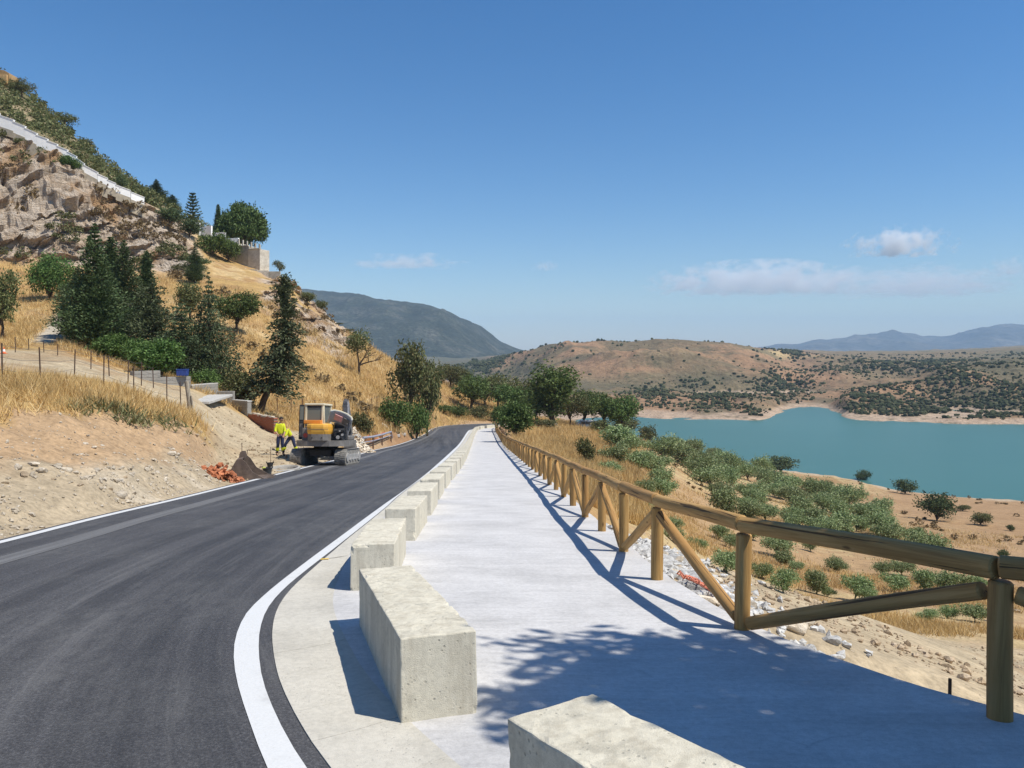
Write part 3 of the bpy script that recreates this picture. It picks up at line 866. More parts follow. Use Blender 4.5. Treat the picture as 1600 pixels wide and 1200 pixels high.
# --- concrete gutter along the line: near lengths cast one by one, then a plain strip
def concrete_mat(name, base, streak=False, tint=(1, 1, 1), speck=0.0, stain=(.30, .27, .22), age=1.0):
    M = Mat(name, 0.9, 0.25)
    p = M.pos()
    b = tuple(base*t for t in tint)
    n1 = M.noise(1.3, 6, .62); n2 = M.noise(22, 5, .7); n3 = M.noise(150, 3, .65)
    c = M.ramp(n1, [(0.28, tuple(.84*x for x in b)), (0.5, b), (0.75, tuple(min(.85, 1.13*x) for x in b))])
    c = M.mix(1.0, c, M.ramp(n2, [(0.3, .86), (0.6, 1.05)]), 'MULTIPLY')
    c = M.mix(1.0, c, M.ramp(n3, [(0.3, .84), (0.6, 1.06)]), 'MULTIPLY')
    h = M.math('ADD', M.math('MULTIPLY', n2, .5), M.math('MULTIPLY', n3, .25))
    if streak:
        # broom finish drawn across the path, a little wavy, with fine hair cracks
        s = M.noise(1.0, 7, .72, M.mapv(p, (3.2, 30, 1), (0, 0, .04)), .9)
        s2 = M.noise(1.0, 4, .6, M.mapv(p, (.8, 7.5, 1), (0, 0, -.03)), .8)
        c = M.mix(1.0, c, M.ramp(s, [(0.3, .90), (0.5, 1.0), (0.72, 1.04)]), 'MULTIPLY')
        c = M.mix(1.0, c, M.ramp(s2, [(0.3, .93), (0.6, 1.03)]), 'MULTIPLY')
        h = M.math('ADD', M.math('MULTIPLY', s, 1.2), M.math('MULTIPLY', n3, .3))
        h = M.math('ADD', h, M.math('MULTIPLY', s2, 1.5))
        w = M.n('ShaderNodeVectorMath', operation='MULTIPLY_ADD')
        nzc = M.n('ShaderNodeTexNoise'); M.put(nzc.inputs['Vector'], p); nzc.inputs['Scale'].default_value = 1.1; nzc.inputs['Detail'].default_value = 5
        M.l(nzc.outputs[1], w.inputs[0]); w.inputs[1].default_value = (1.1, 1.1, 0); M.l(p, w.inputs[2])
        ck = M.voro(.42, w.outputs[0], 'DISTANCE_TO_EDGE')
        ckm = M.math('MULTIPLY', M.ramp(ck, [(0.0, 1.0), (0.0045, 0.0)]), M.ramp(M.noise(1.0, 3, .5), [(0.54, 0), (0.66, .4)]))
        c = M.mix(ckm, c, (.24, .24, .25))
        h = M.math('SUBTRACT', h, M.math('MULTIPLY', ckm, .8))
        M.normal(M.bump(h, 0.5, 0.006))
    else:
        pit = M.voro(27, None, 'F1', 0)
        pm = M.math('MULTIPLY', M.ramp(pit, [(0.13, 1.0), (0.24, 0.0)]), M.ramp(M.noise(5, 4, .6), [(0.46, 0), (0.58, 1)]))
        c = M.mix(M.math('MULTIPLY', pm, .6*age), c, tuple(.35*x for x in b))
        dr = M.noise(1.0, 5, .7, M.mapv(p, (9, 9, .9)))
        c = M.mix(M.ramp(dr, [(0.47, 0), (0.72, .62*age)]), c, stain)
        bl = M.noise(3.2, 6, .72, M.mapv(p, (1, 1, 1.6), loc=(3, 7, 1)))
        c = M.mix(M.ramp(bl, [(0.56, 0), (0.66, .55*age)]), c, tuple(.5*x for x in b))
        c = M.mix(M.math('MULTIPLY', M.ramp(n3, [(0.5, 0.0), (0.62, 1.0)]), speck), c, tuple(.55*x for x in b))
        h = M.math('SUBTRACT', M.math('ADD', h, M.math('MULTIPLY', n3, speck*2)), pm)
        M.normal(M.bump(h, 0.55, 0.006))
    M.color(c)
    return M.m
GUT = concrete_mat('gutter_concrete', .53, False, (1, .94, .81), 0.15, age=.25)
WALKM = concrete_mat('path_concrete', .53, True, (1, .975, .955))
BLOCKM = concrete_mat('block_concrete', .64, False, (1, .925, .74), 0.4, (.34, .29, .21))

GUTTER = link('gutter', None, kind='structure'); GUTTER.empty_display_size = .2
gs = arc(asph_r)
_A = resample(asph_r, 900); _B = resample(gut_r, 900)
nearmask = [i for i in range(900) if 2.6 < _A[i, 1] < 10.5 and _A[i, 0] < 1.0]
i0, i1 = nearmask[0], nearmask[-1]
cuts = []
last = i0
for i in range(i0, i1):
    if np.linalg.norm(_B[i]-_B[last])+np.linalg.norm(_A[i]-_A[last]) > 1.02 + 0.2*math.sin(i*1.7):
        cuts.append((last, i)); last = i
for n_, (a, b) in enumerate(cuts):
    ra, rb = _A[a:b+1].copy(), _B[a:b+1].copy()
    ta = (ra[-1]-ra[0]); ta /= np.linalg.norm(ta); tb = (rb[-1]-rb[0]); tb /= np.linalg.norm(tb)
    ra[0] += ta*.0015; ra[-1] -= ta*.0015; rb[0] += tb*.0015; rb[-1] -= tb*.0015
    dz = 0.007 + 0.0005*math.sin(n_*2.3)
    me = sheet_between('gutter_slab', ra, rb, 7, 9, GUT, dz, dish=0.006)
    # give each cast length real thickness and rounded joint edges
    V = np.array([v.co[:] for v in me.vertices]).reshape(7, 9, 3)
    V[0, :, 2] -= .0004; V[-1, :, 2] -= .0004
    V = V.reshape(-1, 3)
    low = V.copy(); low[:, 2] -= .08
    nV = 63
    Fs = grid_faces(7, 9)[:, ::-1]
    rim = [i for i in range(9)] + [9*r+8 for r in range(1, 7)] + [54+i for i in range(7, -1, -1)] + [9*r for r in range(5, 0, -1)]
    side = np.array([(rim[k], rim[(k+1) % len(rim)], rim[(k+1) % len(rim)]+nV, rim[k]+nV) for k in range(len(rim))])
    me2 = np_mesh('gutter_slab', np.concatenate([V, low]), np.concatenate([Fs, side]), GUT)
    link('gutter_slab', me2, GUTTER)
link('gutter_strip', sheet_between('gutter_strip', _A[last:], _B[last:], 380, 3, GUT, 0.006), GUTTER)
link('gutter_strip', sheet_between('gutter_strip', _A[:i0+1], _B[:i0+1], 80, 4, GUT, 0.006), GUTTER)
link('joint_bed', sheet_between('joint_bed', _A[i0:last+1], _B[i0:last+1], 120, 3, concrete_mat('joint_grit', .46, False, (1, .95, .85), .3), -0.004), GUTTER)
# small yellow survey mark on the gutter
_ym = on_road(507, 875)
ymm = simple_mat('yellow_mark_paint', (.75, .48, .03), .6)
ymk = MB()
zc = float(road_z(_ym[1]))+.0155
ymk.add([(_ym[0]-.05, _ym[1]-.035, zc), (_ym[0]+.06, _ym[1]-.012, zc+.001), (_ym[0]+.05, _ym[1]+.03, zc-.001), (_ym[0]-.045, _ym[1]+.012, zc)], [(0, 1, 2, 3)])
ymk.build('yellow_mark', ymm, GUTTER)

# --- the path itself: a slab with a visible edge on the valley side
def build_path():
    A = resample(gut_r, 620); B = resample(WALK_R, 620)
    n, nu = 620, 16
    u = np.linspace(0, 1, nu)
    P = A[:, None, :]*(1-u)[None, :, None] + B[:, None, :]*u[None, :, None]
    Z = road_z(P[..., 1]) + 0.012 + fbm(P[..., 0]*.5, P[..., 1]*.5, None, 2, 81)*.003
    Z[:, 0] = road_z(P[:, 0, 1]) + 0.004
    V = np.concatenate([P, Z[..., None]], 2)
    j = fbm(arc(B)*2.2, arc(B)*0+3, None, 3, 83)*.025          # rough formed edge
    V[:, -1, 0] += j
    low = V[:, -1, :].copy(); low[:, 2] -= .28
    low0 = V[:, 0, :].copy(); low0[:, 2] -= .12
    V = np.concatenate([low0[:, None], V, low[:, None]], 1)
    Fq = grid_faces(n, nu+2)[:, ::-1]
    me = np_mesh('path', V.reshape(-1, 3), Fq, WALKM)
    sm = np.ones((n-1, nu+1), bool); sm[:, 0] = False; sm[:, -1] = False
    me.polygons.foreach_set('use_smooth', sm.ravel())
    me.set_sharp_from_angle(angle=R(40))
    return link('path', me, kind='structure')
PATH = build_path()

# ------------------------------------------------------------------ concrete blocks
ORD = ['nearest', 'second', 'third', 'fourth', 'fifth', 'sixth', 'seventh', 'eighth', 'ninth', 'tenth', 'eleventh', 'twelfth', 'thirteenth', 'fourteenth', 'fifteenth',
       'sixteenth', 'seventeenth', 'eighteenth', 'nineteenth', 'twentieth']
def nth(i):
    """1 -> first, 23 -> twenty-third ..."""
    base = ['', 'first', 'second', 'third', 'fourth', 'fifth', 'sixth', 'seventh', 'eighth', 'ninth', 'tenth', 'eleventh', 'twelfth', 'thirteenth',
            'fourteenth', 'fifteenth', 'sixteenth', 'seventeenth', 'eighteenth', 'nineteenth']
    if i < 20: return base[i]
    tens = {2: 'twent', 3: 'thirt', 4: 'fort', 5: 'fift', 6: 'sixt', 7: 'sevent'}[i//10]
    return tens+'ieth' if i % 10 == 0 else tens+'y-'+base[i % 10]

def block_mesh(seed, fine):
    bm = bmesh.new(); bmesh.ops.create_cube(bm, size=1.0)
    L, W, H = 2.3, .455, .50
    for v in bm.verts: v.co = Vector((v.co.x*W, v.co.y*L, (v.co.z+.5)*H - .03))
    bmesh.ops.bevel(bm, geom=bm.edges[:], offset=.009, segments=2, affect='EDGES', profile=.5)
    if fine:
        for ax, cuts_ in ((1, 60), (0, 14), (2, 14)):
            lo = (-W/2, -L/2, -.03)[ax]; hi = (W/2, L/2, H-.03)[ax]
            for k in range(1, cuts_):
                co = [0, 0, 0]; co[ax] = lo+(hi-lo)*k/cuts_
                no = [0, 0, 0]; no[ax] = 1
                bmesh.ops.bisect_plane(bm, geom=bm.verts[:]+bm.edges[:]+bm.faces[:], plane_co=co, plane_no=no)
    V = np.array([v.co[:] for v in bm.verts])
    s = seed*7.3
    top = sstep(H-.07, H-.035, V[:, 2])
    ex = (np.abs(np.abs(V[:, 0])-W/2) < .015).astype(float)+(np.abs(np.abs(V[:, 1])-L/2) < .015)+(np.abs(V[:, 2]-(H-.03)) < .015)
    edge = (ex >= 2)
    chip = np.clip(fbm(V[:, 0]*9+s, V[:, 1]*9, V[:, 2]*9, 3, 5)-.12, 0, 1)*edge*.045
    C = np.array([0, 0, .2]); dirv = (C-V)*np.array([1, .25, 1]); dirv /= np.linalg.norm(dirv, axis=1)[:, None]
    V = V + dirv*chip[:, None]
    V[:, 2] += top*fbm(V[:, 0]*16+s, V[:, 1]*16, None, 3, 6)*.006
    V[:, 0] += fbm(V[:, 1]*2.2+s, V[:, 2]*3, None, 3, 7)*.004
    for v, p in zip(bm.verts, V): v.co = p
    me = bpy.data.meshes.new('concrete_block'); bm.to_mesh(me); bm.free()
    me.materials.append(BLOCKM)
    return me
blk_fine = [block_mesh(1, True), block_mesh(2, True), block_mesh(3, True)]
blk_far = [block_mesh(4, False), block_mesh(5, False)]
def put_block(cx, cy, ang, i, label):
    me = blk_fine[i % 3] if i < 6 else blk_far[i % 2]
    slope = -math.atan(float(road_drop(cy+.5)-road_drop(cy-.5))*math.cos(ang))
    M_ = Matrix.Rotation(ang, 4, 'Z') @ Matrix.Rotation(slope, 4, 'X')
    link('concrete_block', me, loc=(cx, cy, float(road_z(cy))+.012), rot=M_.to_euler(), label=label, cat='concrete block', group='concrete blocks edging the road')
# nearest three measured one by one; the rest follow the white line
def place_blocks():
    def by_end(p, d, left_to_right=None):
        d = np.array(d)/np.linalg.norm(d); return np.array(p)+d*1.15, math.atan2(-d[0], d[1])
    L = []
    L.append(by_end((.19, 3.335), (.52, -.85)))
    L.append(by_end((-.415, 4.465), (-.295, .955)))
    L.append(by_end((-1.45, 7.96), (-.085, .997)))
    bl = offset_line(line_r, .62+.23)
    s = arc(bl)
    k = int(np.argmin(np.hypot(bl[:, 0]+1.75, bl[:, 1]-11.4)))
    pos = s[k]; step = 3.27
    while pos+2.3 < s[-1] and len(L) < 42:
        a = np.array([np.interp(pos, s, bl[:, j]) for j in (0, 1)]); b = np.array([np.interp(pos+2.3, s, bl[:, j]) for j in (0, 1)])
        d = b-a; L.append(((a+b)/2, math.atan2(-d[0], d[1]))); pos += step
    extra = {0: 'large pale concrete block cut by the bottom of the photo, dappled by tree shade',
             1: 'big concrete block at the bend with stained front face and rough pale top',
             2: 'concrete block just behind the big one at the bend, front edge chipped'}
    for i, (c, a) in enumerate(L):
        lab = extra.get(i) or '%s pale concrete block from the camera, in the row between road and path' % nth(i+1)
        put_block(c[0], c[1], a, i, lab)
    return L
BLOCKS = place_blocks()

# ------------------------------------------------------------------ wooden fence
def log_mat():
    M = Mat('log_wood', 0.75, 0.3)
    o = M.n('ShaderNodeTexCoord').outputs['Object']
    r = M.objrand()
    off = M.n('ShaderNodeVectorMath', operation='ADD'); M.l(o, off.inputs[0])
    cx = M.n('ShaderNodeCombineXYZ'); M.put(cx.inputs[2], M.math('MULTIPLY', r, 37.0)); M.l(cx.outputs[0], off.inputs[1])
    v = off.outputs[0]
    g = M.noise(1.0, 6, .68, M.mapv(v, (26, 26, 1.3)), .6)
    b = M.noise(1.0, 4, .6, M.mapv(v, (5, 5, .7)))
    c = M.ramp(g, [(0.25, (.20, .105, .034)), (0.48, (.40, .235, .080)), (0.75, (.54, .345, .14))])
    c = M.mix(M.ramp(b, [(0.5, 0), (0.75, .45)]), c, (.19, .155, .065))
    c = M.mix(M.math('MULTIPLY', M.math('SUBTRACT', r, .45), .7, clamp=True), c, (.33, .155, .05))
    ck = M.noise(1.0, 3, .5, M.mapv(v, (34, 34, .55)), .3)
    cm = M.ramp(ck, [(0.0, 1), (0.335, 1), (0.365, 0)])
    c = M.mix(M.math('MULTIPLY', cm, .8), c, (.035, .02, .01))
    kn = M.voro(1.0, M.mapv(v, (7, 7, 2.6)), 'F1', 0)
    c = M.mix(M.ramp(kn, [(0.05, .75), (0.13, 0)]), c, (.07, .035, .015))
    M.color(c)
    h = M.math('SUBTRACT', M.math('MULTIPLY', g, .6), cm)
    M.normal(M.bump(h, .6, .006)); return M.m
LOGM = log_mat()
def log_mesh(name, L, r, seed, cham=.012, n=16, waist=0.0):
    """log from z=0 to z=L with slightly uneven girth and eased ends"""
    zs = [0, cham] + list(np.linspace(cham, L-cham, 9)[1:-1]) + [L-cham, L]
    V = []; Fs = []
    for i, z in enumerate(zs):
        rr = r - cham if i in (0, len(zs)-1) else r
        for k in range(n):
            a = 2*math.pi*k/n
            q = rr*(1+.025*math.sin(a*2+seed+z*2.1)+.015*math.sin(3*a-seed*2+z*5))
            V.append((q*math.cos(a)+.006*math.sin(z*3+seed), q*math.sin(a)+.006*math.cos(z*2.3+seed), z))
    m = len(zs)
    for i in range(m-1):
        for k in range(n):
            Fs.append((i*n+k, i*n+(k+1) % n, (i+1)*n+(k+1) % n, (i+1)*n+k))
    Fs += [tuple(range(n))[::-1], tuple((m-1)*n+k for k in range(n))]
    b = MB(); b.add(V, Fs)
    return b.mesh(name, LOGM, smooth=True)

def build_fence():
    root = thing('wooden_fence', 'long rustic fence of round brown logs along the valley side of the path', 'fence')
    s = arc(FENCE_LINE)
    # measured posts first, then every two metres
    pts = [np.array(p) for p in FENCE[1:]]
    k = int(np.argmin(np.hypot(FENCE_LINE[:, 0]-pts[-1][0], FENCE_LINE[:, 1]-pts[-1][1])))
    pos = s[k]+2.0
    while pos < s[-1]-1:
        pts.append(np.array([np.interp(pos, s, FENCE_LINE[:, j]) for j in (0, 1)])); pos += 2.0
    base = [Vector((p[0], p[1], float(road_z(p[1]))+.01)) for p in pts]
    posts = [log_mesh('post', .90, .066, i, n=18) for i in range(3)]
    Hc = .885
    rng = random.Random(5)
    def beam(name, a, b, r, shared, i):
        d = b-a; L = d.length
        key = (name, round(L, 2), i % 3)
        if key not in shared: shared[key] = log_mesh(name, L, r, i*1.7)
        q = d.to_track_quat('Z', 'Y')
        o = link(name, shared[key], root)
        o.location = a; o.rotation_mode = 'QUATERNION'; o.rotation_quaternion = q
        return o
    shared = {}
    for i, p in enumerate(base):
        o = link('post', posts[i % 3], root)
        o.location = p-Vector((0, 0, .10)); o.rotation_euler = (rng.uniform(-.012, .012), rng.uniform(-.012, .012) + (.02 if i == 2 else 0), rng.random()*6)
    for i in range(len(base)-1):
        a, b = base[i], base[i+1]
        t = (b-a).normalized()
        j = Vector((rng.uniform(-.008, .008), rng.uniform(-.008, .008), rng.uniform(-.008, .008)))
        # rails butt over the posts
        beam('rail', a+Vector((0, 0, Hc))+t*.003+j, b+Vector((0, 0, Hc))-t*.003+j, .068, shared, i)
        # W-bracing: index 3 (second post from the camera) is a foot where two braces meet
        foot_a = (i % 2 == 1)
        lo, hi = (a, b) if foot_a else (b, a)
        tt = (hi-lo).normalized()
        beam('brace', lo+tt*.085+Vector((0, 0, .075)), hi-tt*.085+Vector((0, 0, Hc-.155)), .054, shared, i)
    # metal caps are absent; butts are plain. iron stub left in the slab edge
    return root, base
FENCE_ROOT, POSTS = build_fence()
# ================================================================== PLANTS
def leaf_mat(name, dark, mid, lite, trans=0.22, dry=None):
    M = Mat(name, 0.6, 0.25)
    r = M.island(); o = M.objrand()
    stops = [(0.0, dark), (0.45, mid), (0.85, lite)]
    if dry: stops.append((0.97, dry))
    c = M.ramp(r, stops)
    hs = M.n('ShaderNodeHueSaturation')
    M.put(hs.inputs['Hue'], M.math('ADD', M.math('MULTIPLY', o, .03), .485))
    M.put(hs.inputs['Value'], M.math('ADD', M.math('MULTIPLY', o, .4), .8))
    M.put(hs.inputs['Color'], c)
    M.color(hs.outputs[0])
    tr = M.n('ShaderNodeBsdfTranslucent'); M.l(hs.outputs[0], tr.inputs[0])
    ms = M.n('ShaderNodeMixShader'); ms.inputs[0].default_value = trans
    M.l(M.b.outputs[0], ms.inputs[1]); M.l(tr.outputs[0], ms.inputs[2])
    M.l(ms.outputs[0], M.nt.nodes['Material Output'].inputs['Surface'])
    return M.m
def bark_mat(name, a, b):
    M = Mat(name, .9, .15); o = M.obj()
    n = M.noise(1, 5, .7, M.mapv(o, (14, 14, 2.5)))
    M.color(M.ramp(n, [(0.3, a), (0.7, b)])); M.normal(M.bump(n, .8, .03)); return M.m
BARK = bark_mat('bark', (.05, .035, .025), (.14, .105, .075))
BARK_GREY = bark_mat('olive_bark', (.07, .06, .045), (.20, .17, .13))
LEAF = {
 'conifer': leaf_mat('conifer_needles', (.036, .060, .020), (.066, .100, .036), (.12, .16, .065), .16),
 'cedar': leaf_mat('cedar_needles', (.042, .060, .024), (.076, .100, .043), (.14, .165, .08), .16),
 'broad': leaf_mat('broad_leaves', (.050, .085, .018), (.090, .140, .032), (.15, .205, .06), .28),
 'bright': leaf_mat('bright_leaves', (.048, .092, .018), (.085, .145, .032), (.15, .22, .065), .3),
 'oliveleaf': leaf_mat('olive_leaves', (.115, .165, .055), (.195, .250, .095), (.34, .385, .195), .25),
 'dull': leaf_mat('dull_leaves', (.070, .082, .026), (.115, .128, .044), (.18, .185, .075), .24, (.24, .18, .08)),
 'dry': leaf_mat('dry_leaves', (.12, .085, .035), (.20, .145, .065), (.29, .21, .10), .2),
 'pine': leaf_mat('pine_needles', (.038, .070, .016), (.070, .115, .028), (.12, .17, .05), .15),
}

def rand_unit(n, rg):
    v = rg.normal(size=(n, 3)); return v/np.linalg.norm(v, axis=1)[:, None]
def leaf_quads(P, size, rg, up=None, aspect=.5, along=None, jitter=1.0):
    """diamond leaves centred on P"""
    n = len(P)
    a = rand_unit(n, rg)*jitter + (0 if along is None else along)
    a /= np.linalg.norm(a, axis=1)[:, None]
    b = np.cross(a, rand_unit(n, rg)); b /= np.linalg.norm(b, axis=1)[:, None]+1e-9
    s = (size*(.6+.8*rg.random(n)))[:, None]
    V = np.stack([P-a*s, P+b*s*aspect, P+a*s, P-b*s*aspect], 1).reshape(-1, 3)
    return V
def quads_mesh(name, V, mat):
    return np_mesh(name, V, np.arange(len(V)).reshape(-1, 4), mat)

def lobe_points(lobes, n, rg, shell=.55):
    w = np.array([l[3]*l[4]+l[4]*l[5]+l[3]*l[5] for l in lobes]); w /= w.sum()
    idx = rg.choice(len(lobes), n, p=w)
    L = np.array(lobes)[idx]
    u = rand_unit(n, rg)
    r = shell + (1-shell)*rg.random(n)**.6
    bump = 1+.16*fbm(u[:, 0]*2.2+idx*3.1, u[:, 1]*2.2, u[:, 2]*2.2, 2, 5)
    return L[:, :3] + u*L[:, 3:]*(r*bump)[:, None], u
def crown_lobes(lobes, twigs, per, leaf, spread, seed, shell=.5, aspect=.5, mat=None, name='crown', zmin=None):
    rg = np.random.default_rng(seed)
    P, u = lobe_points(lobes, twigs, rg, shell)
    # a fifth of the twigs reach out of the outline
    far = rg.random(twigs) < .2
    P = P + u*(far*spread*rg.random(twigs)*3.2)[:, None]
    T = np.repeat(P, per, 0) + rg.normal(size=(twigs*per, 3))*spread
    if zmin is not None: T = T[T[:, 2] > zmin]
    return quads_mesh(name, leaf_quads(T, leaf, rg, aspect=aspect), mat)
def tree_trunk(name, pts_r, limbs, mat):
    b = MB()
    b.tube([p for p, _ in pts_r], [r for _, r in pts_r], 8)
    for l in limbs: b.tube([p for p, _ in l], [r for _, r in l], 5)
    return b.mesh(name, mat, smooth=True)

PROTO = {}          # kind -> (height, width, [(part name, mesh)])
def proto(kind, h, w, parts): PROTO[kind] = (h, w, parts)

# pyramidal dark conifers: whorls of upswept sprays with ragged tips
def conifer(kind, h, w, seed, mat, droop=0.0, tiers=26, dens=1.0, power=.8, base=.06, ragged=.25, leaf=.15):
    rg = np.random.default_rng(seed)
    pts = []; al = []; limbs = []
    for t in range(tiers):
        f = t/(tiers-1)
        z = h*(base+(1-base)*f)
        rad = w/2*((1-f)**power)*(.55+.45*min(1, f/.12+.35)) + .04
        nb = max(4, int(11*(1-f)+4))
        for k in range(nb):
            a = 2*math.pi*(k+rg.random()*.9)/nb + t*1.3
            L = rad*(1-ragged+2*ragged*rg.random())*(1+.20*math.sin(2*a+seed+t*.22)+.16*math.sin(3*a-seed*2-t*.35))
            d = np.array([math.cos(a), math.sin(a), 0])
            m = max(4, int(dens*(9+L*36)))
            s = rg.random(m)**.65
            rise = (.28-droop)*L
            P = np.outer(s*L, d); P[:, 2] += z + rise*s**1.4 - droop*.5*L*s*s
            P += rg.normal(size=P.shape)*(.05+.11*L*(.4+s[:, None]*.6))*np.array([1, 1, .55])
            pts.append(P); al.append(np.tile(d+np.array([0, 0, .35-droop*1.6]), (m, 1)))
            if L > .5 and k % 3 == 0: limbs.append([((0, 0, z), .03*L+.01), (tuple(d*L*.8+np.array([0, 0, z+rise*.7-droop*.3*L])), .008)])
    P = np.concatenate(pts); A = np.concatenate(al)
    proto(kind, h, w, [('trunk', tree_trunk('trunk', [((0, 0, -.5), .03*h), ((0, 0, h*.5), .016*h), ((0, 0, h*.97), .01)], limbs, BARK)),
                       ('crown', quads_mesh('crown', leaf_quads(P, leaf, rg, aspect=.42, along=A, jitter=.75), mat))])
conifer('cypress', 9, 4.4, 1, LEAF['conifer'], 0.0, 30, 1.25, .85, leaf=.11)
conifer('cypress_b', 8, 4.2, 2, LEAF['conifer'], -.05, 28, 1.2, .7, ragged=.32, leaf=.11)
conifer('spire', 8, 2.0, 3, LEAF['conifer'], -.15, 34, 1.5, .65, ragged=.15, leaf=.11)
conifer('cedar', 8, 5.4, 4, LEAF['cedar'], .28, 24, .95, .95, .08, .5, .11)
conifer('cedar_b', 7, 5.2, 6, LEAF['cedar'], .12, 20, 1.1, .7, .05, .52, .11)

def broad(kind, h, w, seed, mat, trunk_h=.3, n=9, twigs=620, per=7, leaf=.15, bark=BARK, flat=1.0, spread=.2, shell=.5):
    rg = np.random.default_rng(seed)
    lobes = []; limbs = []
    cz = h*(trunk_h+(1-trunk_h)*.5); rz = h*(1-trunk_h)*.5; rx = w/2
    for i in range(n):
        u = rand_unit(1, rg)[0]; u[2] *= .85
        f = .62 if i else 0
        r = (.36+.2*rg.random()) if i else .62
        c = np.array([u[0]*rx*f, u[1]*rx*f, cz+u[2]*rz*f])
        lobes.append((c[0], c[1], c[2], rx*r, rx*r, rz*r*flat))
        if i: limbs.append([((0, 0, h*trunk_h*.8), .018*h), (tuple(c*np.array([.5, .5, 1])-np.array([0, 0, rz*.25])), .011*h), (tuple(c), .004*h)])
    proto(kind, h, w, [('trunk', tree_trunk('trunk', [((0, 0, -.4), .034*h), ((.03*h, 0, h*trunk_h*.6), .025*h), ((0, .02*h, h*(trunk_h+.15)), .018*h)], limbs, bark)),
                       ('crown', crown_lobes(lobes, twigs, per, leaf, spread, seed, shell, .5, mat))])
broad('round_tree', 6, 5, 11, LEAF['broad'], .3)
broad('round_tree_b', 6, 6.5, 12, LEAF['dull'], .28, 11)
broad('ovate_tree', 10, 6.4, 13, LEAF['broad'], .16, 13, 1000, 7, .2, spread=.28)
broad('bright_tree', 5, 4.6, 14, LEAF['bright'], .06, 11, 900, 7, .13)
broad('dull_tree', 7, 6, 15, LEAF['dull'], .25, 10, 620, 7, .17)
broad('dull_bush', 2.4, 2.8, 16, LEAF['dull'], .04, 8, 380, 7, .1, spread=.13)
broad('green_bush', 2.4, 3.0, 17, LEAF['broad'], .04, 9, 420, 7, .1, spread=.13)
broad('bright_bush', 4.2, 3.6, 18, LEAF['bright'], .02, 11, 1000, 7, .13, spread=.17)
broad('dry_bush', 1.6, 2.0, 19, LEAF['dry'], .04, 7, 240, 7, .09, spread=.12)
broad('thin_tree', 6, 4.4, 20, LEAF['dull'], .35, 7, 300, 7, .14, spread=.22)
broad('dark_bush', 2.6, 3.6, 21, LEAF['conifer'], .03, 9, 420, 7, .11, spread=.14)
for i in range(5):
    broad('olive_%d' % i, 3.6, 4.3+.3*(i % 2), 30+i, LEAF['oliveleaf'], .12+.03*(i % 3), 6+2*(i % 3), 430, 9, .125, BARK_GREY, .95, .20, .45)
# leafy umbrella pine: cushions of needles with dark gaps below
def stone_pine():
    rg = np.random.default_rng(50); lobes = []; limbs = []
    for i in range(46):
        u = rand_unit(1, rg)[0]; u[2] = abs(u[2])*1.15-.28
        c = np.array([u[0]*3.6, u[1]*3.6, 4.3+u[2]*3.2])
        lobes.append((*c, 1.25, 1.25, .85))
        if i % 3 == 0: limbs.append([((0, 0, 1.8), .14), (tuple(c*np.array([.5, .5, 1])-np.array([0, 0, .8])), .07), (tuple(c), .03)])
    lobes.append((0, 0, 4.6, 2.4, 2.4, 2.2))
    proto('stone_pine', 8.3, 9.6, [('trunk', tree_trunk('trunk', [((0, 0, -.5), .3), ((.1, 0, 2), .24), ((0, 0, 4), .15)], limbs, BARK)),
                                   ('crown', crown_lobes(lobes, 2300, 6, .24, .24, 50, .6, .42, LEAF['pine']))])
stone_pine()
def tiered_pine():
    rg = np.random.default_rng(51); P = []; A = []; limbs = []
    for t in range(9):
        z = 1.0+t*.58; L = 2.0*(1-t/10.5)
        for k in range(6):
            a = 2*math.pi*k/6+t*.5
            d = np.array([math.cos(a), math.sin(a), 0])
            s = rg.random(70)
            q = np.outer(s*L, d); q[:, 2] += z+.25*L*s*s; q += rg.normal(size=q.shape)*.07
            P.append(q); A.append(np.tile(d+np.array([0, 0, .6]), (70, 1)))
            limbs.append([((0, 0, z), .035), (tuple(d*L+np.array([0, 0, z+.25*L])), .012)])
    P = np.concatenate(P)
    proto('tiered_pine', 6.3, 4.0, [('trunk', tree_trunk('trunk', [((0, 0, -.4), .12), ((0, 0, 3), .07), ((0, 0, 6.2), .015)], limbs, BARK)),
                                    ('crown', quads_mesh('crown', leaf_quads(P, .14, rg, aspect=.35, along=np.concatenate(A), jitter=.7), LEAF['conifer']))])
tiered_pine()
# half bare tree
def bare_tree():
    rg = np.random.default_rng(52); limbs = []
    def grow(p, d, L, r, lv):
        q = p+d*L
        limbs.append([(tuple(p), r), (tuple((p+q)/2+rg.normal(size=3)*.05*L), r*.8), (tuple(q), r*.55)])
        if lv < 4:
            for _ in range(3 if lv < 2 else 2):
                nd = d+rg.normal(size=3)*.55; nd[2] = abs(nd[2])*.6+.1; nd /= np.linalg.norm(nd)
                grow(q, nd, L*.68, r*.55, lv+1)
    grow(np.array([0, 0, 1.3]), np.array([.6, 0, .8]), 1.0, .11, 0)
    grow(np.array([0, 0, 1.3]), np.array([.95, .1, .3]), 1.1, .10, 0)
    lobes = [(-.2, 0, 3.9, 1.2, 1.2, .95), (-.7, .3, 3.4, .8, .8, .7), (.5, -.2, 3.7, .8, .8, .7)]
    limbs.append([((0, 0, 1.3), .1), ((-.2, 0, 2.6), .08), ((-.3, 0, 4), .03)])
    proto('half_bare_tree', 4.9, 3.8, [('trunk', tree_trunk('trunk', [((-.15, 0, -.4), .2), ((0, 0, .6), .15), ((0, 0, 1.4), .12)], limbs, BARK)),
                                       ('crown', crown_lobes(lobes, 260, 6, .12, .2, 53, .45, .5, LEAF['dull']))])
bare_tree()
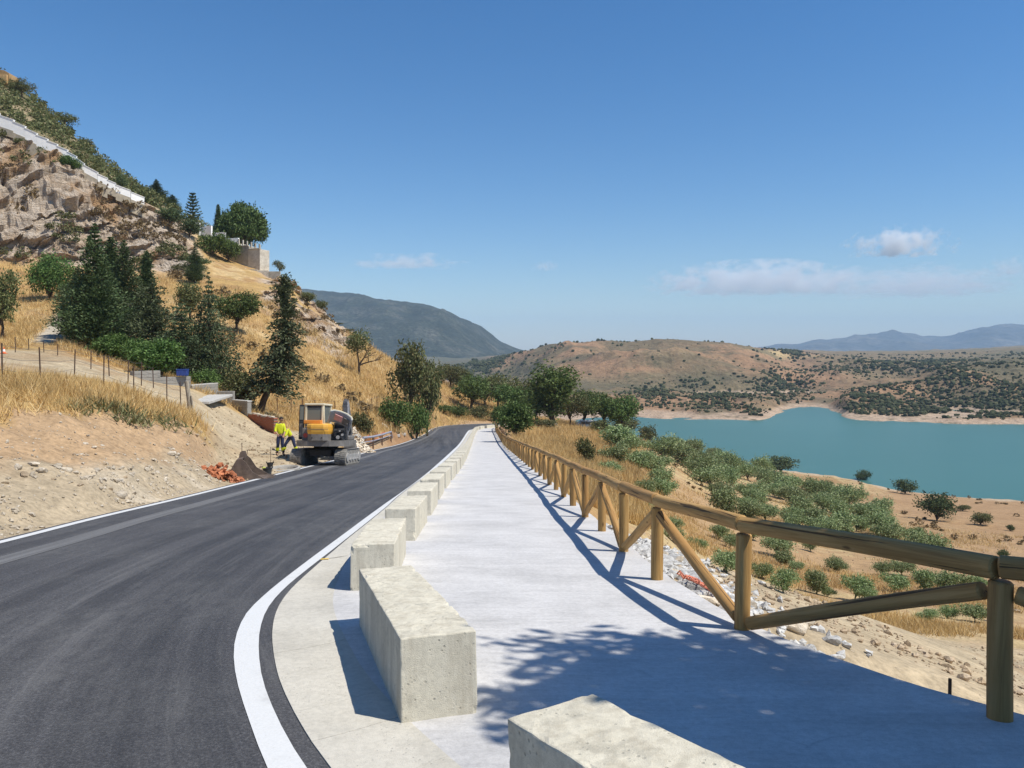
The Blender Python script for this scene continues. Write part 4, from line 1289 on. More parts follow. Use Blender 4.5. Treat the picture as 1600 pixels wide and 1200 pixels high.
# tall leaning conifer above the brick wall: bent trunk, hanging ragged branches, tufted tip
def leaning_conifer():
    rg = np.random.default_rng(54); P = []; A = []; limbs = []
    spine = lambda f: np.array([1.75*math.sin(min(1, f*1.6)*1.57)*.95 + .12*f, 0, 9.8*f])
    for t in range(36):
        f = .16+.84*t/35
        c = spine(f)
        R0 = (2.15*(1-max(0, f-.3)/.62) if f > .3 else 2.2) if f < .78 else .52
        R0 = max(R0, .36)
        if f > .9: R0 = .6*(1-(f-.9)/.13)+.12
        nb = 6
        for k in range(nb):
            a = rg.random()*6.28
            L = R0*(.25+1.05*rg.random()); d = np.array([math.cos(a), math.sin(a), 0])
            m = int(12+44*L); s = rg.random(m)**.8
            dr = .42 if f < .7 else -.2
            q = np.outer(s*L, d); q[:, 2] += (.15*L*s - dr*L*s*s)
            q += c + rg.normal(size=q.shape)*np.array([.13, .13, .10])*(.5+s[:, None])
            P.append(q); A.append(np.tile(d+np.array([0, 0, -.35 if f < .7 else .6]), (m, 1)))
            if L > .7: limbs.append([(tuple(c), .035), (tuple(c+d*L*.9+np.array([0, 0, .1*L-dr*L*.7])), .01)])
    Q = np.concatenate(P)
    sp = [(tuple(spine(f)-(np.array([0, 0, .5]) if f == 0 else 0)), .22*(1-f)**.8+.02) for f in np.linspace(0, 1, 12)]
    proto('leaning_conifer', 9.8, 4.4, [('trunk', tree_trunk('trunk', sp, limbs, BARK)),
                                        ('crown', quads_mesh('crown', leaf_quads(Q, .115, rg, aspect=.42, along=np.concatenate(A), jitter=.75), LEAF['cedar']))])
leaning_conifer()

def plant(kind, name, cat, p, h, w, label, rz=0.0, group=None):
    h0, w0, parts = PROTO[kind]
    o = thing(name, label, cat, p, rz, group)
    o.scale = (w/w0, w/w0, h/h0)
    for nm, me in parts: link(nm, me, o)
    return o
def plant_px(kind, name, cat, px, base, top, wpx, label, depth=None, rz=None, group=None, dmin=3.0):
    """from the photo: column, row of the foot, row of the top, breadth in photo pixels"""
    p = at_depth(px, depth) if depth else on_land(px, base, dmin)
    row = pix(p)[1]
    h = max(.4, (max(row, base if depth is None else row)-top)/F*p.y)
    return plant(kind, name, cat, p, h, wpx/F*p.y, label, rz if rz is not None else (0 if kind in ('leaning_conifer', 'half_bare_tree') else (px*12.9898) % 6.28), group)

G1 = 'trees on the hillside left of the road'
T = [
 # kind, name, category, px, base, top, width, label, depth
 ('cypress', 'conifer_tree', 'tree', 148, 548, 352, 92, 'tallest dark conifer of the clump below the grey cliff, with a pointed top', None),
 ('cypress_b', 'conifer_tree', 'tree', 122, 534, 418, 66, 'bushy dark conifer at the left foot of the clump, beside the pale uphill track', None),
 ('spire', 'conifer_tree', 'tree', 173, 520, 372, 50, 'narrow dark conifer close behind the tallest one of the clump', 68),
 ('cypress_b', 'conifer_tree', 'tree', 194, 530, 377, 64, 'dark conifer in the middle of the clump with a blunt second tip', 66),
 ('spire', 'conifer_tree', 'tree', 229, 505, 394, 38, 'slim dark conifer on the right edge of the clump in front of the cliff', 72),
 ('cedar_b', 'conifer_tree', 'tree', 238, 575, 438, 96, 'broad ragged dark conifer above the grey wall and behind light green bushes', None),
 ('cedar_b', 'conifer_tree', 'tree', 284, 594, 470, 84, 'wide low dark conifer between the ragged one and the dense upright one', None),
 ('cedar', 'conifer_tree', 'tree', 326, 606, 427, 84, 'dense upright dark conifer standing behind the blue box', None),
 ('cypress', 'conifer_tree', 'tree', 304, 445, 384, 34, 'small dark conifer at the right end of the grey cliff', 108),
 ('leaning_conifer', 'conifer_tree', 'tree', 403, 645, 435, 104, 'tall leaning conifer with a bent trunk and drooping branches beside the brick wall', None),
 ('round_tree', 'broadleaf_tree', 'tree', 371, 524, 450, 66, 'small round tree with a forked trunk on the dry slope left of the leaning conifer', None),
 ('dull_tree', 'broadleaf_tree', 'tree', 297, 505, 440, 56, 'olive brown tree behind the dark conifers, halfway up the slope', None),
 ('bright_tree', 'broadleaf_tree', 'tree', 78, 470, 396, 64, 'bright green bushy tree at the foot of the grey cliff', None),
 ('dull_tree', 'broadleaf_tree', 'tree', 2, 530, 420, 66, 'olive green tree cut by the left edge of the photo', None),
 ('bright_tree', 'broadleaf_tree', 'tree', 104, 470, 438, 30, 'small yellowish green bush right of the bright green tree under the cliff', None),
 ('half_bare_tree', 'half_bare_tree', 'tree', 561, 592, 516, 52, 'half bare tree with a dark trunk alone on the golden slope', None),
 ('dull_tree', 'broadleaf_tree', 'tree', 640, 652, 531, 74, 'tall olive green tree right of the half bare tree, on the slope edge', 96),
 ('dull_tree', 'broadleaf_tree', 'tree', 668, 652, 558, 54, 'broad tree leaning on the right side of the tall olive green tree', 100),
 ('round_tree_b', 'broadleaf_tree', 'tree', 703, 606, 564, 56, 'round dull tree on the crest above the bend of the road', None),
 ('round_tree_b', 'broadleaf_tree', 'tree', 680, 604, 568, 44, 'smaller dull tree left of the round one on the crest above the bend', None),
 ('round_tree', 'broadleaf_tree', 'tree', 739, 645, 581, 76, 'spreading tree with a short dark trunk in the dry grass above the bend', None),
 ('round_tree_b', 'broadleaf_tree', 'tree', 778, 648, 578, 66, 'dull green tree just right of the spreading tree above the bend', 165),
 ('round_tree_b', 'broadleaf_tree', 'tree', 818, 648, 584, 62, 'dull green tree half hidden behind the pointed green tree', 172),
 ('ovate_tree', 'broadleaf_tree', 'tree', 861, 668, 568, 84, 'big pointed green tree with a short trunk, tallest near the end of the fence', 128),
 ('round_tree', 'broadleaf_tree', 'tree', 914, 664, 604, 66, 'leftmost of three round green trees in front of the lake shore', 148),
 ('round_tree', 'broadleaf_tree', 'tree', 944, 664, 608, 66, 'middle one of three round green trees in front of the lake shore', 152),
 ('round_tree', 'broadleaf_tree', 'tree', 970, 662, 612, 60, 'rightmost of three round green trees, its crown against the lake', 150),
 ('round_tree', 'broadleaf_tree', 'tree', 800, 650, 596, 60, 'bushy tree between the spreading tree and the big pointed green tree', 150),
 ('round_tree', 'broadleaf_tree', 'tree', 838, 668, 604, 46, 'lower green tree on the left flank of the big pointed green tree', 138),
 ('round_tree_b', 'broadleaf_tree', 'tree', 890, 668, 604, 56, 'green tree filling the gap right of the big pointed green tree', 140),
 ('dull_tree', 'broadleaf_tree', 'tree', 757, 648, 590, 50, 'low dull tree behind the spreading tree above the bend', 162),
 ('round_tree_b', 'broadleaf_tree', 'tree', 722, 610, 574, 40, 'dull tree on the crest right of the round one above the bend', 172),
 ('dull_bush', 'green_bush', 'bush', 846, 690, 652, 44, 'dull green thicket between the bright green bush and the dry grass', 112),
 ('dull_bush', 'green_bush', 'bush', 940, 676, 654, 36, 'low olive thicket under the three round green trees', 132),
 ('bright_bush', 'green_bush', 'bush', 805, 692, 627, 56, 'dense bright green bush leaning over the far end of the wooden fence', 82),
 ('green_bush', 'green_bush', 'bush', 783, 668, 628, 30, 'green bush behind the bright green one at the end of the fence', 112),
 # roadside bushes
 ('green_bush', 'green_bush', 'bush', 618, 676, 618, 50, 'large green bush on the bank beyond the excavator', 82),
 ('green_bush', 'green_bush', 'bush', 651, 668, 622, 40, 'round green bush right of the large one on the bank', 92),
 ('dull_bush', 'flowering_bush', 'bush', 566, 682, 640, 40, 'pale green bush directly right of the raised engine cover', 62),
 ('green_bush', 'green_bush', 'bush', 694, 665, 631, 32, 'left one of the dark green bushes along the bank at the bend', 134),
 ('green_bush', 'green_bush', 'bush', 718, 664, 632, 32, 'right one of the dark green bushes along the bank at the bend', 137),
 ('dull_bush', 'green_bush', 'bush', 750, 663, 632, 34, 'olive green bush on the bank behind the end of the path', 141),
 ('dull_bush', 'green_bush', 'bush', 775, 662, 634, 26, 'small olive bush right of the olive green bush at the end of the path', 143),
 # bushes beside the walled track
 ('bright_bush', 'green_bush', 'bush', 180, 568, 522, 62, 'light green bush with pale flowers at the top of the walled track', None),
 ('bright_bush', 'green_bush', 'bush', 252, 592, 530, 70, 'light green bush over the grey wall left of the blue box', None),
 ('bright_bush', 'green_bush', 'bush', 216, 580, 530, 50, 'green bush between the two light green bushes above the grey wall', None),
 ('green_bush', 'green_bush', 'bush', 322, 612, 574, 54, 'green bush right of the blue box, behind the wall', None),
 ('dull_bush', 'green_bush', 'bush', 366, 628, 576, 56, 'greyish bush behind the stepped wall, left of the leaning conifer', None),
 ('dry_bush', 'dry_bush', 'bush', 382, 634, 602, 36, 'withered brown bush just left of the leaning conifer trunk', None),
 # cliff and skyline
 ('round_tree_b', 'broadleaf_tree', 'tree', 34, 166, 121, 40, 'dark tree on the skyline near the ochre ruin', 155),
 ('thin_tree', 'broadleaf_tree', 'tree', 99, 218, 172, 44, 'greyish tree leaning on the skyline above the white wall', 153),
 ('dull_tree', 'broadleaf_tree', 'tree', 136, 246, 217, 26, 'low tree on the skyline right of the greyish tree', 152),
 ('cypress', 'conifer_tree', 'tree', 244, 326, 280, 32, 'cone shaped dark tree on the skyline left of the tiered pine', 149),
 ('cypress_b', 'conifer_tree', 'tree', 269, 342, 304, 24, 'small dark cone shaped tree between the larger cone and the tiered pine', 149),
 ('tiered_pine', 'tiered_pine_tree', 'tree', 301, 350, 298, 32, 'tiered pine with flat whorls of branches on the skyline', 146),
 ('spire', 'cypress_tree', 'tree', 341, 392, 320, 17, 'slim dark cypress left of the big domed pine', 146),
 ('stone_pine', 'pine_tree', 'tree', 380, 415, 313, 76, 'big domed pine behind the stone terrace wall', 143),
 ('bright_bush', 'green_bush', 'bush', 103, 288, 243, 36, 'dark ivy clump hanging under the white wall', 119),
 ('dark_bush', 'green_bush', 'bush', 189, 300, 274, 20, 'dark round bush just above the white wall', 126),
 ('dark_bush', 'green_bush', 'bush', 265, 372, 326, 46, 'dark green shrub mass under the small cone shaped trees', 127),
 ('dark_bush', 'green_bush', 'bush', 296, 392, 342, 44, 'dark green shrub mass below the tiered pine', 129),
 ('green_bush', 'green_bush', 'bush', 332, 416, 360, 52, 'mid green tree left of the stone terrace wall', 129),
 ('green_bush', 'green_bush', 'bush', 357, 412, 370, 36, 'green shrub touching the left end of the stone terrace wall', 131),
 ('dark_bush', 'green_bush', 'bush', 306, 438, 402, 46, 'dark shrub below the terrace at the end of the cliff', 118),
 ('dull_bush', 'green_bush', 'bush', 282, 438, 410, 30, 'olive shrub at the foot of the cliff end', 114),
 ('dull_bush', 'dry_bush', 'bush', 36, 246, 214, 24, 'brown bush on the cliff edge under the upper white wall', 119),
 ('thin_tree', 'broadleaf_tree', 'tree', 437, 428, 405, 20, 'tiny tree alone on the skyline right of the terrace', 131),
 ('dull_bush', 'green_bush', 'bush', 480, 488, 455, 26, 'left one of two bushes on the rocky spur against the far mountain', 122),
 ('dull_bush', 'green_bush', 'bush', 498, 500, 468, 26, 'right one of two bushes on the rocky spur against the far mountain', 123),
 ('thin_tree', 'broadleaf_tree', 'tree', 529, 523, 504, 20, 'tiny bush on the slope edge below the rocky spur', 126),
 ('dull_bush', 'green_bush', 'bush', 541, 532, 515, 26, 'pale bush on the slope edge left of the half bare tree', 128),
 # valley side
 ('dull_bush', 'green_bush', 'bush', 916, 728, 680, 34, 'olive brown bush behind the fence in the dry grass', None),
 ('dull_bush', 'green_bush', 'bush', 976, 676, 648, 44, 'brownish bush at the left end of the lake', None),
 ('dull_bush', 'green_bush', 'bush', 1014, 694, 663, 30, 'small brownish bush against the water right of the first olive trees', None),
 ('dark_bush', 'green_bush', 'bush', 1221, 738, 714, 62, 'dark broad bush on the shore behind the top of the olive grove', None),
 ('dark_bush', 'green_bush', 'bush', 1350, 745, 735, 24, 'small dark bush on the shore right of the broad one', None),
 ('dark_bush', 'green_bush', 'bush', 1414, 772, 750, 36, 'dark bush at the water edge above the big round bush', None),
 ('dark_bush', 'green_bush', 'bush', 1464, 814, 772, 60, 'big dark round bush alone on the tan shore', None),
 ('dull_bush', 'green_bush', 'bush', 1504, 799, 788, 22, 'small low bush right of the big dark round bush', None),
 ('dull_bush', 'green_bush', 'bush', 1532, 820, 798, 30, 'ragged low bush on the tan shore near the right edge', None),
 ('dark_bush', 'green_bush', 'bush', 1568, 874, 860, 18, 'tiny dark shrub alone on the bare slope above the rail', None),
 ('dark_bush', 'green_bush', 'bush', 1578, 830, 820, 14, 'tiniest shrub on the tan shore at the right edge', None),
]
for (kind, nm, cat, px, base, top, w, lab, dep) in T:
    plant_px(kind, nm, cat, px, base, top, w, lab, dep, group=None)

# ------------------------------------------------------------------ olive grove
OL = [(200,100,105),(232,112,80),(180,150,95),(165,205,65),(345,130,95),(375,118,70),(320,175,105),(340,235,85),(350,270,85),(450,130,85),(470,165,95),(480,200,105),(510,230,95),(540,275,65),(560,160,85),(600,190,85),(640,210,78),(650,270,105),
 (670,300,78),(700,350,78),(575,330,95),(690,200,78),(720,230,95),(780,250,110),(800,290,95),(815,330,105),(820,370,85),(790,390,65),(860,280,78),(900,310,85),(950,290,85),(990,300,85),(960,360,78),(970,400,105),(880,400,78),(1070,360,85),
 (1100,340,85),(1110,400,85),(1120,430,85),(1250,455,120),(1210,430,60),(300,340,45),(385,395,60),(380,430,60),(460,460,58),(540,420,70),(580,455,58),(565,530,80),(740,470,88),(760,515,66),(805,540,48),(690,555,72),(765,598,84),(955,538,66),
 (880,605,78),(920,632,40),(1015,618,96),(1060,645,52),(1110,550,56),(1145,600,78),(1175,545,66),(1255,600,76),(1320,590,64),(1370,612,84),(1430,600,56),(1265,715,56),(1335,700,56),(1430,700,84),(1500,715,48),(1190,480,60),(1040,470,56),(660,430,56),
 (1380,530,60),(1300,520,50),(860,470,52),(520,130,70),(430,105,60)]
def olive_grove():
    rg = random.Random(3); trees = []
    more = [(x+w*rg.uniform(.45, .75)*rg.choice((-1, 1)), y+w*rg.uniform(-.25, .4), w*rg.uniform(.7, 1.0)) for x, y, w in OL[6::2] if y < 430 and x < 1230]
    for i, (x, y, w) in enumerate(OL+more):
        px = 880+.45*x; py = 640+.45*y; wp = w*.45*1.3
        p = on_land(px, py+wp*.36, 12)
        wm = wp/F*p.y; wm = min(wm, 6.2)
        h = wm*rg.uniform(.62, .78)
        o = plant('olive_%d' % rg.randrange(5), 'olive_tree', 'olive tree', p, h, wm, '', rg.random()*6.28, 'olive trees on the slope above the lake')
        o.scale = (o.scale[0]*rg.uniform(.85, 1.2), o.scale[1]*rg.uniform(.8, 1.15), o.scale[2]*rg.uniform(.88, 1.15)); o.rotation_euler = (rg.uniform(-.12, .12), rg.uniform(-.12, .12), o.rotation_euler[2])
        trees.append((px, py, wm, o))
    # say where each one shows: between which fence posts, above or under the rail, and its turn from the left
    posts = [('left of the fourth fence post', 0, 974), ('between the third and fourth fence posts', 974, 1030), ('between the second and third fence posts', 1030, 1160),
             ('right of the second fence post', 1160, 1360), ('well left of the nearest fence post', 1360, 1480), ('beside the nearest fence post', 1480, 1700)]
    def rail_row(px): return float(np.interp(px, [774, 844, 895, 940, 973, 1030, 1160, 1560], [668, 690, 715, 745, 757, 785, 815, 885]))
    bins = {}
    for t in trees:
        for k, (nm, a, b) in enumerate(posts):
            if a <= t[0] < b: bins.setdefault((k, t[1] < rail_row(t[0])), []).append(t)
    for (k, above), L in bins.items():
        L.sort(key=lambda t: t[0])
        big = max(L, key=lambda t: t[2])
        for i, t in enumerate(L):
            t[3]['label'] = '%s olive tree from the left %s the rail, %s' % (nth(i+1), 'above' if above else 'below', posts[k][0])
olive_grove()

# ------------------------------------------------------------------ shade tree beyond the right edge of the photo
def shade_tree():
    rg = np.random.default_rng(77)
    lobes = []; limbs = []
    off = np.array([SUN_DIR.x, SUN_DIR.y])/SUN_DIR.z
    # crown parts stand up the sun's path from the places they shade
    for (gx, gy, h, r) in SHADE_SPOTS:
        z0 = float(road_z(gy))
        c = np.array([gx+off[0]*h, gy+off[1]*h, z0+h])
        lobes.append((c[0], c[1], c[2], r, r, r*.55))
    C = np.array(lobes)[:, :3].mean(0)
    base = np.array([C[0]+1.2, C[1]-.4, 0]); base[2] = ground_z(base[0], base[1])
    o = thing('shade_tree', 'leafy tree just outside the right edge that shades the path', 'tree', base)
    L2 = [(l[0]-base[0], l[1]-base[1], l[2]-base[2], l[3], l[4], l[5]) for l in lobes]
    for l in L2: limbs.append([((0, 0, 2.6), .09), ((l[0]*.55, l[1]*.55, 2.6+(l[2]-2.6)*.6), .055), (l[:3], .015)])
    link('trunk', tree_trunk('trunk', [((0, 0, -.4), .2), ((.05, 0, 1.4), .16), ((0, 0, 3.0), .12)], limbs, BARK), o)
    link('crown', crown_lobes(L2, 5200, 8, .10, .13, 78, .15, .45, LEAF['broad']), o)
SHADE_SPOTS = [(0.95, 5.55, 6.6, .75), (1.75, 5.35, 6.2, .85), (2.55, 4.75, 5.8, .75), (0.62, 4.75, 6.4, .70), (1.5, 4.45, 6.0, .75), (2.3, 4.0, 5.6, .75), (3.1, 3.9, 5.6, .7),
               (1.15, 3.7, 5.8, .5), (1.75, 3.35, 5.6, .6), (2.6, 3.1, 5.6, .7), (3.5, 3.1, 5.4, .7), (2.0, 2.5, 5.4, .6), (3.0, 2.2, 5.2, .8), (0.45, 4.15, 6.2, .42), (1.25, 2.75, 5.4, .28),
               (3.4, 1.2, 6.5, 1.3), (4.6, 2.2, 6.2, 1.3), (2.2, .4, 7.2, 1.3), (4.4, .2, 7.0, 1.5), (5.8, 1.4, 6.0, 1.4), (.9, .6, 8.0, 1.0), (3.3, -.9, 7.6, 1.4), (5.6, -.4, 5.4, 1.3), (4.6, 3.6, 6.0, .9)]
shade_tree()

# ------------------------------------------------------------------ dry grass
def grass_mat(name, cols, trans=.2):
    M = Mat(name, .7, .2)
    c = M.ramp(M.island(), [(i/(len(cols)-1), k) for i, k in enumerate(cols)])
    c = M.mix(1.0, c, M.ramp(M.noise(.25, 4, .6), [(0.3, .72), (0.7, 1.2)]), 'MULTIPLY')
    M.color(c)
    tr = M.n('ShaderNodeBsdfTranslucent'); M.l(c, tr.inputs[0])
    ms = M.n('ShaderNodeMixShader'); ms.inputs[0].default_value = trans
    M.l(M.b.outputs[0], ms.inputs[1]); M.l(tr.outputs[0], ms.inputs[2])
    M.l(ms.outputs[0], M.nt.nodes['Material Output'].inputs['Surface'])
    return M.m
GOLD = grass_mat('dry_grass_blades', [(.46, .29, .105), (.60, .41, .16), (.70, .51, .23), (.54, .34, .13), (.72, .57, .31)])
WEED = grass_mat('green_weed', [(.12, .14, .055), (.20, .20, .09), (.32, .28, .14)])
def blades(name, P, hgt, wid, per, spread, mat, seed, lean=.35, label=None):
    rg = np.random.default_rng(seed)
    n = len(P)*per
    B = np.repeat(P, per, 0) + np.concatenate([rg.normal(size=(n, 2))*np.repeat(spread, per)[:, None], np.zeros((n, 1))], 1)
    h = np.repeat(hgt, per)*(.55+.7*rg.random(n)); w = np.repeat(wid, per)
    a = rg.random(n)*6.283
    d = np.stack([np.cos(a), np.sin(a), np.zeros(n)], 1)
    le = rg.normal(size=(n, 2))*lean
    tip = B + np.concatenate([le*h[:, None], h[:, None]*np.ones((n, 1))], 1)
    B[:, 2] -= .05
    V = np.stack([B-d*w[:, None]/2, B+d*w[:, None]/2, tip], 1).reshape(-1, 3)
    me = np_mesh(name, V, np.arange(len(V)).reshape(-1, 3), mat)
    return link(name, me, kind='stuff', label=label)
def scatter(n, pxr, dr, cond, seed, pw=1.0):
    """points on the near land, thinning with distance"""
    rg = np.random.default_rng(seed)
    px = rg.uniform(*pxr, n); d = np.exp(rg.uniform(math.log(dr[0]), math.log(dr[1]), n)) if pw == 1 else rg.uniform(dr[0], dr[1], n)
    X = (px-800)/F*d; Y = d
    z, px_, d_, kl, kr, wl = land(X, Y)
    m = cond(X, Y, z, px_, d_, kl, kr, wl)
    ins = in_poly(X, Y, _CORRs); m &= ~ins
    return np.stack([X, Y, z], 1)[m], d[m]
def grow_grass():
    n2 = lambda X, Y, s: fbm(X*.5, Y*.5, None, 3, s)
    onpath = lambda px, d_, z: np.abs(px-(60+(545-(HZ+F*(EYE-z)/d_))*1.0)) < 26
    nottrack = lambda px, kl: ~(((kl > 3.5) & (kl < 5.15) & (px < 560)) | ((px > 318+0*px) & (px < 540) & (kl < 5.1)))
    P, d = scatter(60000, (-260, 560), (18, 135), lambda X, Y, z, px, d_, kl, kr, wl: (kl > 1.9) & (kl < 8.9) & nottrack(px, kl) & ~(onpath(px, d_, z) & (kl > 5.0) & (kl < 7.3)) & (n2(X, Y, 91) > -.3), 91)
    kp = np.random.default_rng(5).random(len(d)) < np.clip((d-14)/40, .3, 1); P, d = P[kp], d[kp]
    s = d/40
    blades('dry_grass', P, .30+.10*s, .022+.016*s, 5, .10+.12*s, GOLD, 92, .5)
    P, d = scatter(26000, (540, 800), (48, 200), lambda X, Y, z, px, d_, kl, kr, wl: (kl > 3.2) & (wl > .5) & (n2(X, Y, 93) > -.4), 93)
    s = d/40
    blades('dry_grass', P, .36+.08*s, .022+.016*s, 5, .10+.12*s, GOLD, 94)
    # tall straw along the crest of the cut
    P, d = scatter(4200, (-200, 300), (18, 34), lambda X, Y, z, px, d_, kl, kr, wl: (kl > 1.92) & (kl < 3.2) & (n2(X*1.2, Y*1.2, 95) > .08), 95)
    blades('tall_straw', P, np.clip(.55+.45*fbm(P[:, 0]*.7, P[:, 1]*.7, None, 3, 6), .25, 1), .022+0*d, 5, .15+0*d, GOLD, 96, .48)
    P, d = scatter(5200, (-100, 312), (18, 34), lambda X, Y, z, px, d_, kl, kr, wl: (kl > 1.72) & (kl < 2.12) & (n2(X*1.1, Y*1.1, 97) > .28) & (px > 40), 97)
    blades('green_weeds', P, .26+0*d, .06+0*d, 6, .16+0*d, WEED, 98, .9)
    # straw beyond the fence and in the grove
    P, d = scatter(26000, (790, 1010), (26, 170), lambda X, Y, z, px, d_, kl, kr, wl: (wl < .5) & (kr > 1.2) & (n2(X, Y, 99) > -.35-.0*px) & (px < 985-60*(n2(X, Y, 5))), 99)
    s = d/40
    blades('dry_grass', P, .5+.14*s, .022+.016*s, 5, .12+.12*s, GOLD, 100)
    P, d = scatter(30000, (980, 1640), (24, 130), lambda X, Y, z, px, d_, kl, kr, wl: (wl < .5) & (kr > 3.15) & (kr < 6.5) & (fbm(X*.09, Y*.09, None, 4, 21)+.4*n2(X, Y, 22) > -.08), 101)
    s = d/40
    blades('dry_grass', P, .22+.07*s, .018+.014*s, 4, .12+.14*s, GOLD, 102, .5)
grow_grass()

# ------------------------------------------------------------------ scrub on the rocky hill and far shrubs
def scrub():
    rg = np.random.default_rng(111); V = []
    P, d = scatter(1100, (-120, 330), (118, 170), lambda X, Y, z, px, d_, kl, kr, wl: (kl > 11.15) & (kl < 13.2), 112, 2)
    def add(P, lo, hi, n, ls):
        for p in P:
            r = rg.uniform(lo, hi); q, u = lobe_points([(0, 0, r*.55, r, r, r*.75)], n, rg, .4)
            V.append(leaf_quads(q+p, ls, rg, aspect=.55))
    add(P[:270], .7, 1.9, 90, .24)
    link('hill_scrub', quads_mesh('hill_scrub', np.concatenate(V), LEAF['dull']), kind='stuff')
    V.clear()
    P, d = scatter(700, (-120, 300), (106, 126), lambda X, Y, z, px, d_, kl, kr, wl: (kl > 8.8) & (kl < 11.1) & (fbm(X*.12, z*.2, None, 3, 7) > .12), 113, 2)
    add(P[:45], .3, .8, 50, .2)
    add(P[45:110], .5, 1.3, 70, .2)
    P, d = scatter(700, (300, 620), (66, 132), lambda X, Y, z, px, d_, kl, kr, wl: (kl > 6.2) & (kl < 11.5) & (fbm(X*.1, Y*.1, None, 3, 8) > .18), 114, 2)
    add(P[:70], .35, .9, 60, .18)
    P, d = scatter(500, (1000, 1640), (60, 230), lambda X, Y, z, px, d_, kl, kr, wl: (kr > 5) & (z > LAKE_Z+.8) & (fbm(X*.05, Y*.05, None, 3, 9) > .1), 115, 2)
    add(P[:150], .2, .6, 44, .16)
    cl, _ = scatter(600, (-100, 300), (109, 122), lambda X, Y, z, px, d_, kl, kr, wl: (kl > 9.0) & (kl < 11.0) & (fbm(X*.15, z*.25, None, 3, 17) > .1), 118, 2)
    keepV = list(V); V.clear(); add(cl[:60]-np.array([0, 1.2, 0]), .4, 1.2, 70, .18)
    link('cliff_scrub', quads_mesh('cliff_scrub', np.concatenate(V), LEAF['dull']), kind='stuff'); V.clear(); V.extend(keepV)
    link('dry_scrub', quads_mesh('dry_scrub', np.concatenate(V), LEAF['dry']), kind='stuff')
scrub()

def far_shrubs():
    rg = np.random.default_rng(121)
    N = 90000
    px = rg.uniform(640, 1760, N); d = np.exp(rg.uniform(math.log(405), math.log(1500), N))
    X = (px-800)/F*d; Y = d
    z, px_, k = hills(X, Y)
    row = HZ+F*(EYE-z)/d
    n1 = fbm(X*.012, Y*.012, None, 4, 122); n2 = fbm(X*.004, Y*.004, None, 3, 123)
    dens = .05+.25*np.clip(n1+n2, 0, 1)
    g = lambda cx, cy, sx, sy: np.exp(-((px-cx)/sx)**2-((row-cy)/sy)**2)
    f = np.clip(sstep(1300, 1345, px)*sstep(1.2, 1.6, k)*(1-sstep(2.9, 3.5, k+.6*n1))*1.2, 0, 1)
    f = np.maximum(f, sstep(1500, 1580, px)*sstep(2.5, 3, k)*(1-sstep(4.0, 4.8, k))*(.55+n1))
    f = np.maximum(f, g(1030, 618, 40, 14)*.9); f = np.maximum(f, g(1085, 600, 34, 9)*.8); f = np.maximum(f, g(1120, 625, 50, 16)*.95); f = np.maximum(f, g(1215, 603, 45, 18)*1.1)
    f = np.maximum(f, g(1180, 648, 22, 7)*1.2); f = np.maximum(f, g(1240, 550, 14, 7)); f = np.maximum(f, g(1420, 575, 120, 10)*.55)
    f = np.maximum(f, (1-sstep(745, 815, px+25*n1))*.8)
    keep = (rg.random(N) < np.clip(dens*.75*(n1*1.3+n2 > .05)+.012+f*1.0, 0, 1)*np.clip((d/700), .3, 1.3)) & (z > LAKE_Z+1.5) & (k > .9) & (k < 5.9)
    # the dark rock and trees at the water's edge
    X, Y, z, d, px, f = X[keep], Y[keep], z[keep], d[keep], px[keep], f[keep]
    n = len(X)
    ico = bmesh.new(); bmesh.ops.create_icosphere(ico, subdivisions=1, radius=1.0)
    IV = np.array([v.co[:] for v in ico.verts]); ico.verts.index_update(); IF = np.array([[v.index for v in q.verts] for q in ico.faces]); ico.free()
    r = (.45+1.25*rg.random(n)**2.2)*(1+.35*f)*np.clip(d/650, .8, 1.7)
    jit = 1+.32*rg.normal(size=(n, len(IV)))*.6
    V = IV[None]*jit[..., None]*r[:, None, None]*np.array([1, 1, .85]); V[..., 2] += r[:, None]*.45
    V += np.stack([X, Y, z], 1)[:, None, :]
    Fc = IF[None]+(np.arange(n)*len(IV))[:, None, None]
    M = Mat('far_shrub', .95, .1)
    M.color(M.ramp(M.island(), [(0, (.028, .036, .018)), (.5, (.05, .058, .028)), (1, (.095, .095, .05))]))
    print('far shrubs', n)
    link('far_shrubs', np_mesh('far_shrubs', V.reshape(-1, 3), Fc.reshape(-1, 3), M.m), kind='stuff')
far_shrubs()
# ================================================================== BUILT THINGS AND MACHINES
def rock_mat(name, a, b, c, sc=3.0):
    M = Mat(name, .92, .2); o = M.obj()
    n = M.noise(sc, 6, .68, o); f = M.noise(sc*9, 4, .7, o)
    col = M.ramp(n, [(0.3, a), (0.5, b), (0.72, c)])
    col = M.mix(1.0, col, M.ramp(f, [(0.3, .72), (0.65, 1.15)]), 'MULTIPLY')
    hs = M.n('ShaderNodeHueSaturation'); M.put(hs.inputs['Value'], M.math('ADD', M.math('MULTIPLY', M.objrand(), .5), .75)); M.put(hs.inputs['Color'], col)
    M.color(hs.outputs[0]); M.normal(M.bump(M.math('ADD', n, M.math('MULTIPLY', f, .3)), .7, .05)); return M.m
ROCK_PALE = rock_mat('pale_stone', (.38, .315, .23), (.55, .47, .36), (.68, .61, .51))
ROCK_TAN = rock_mat('tan_stone', (.25, .18, .115), (.38, .29, .19), (.50, .40, .29))
ROCK_GREY = rock_mat('grey_rubble', (.26, .25, .235), (.46, .45, .43), (.66, .65, .62))
ROCK_BRICK = rock_mat('orange_rubble', (.30, .10, .05), (.46, .17, .08), (.58, .27, .15))
STONES = {k: [blob_mesh('stone', m, s, 2, .35, 1.7, .72, (1, .8, .8), True) for s in range(4)] for k, m in (('pale', ROCK_PALE), ('tan', ROCK_TAN), ('grey', ROCK_GREY), ('brick', ROCK_BRICK))}
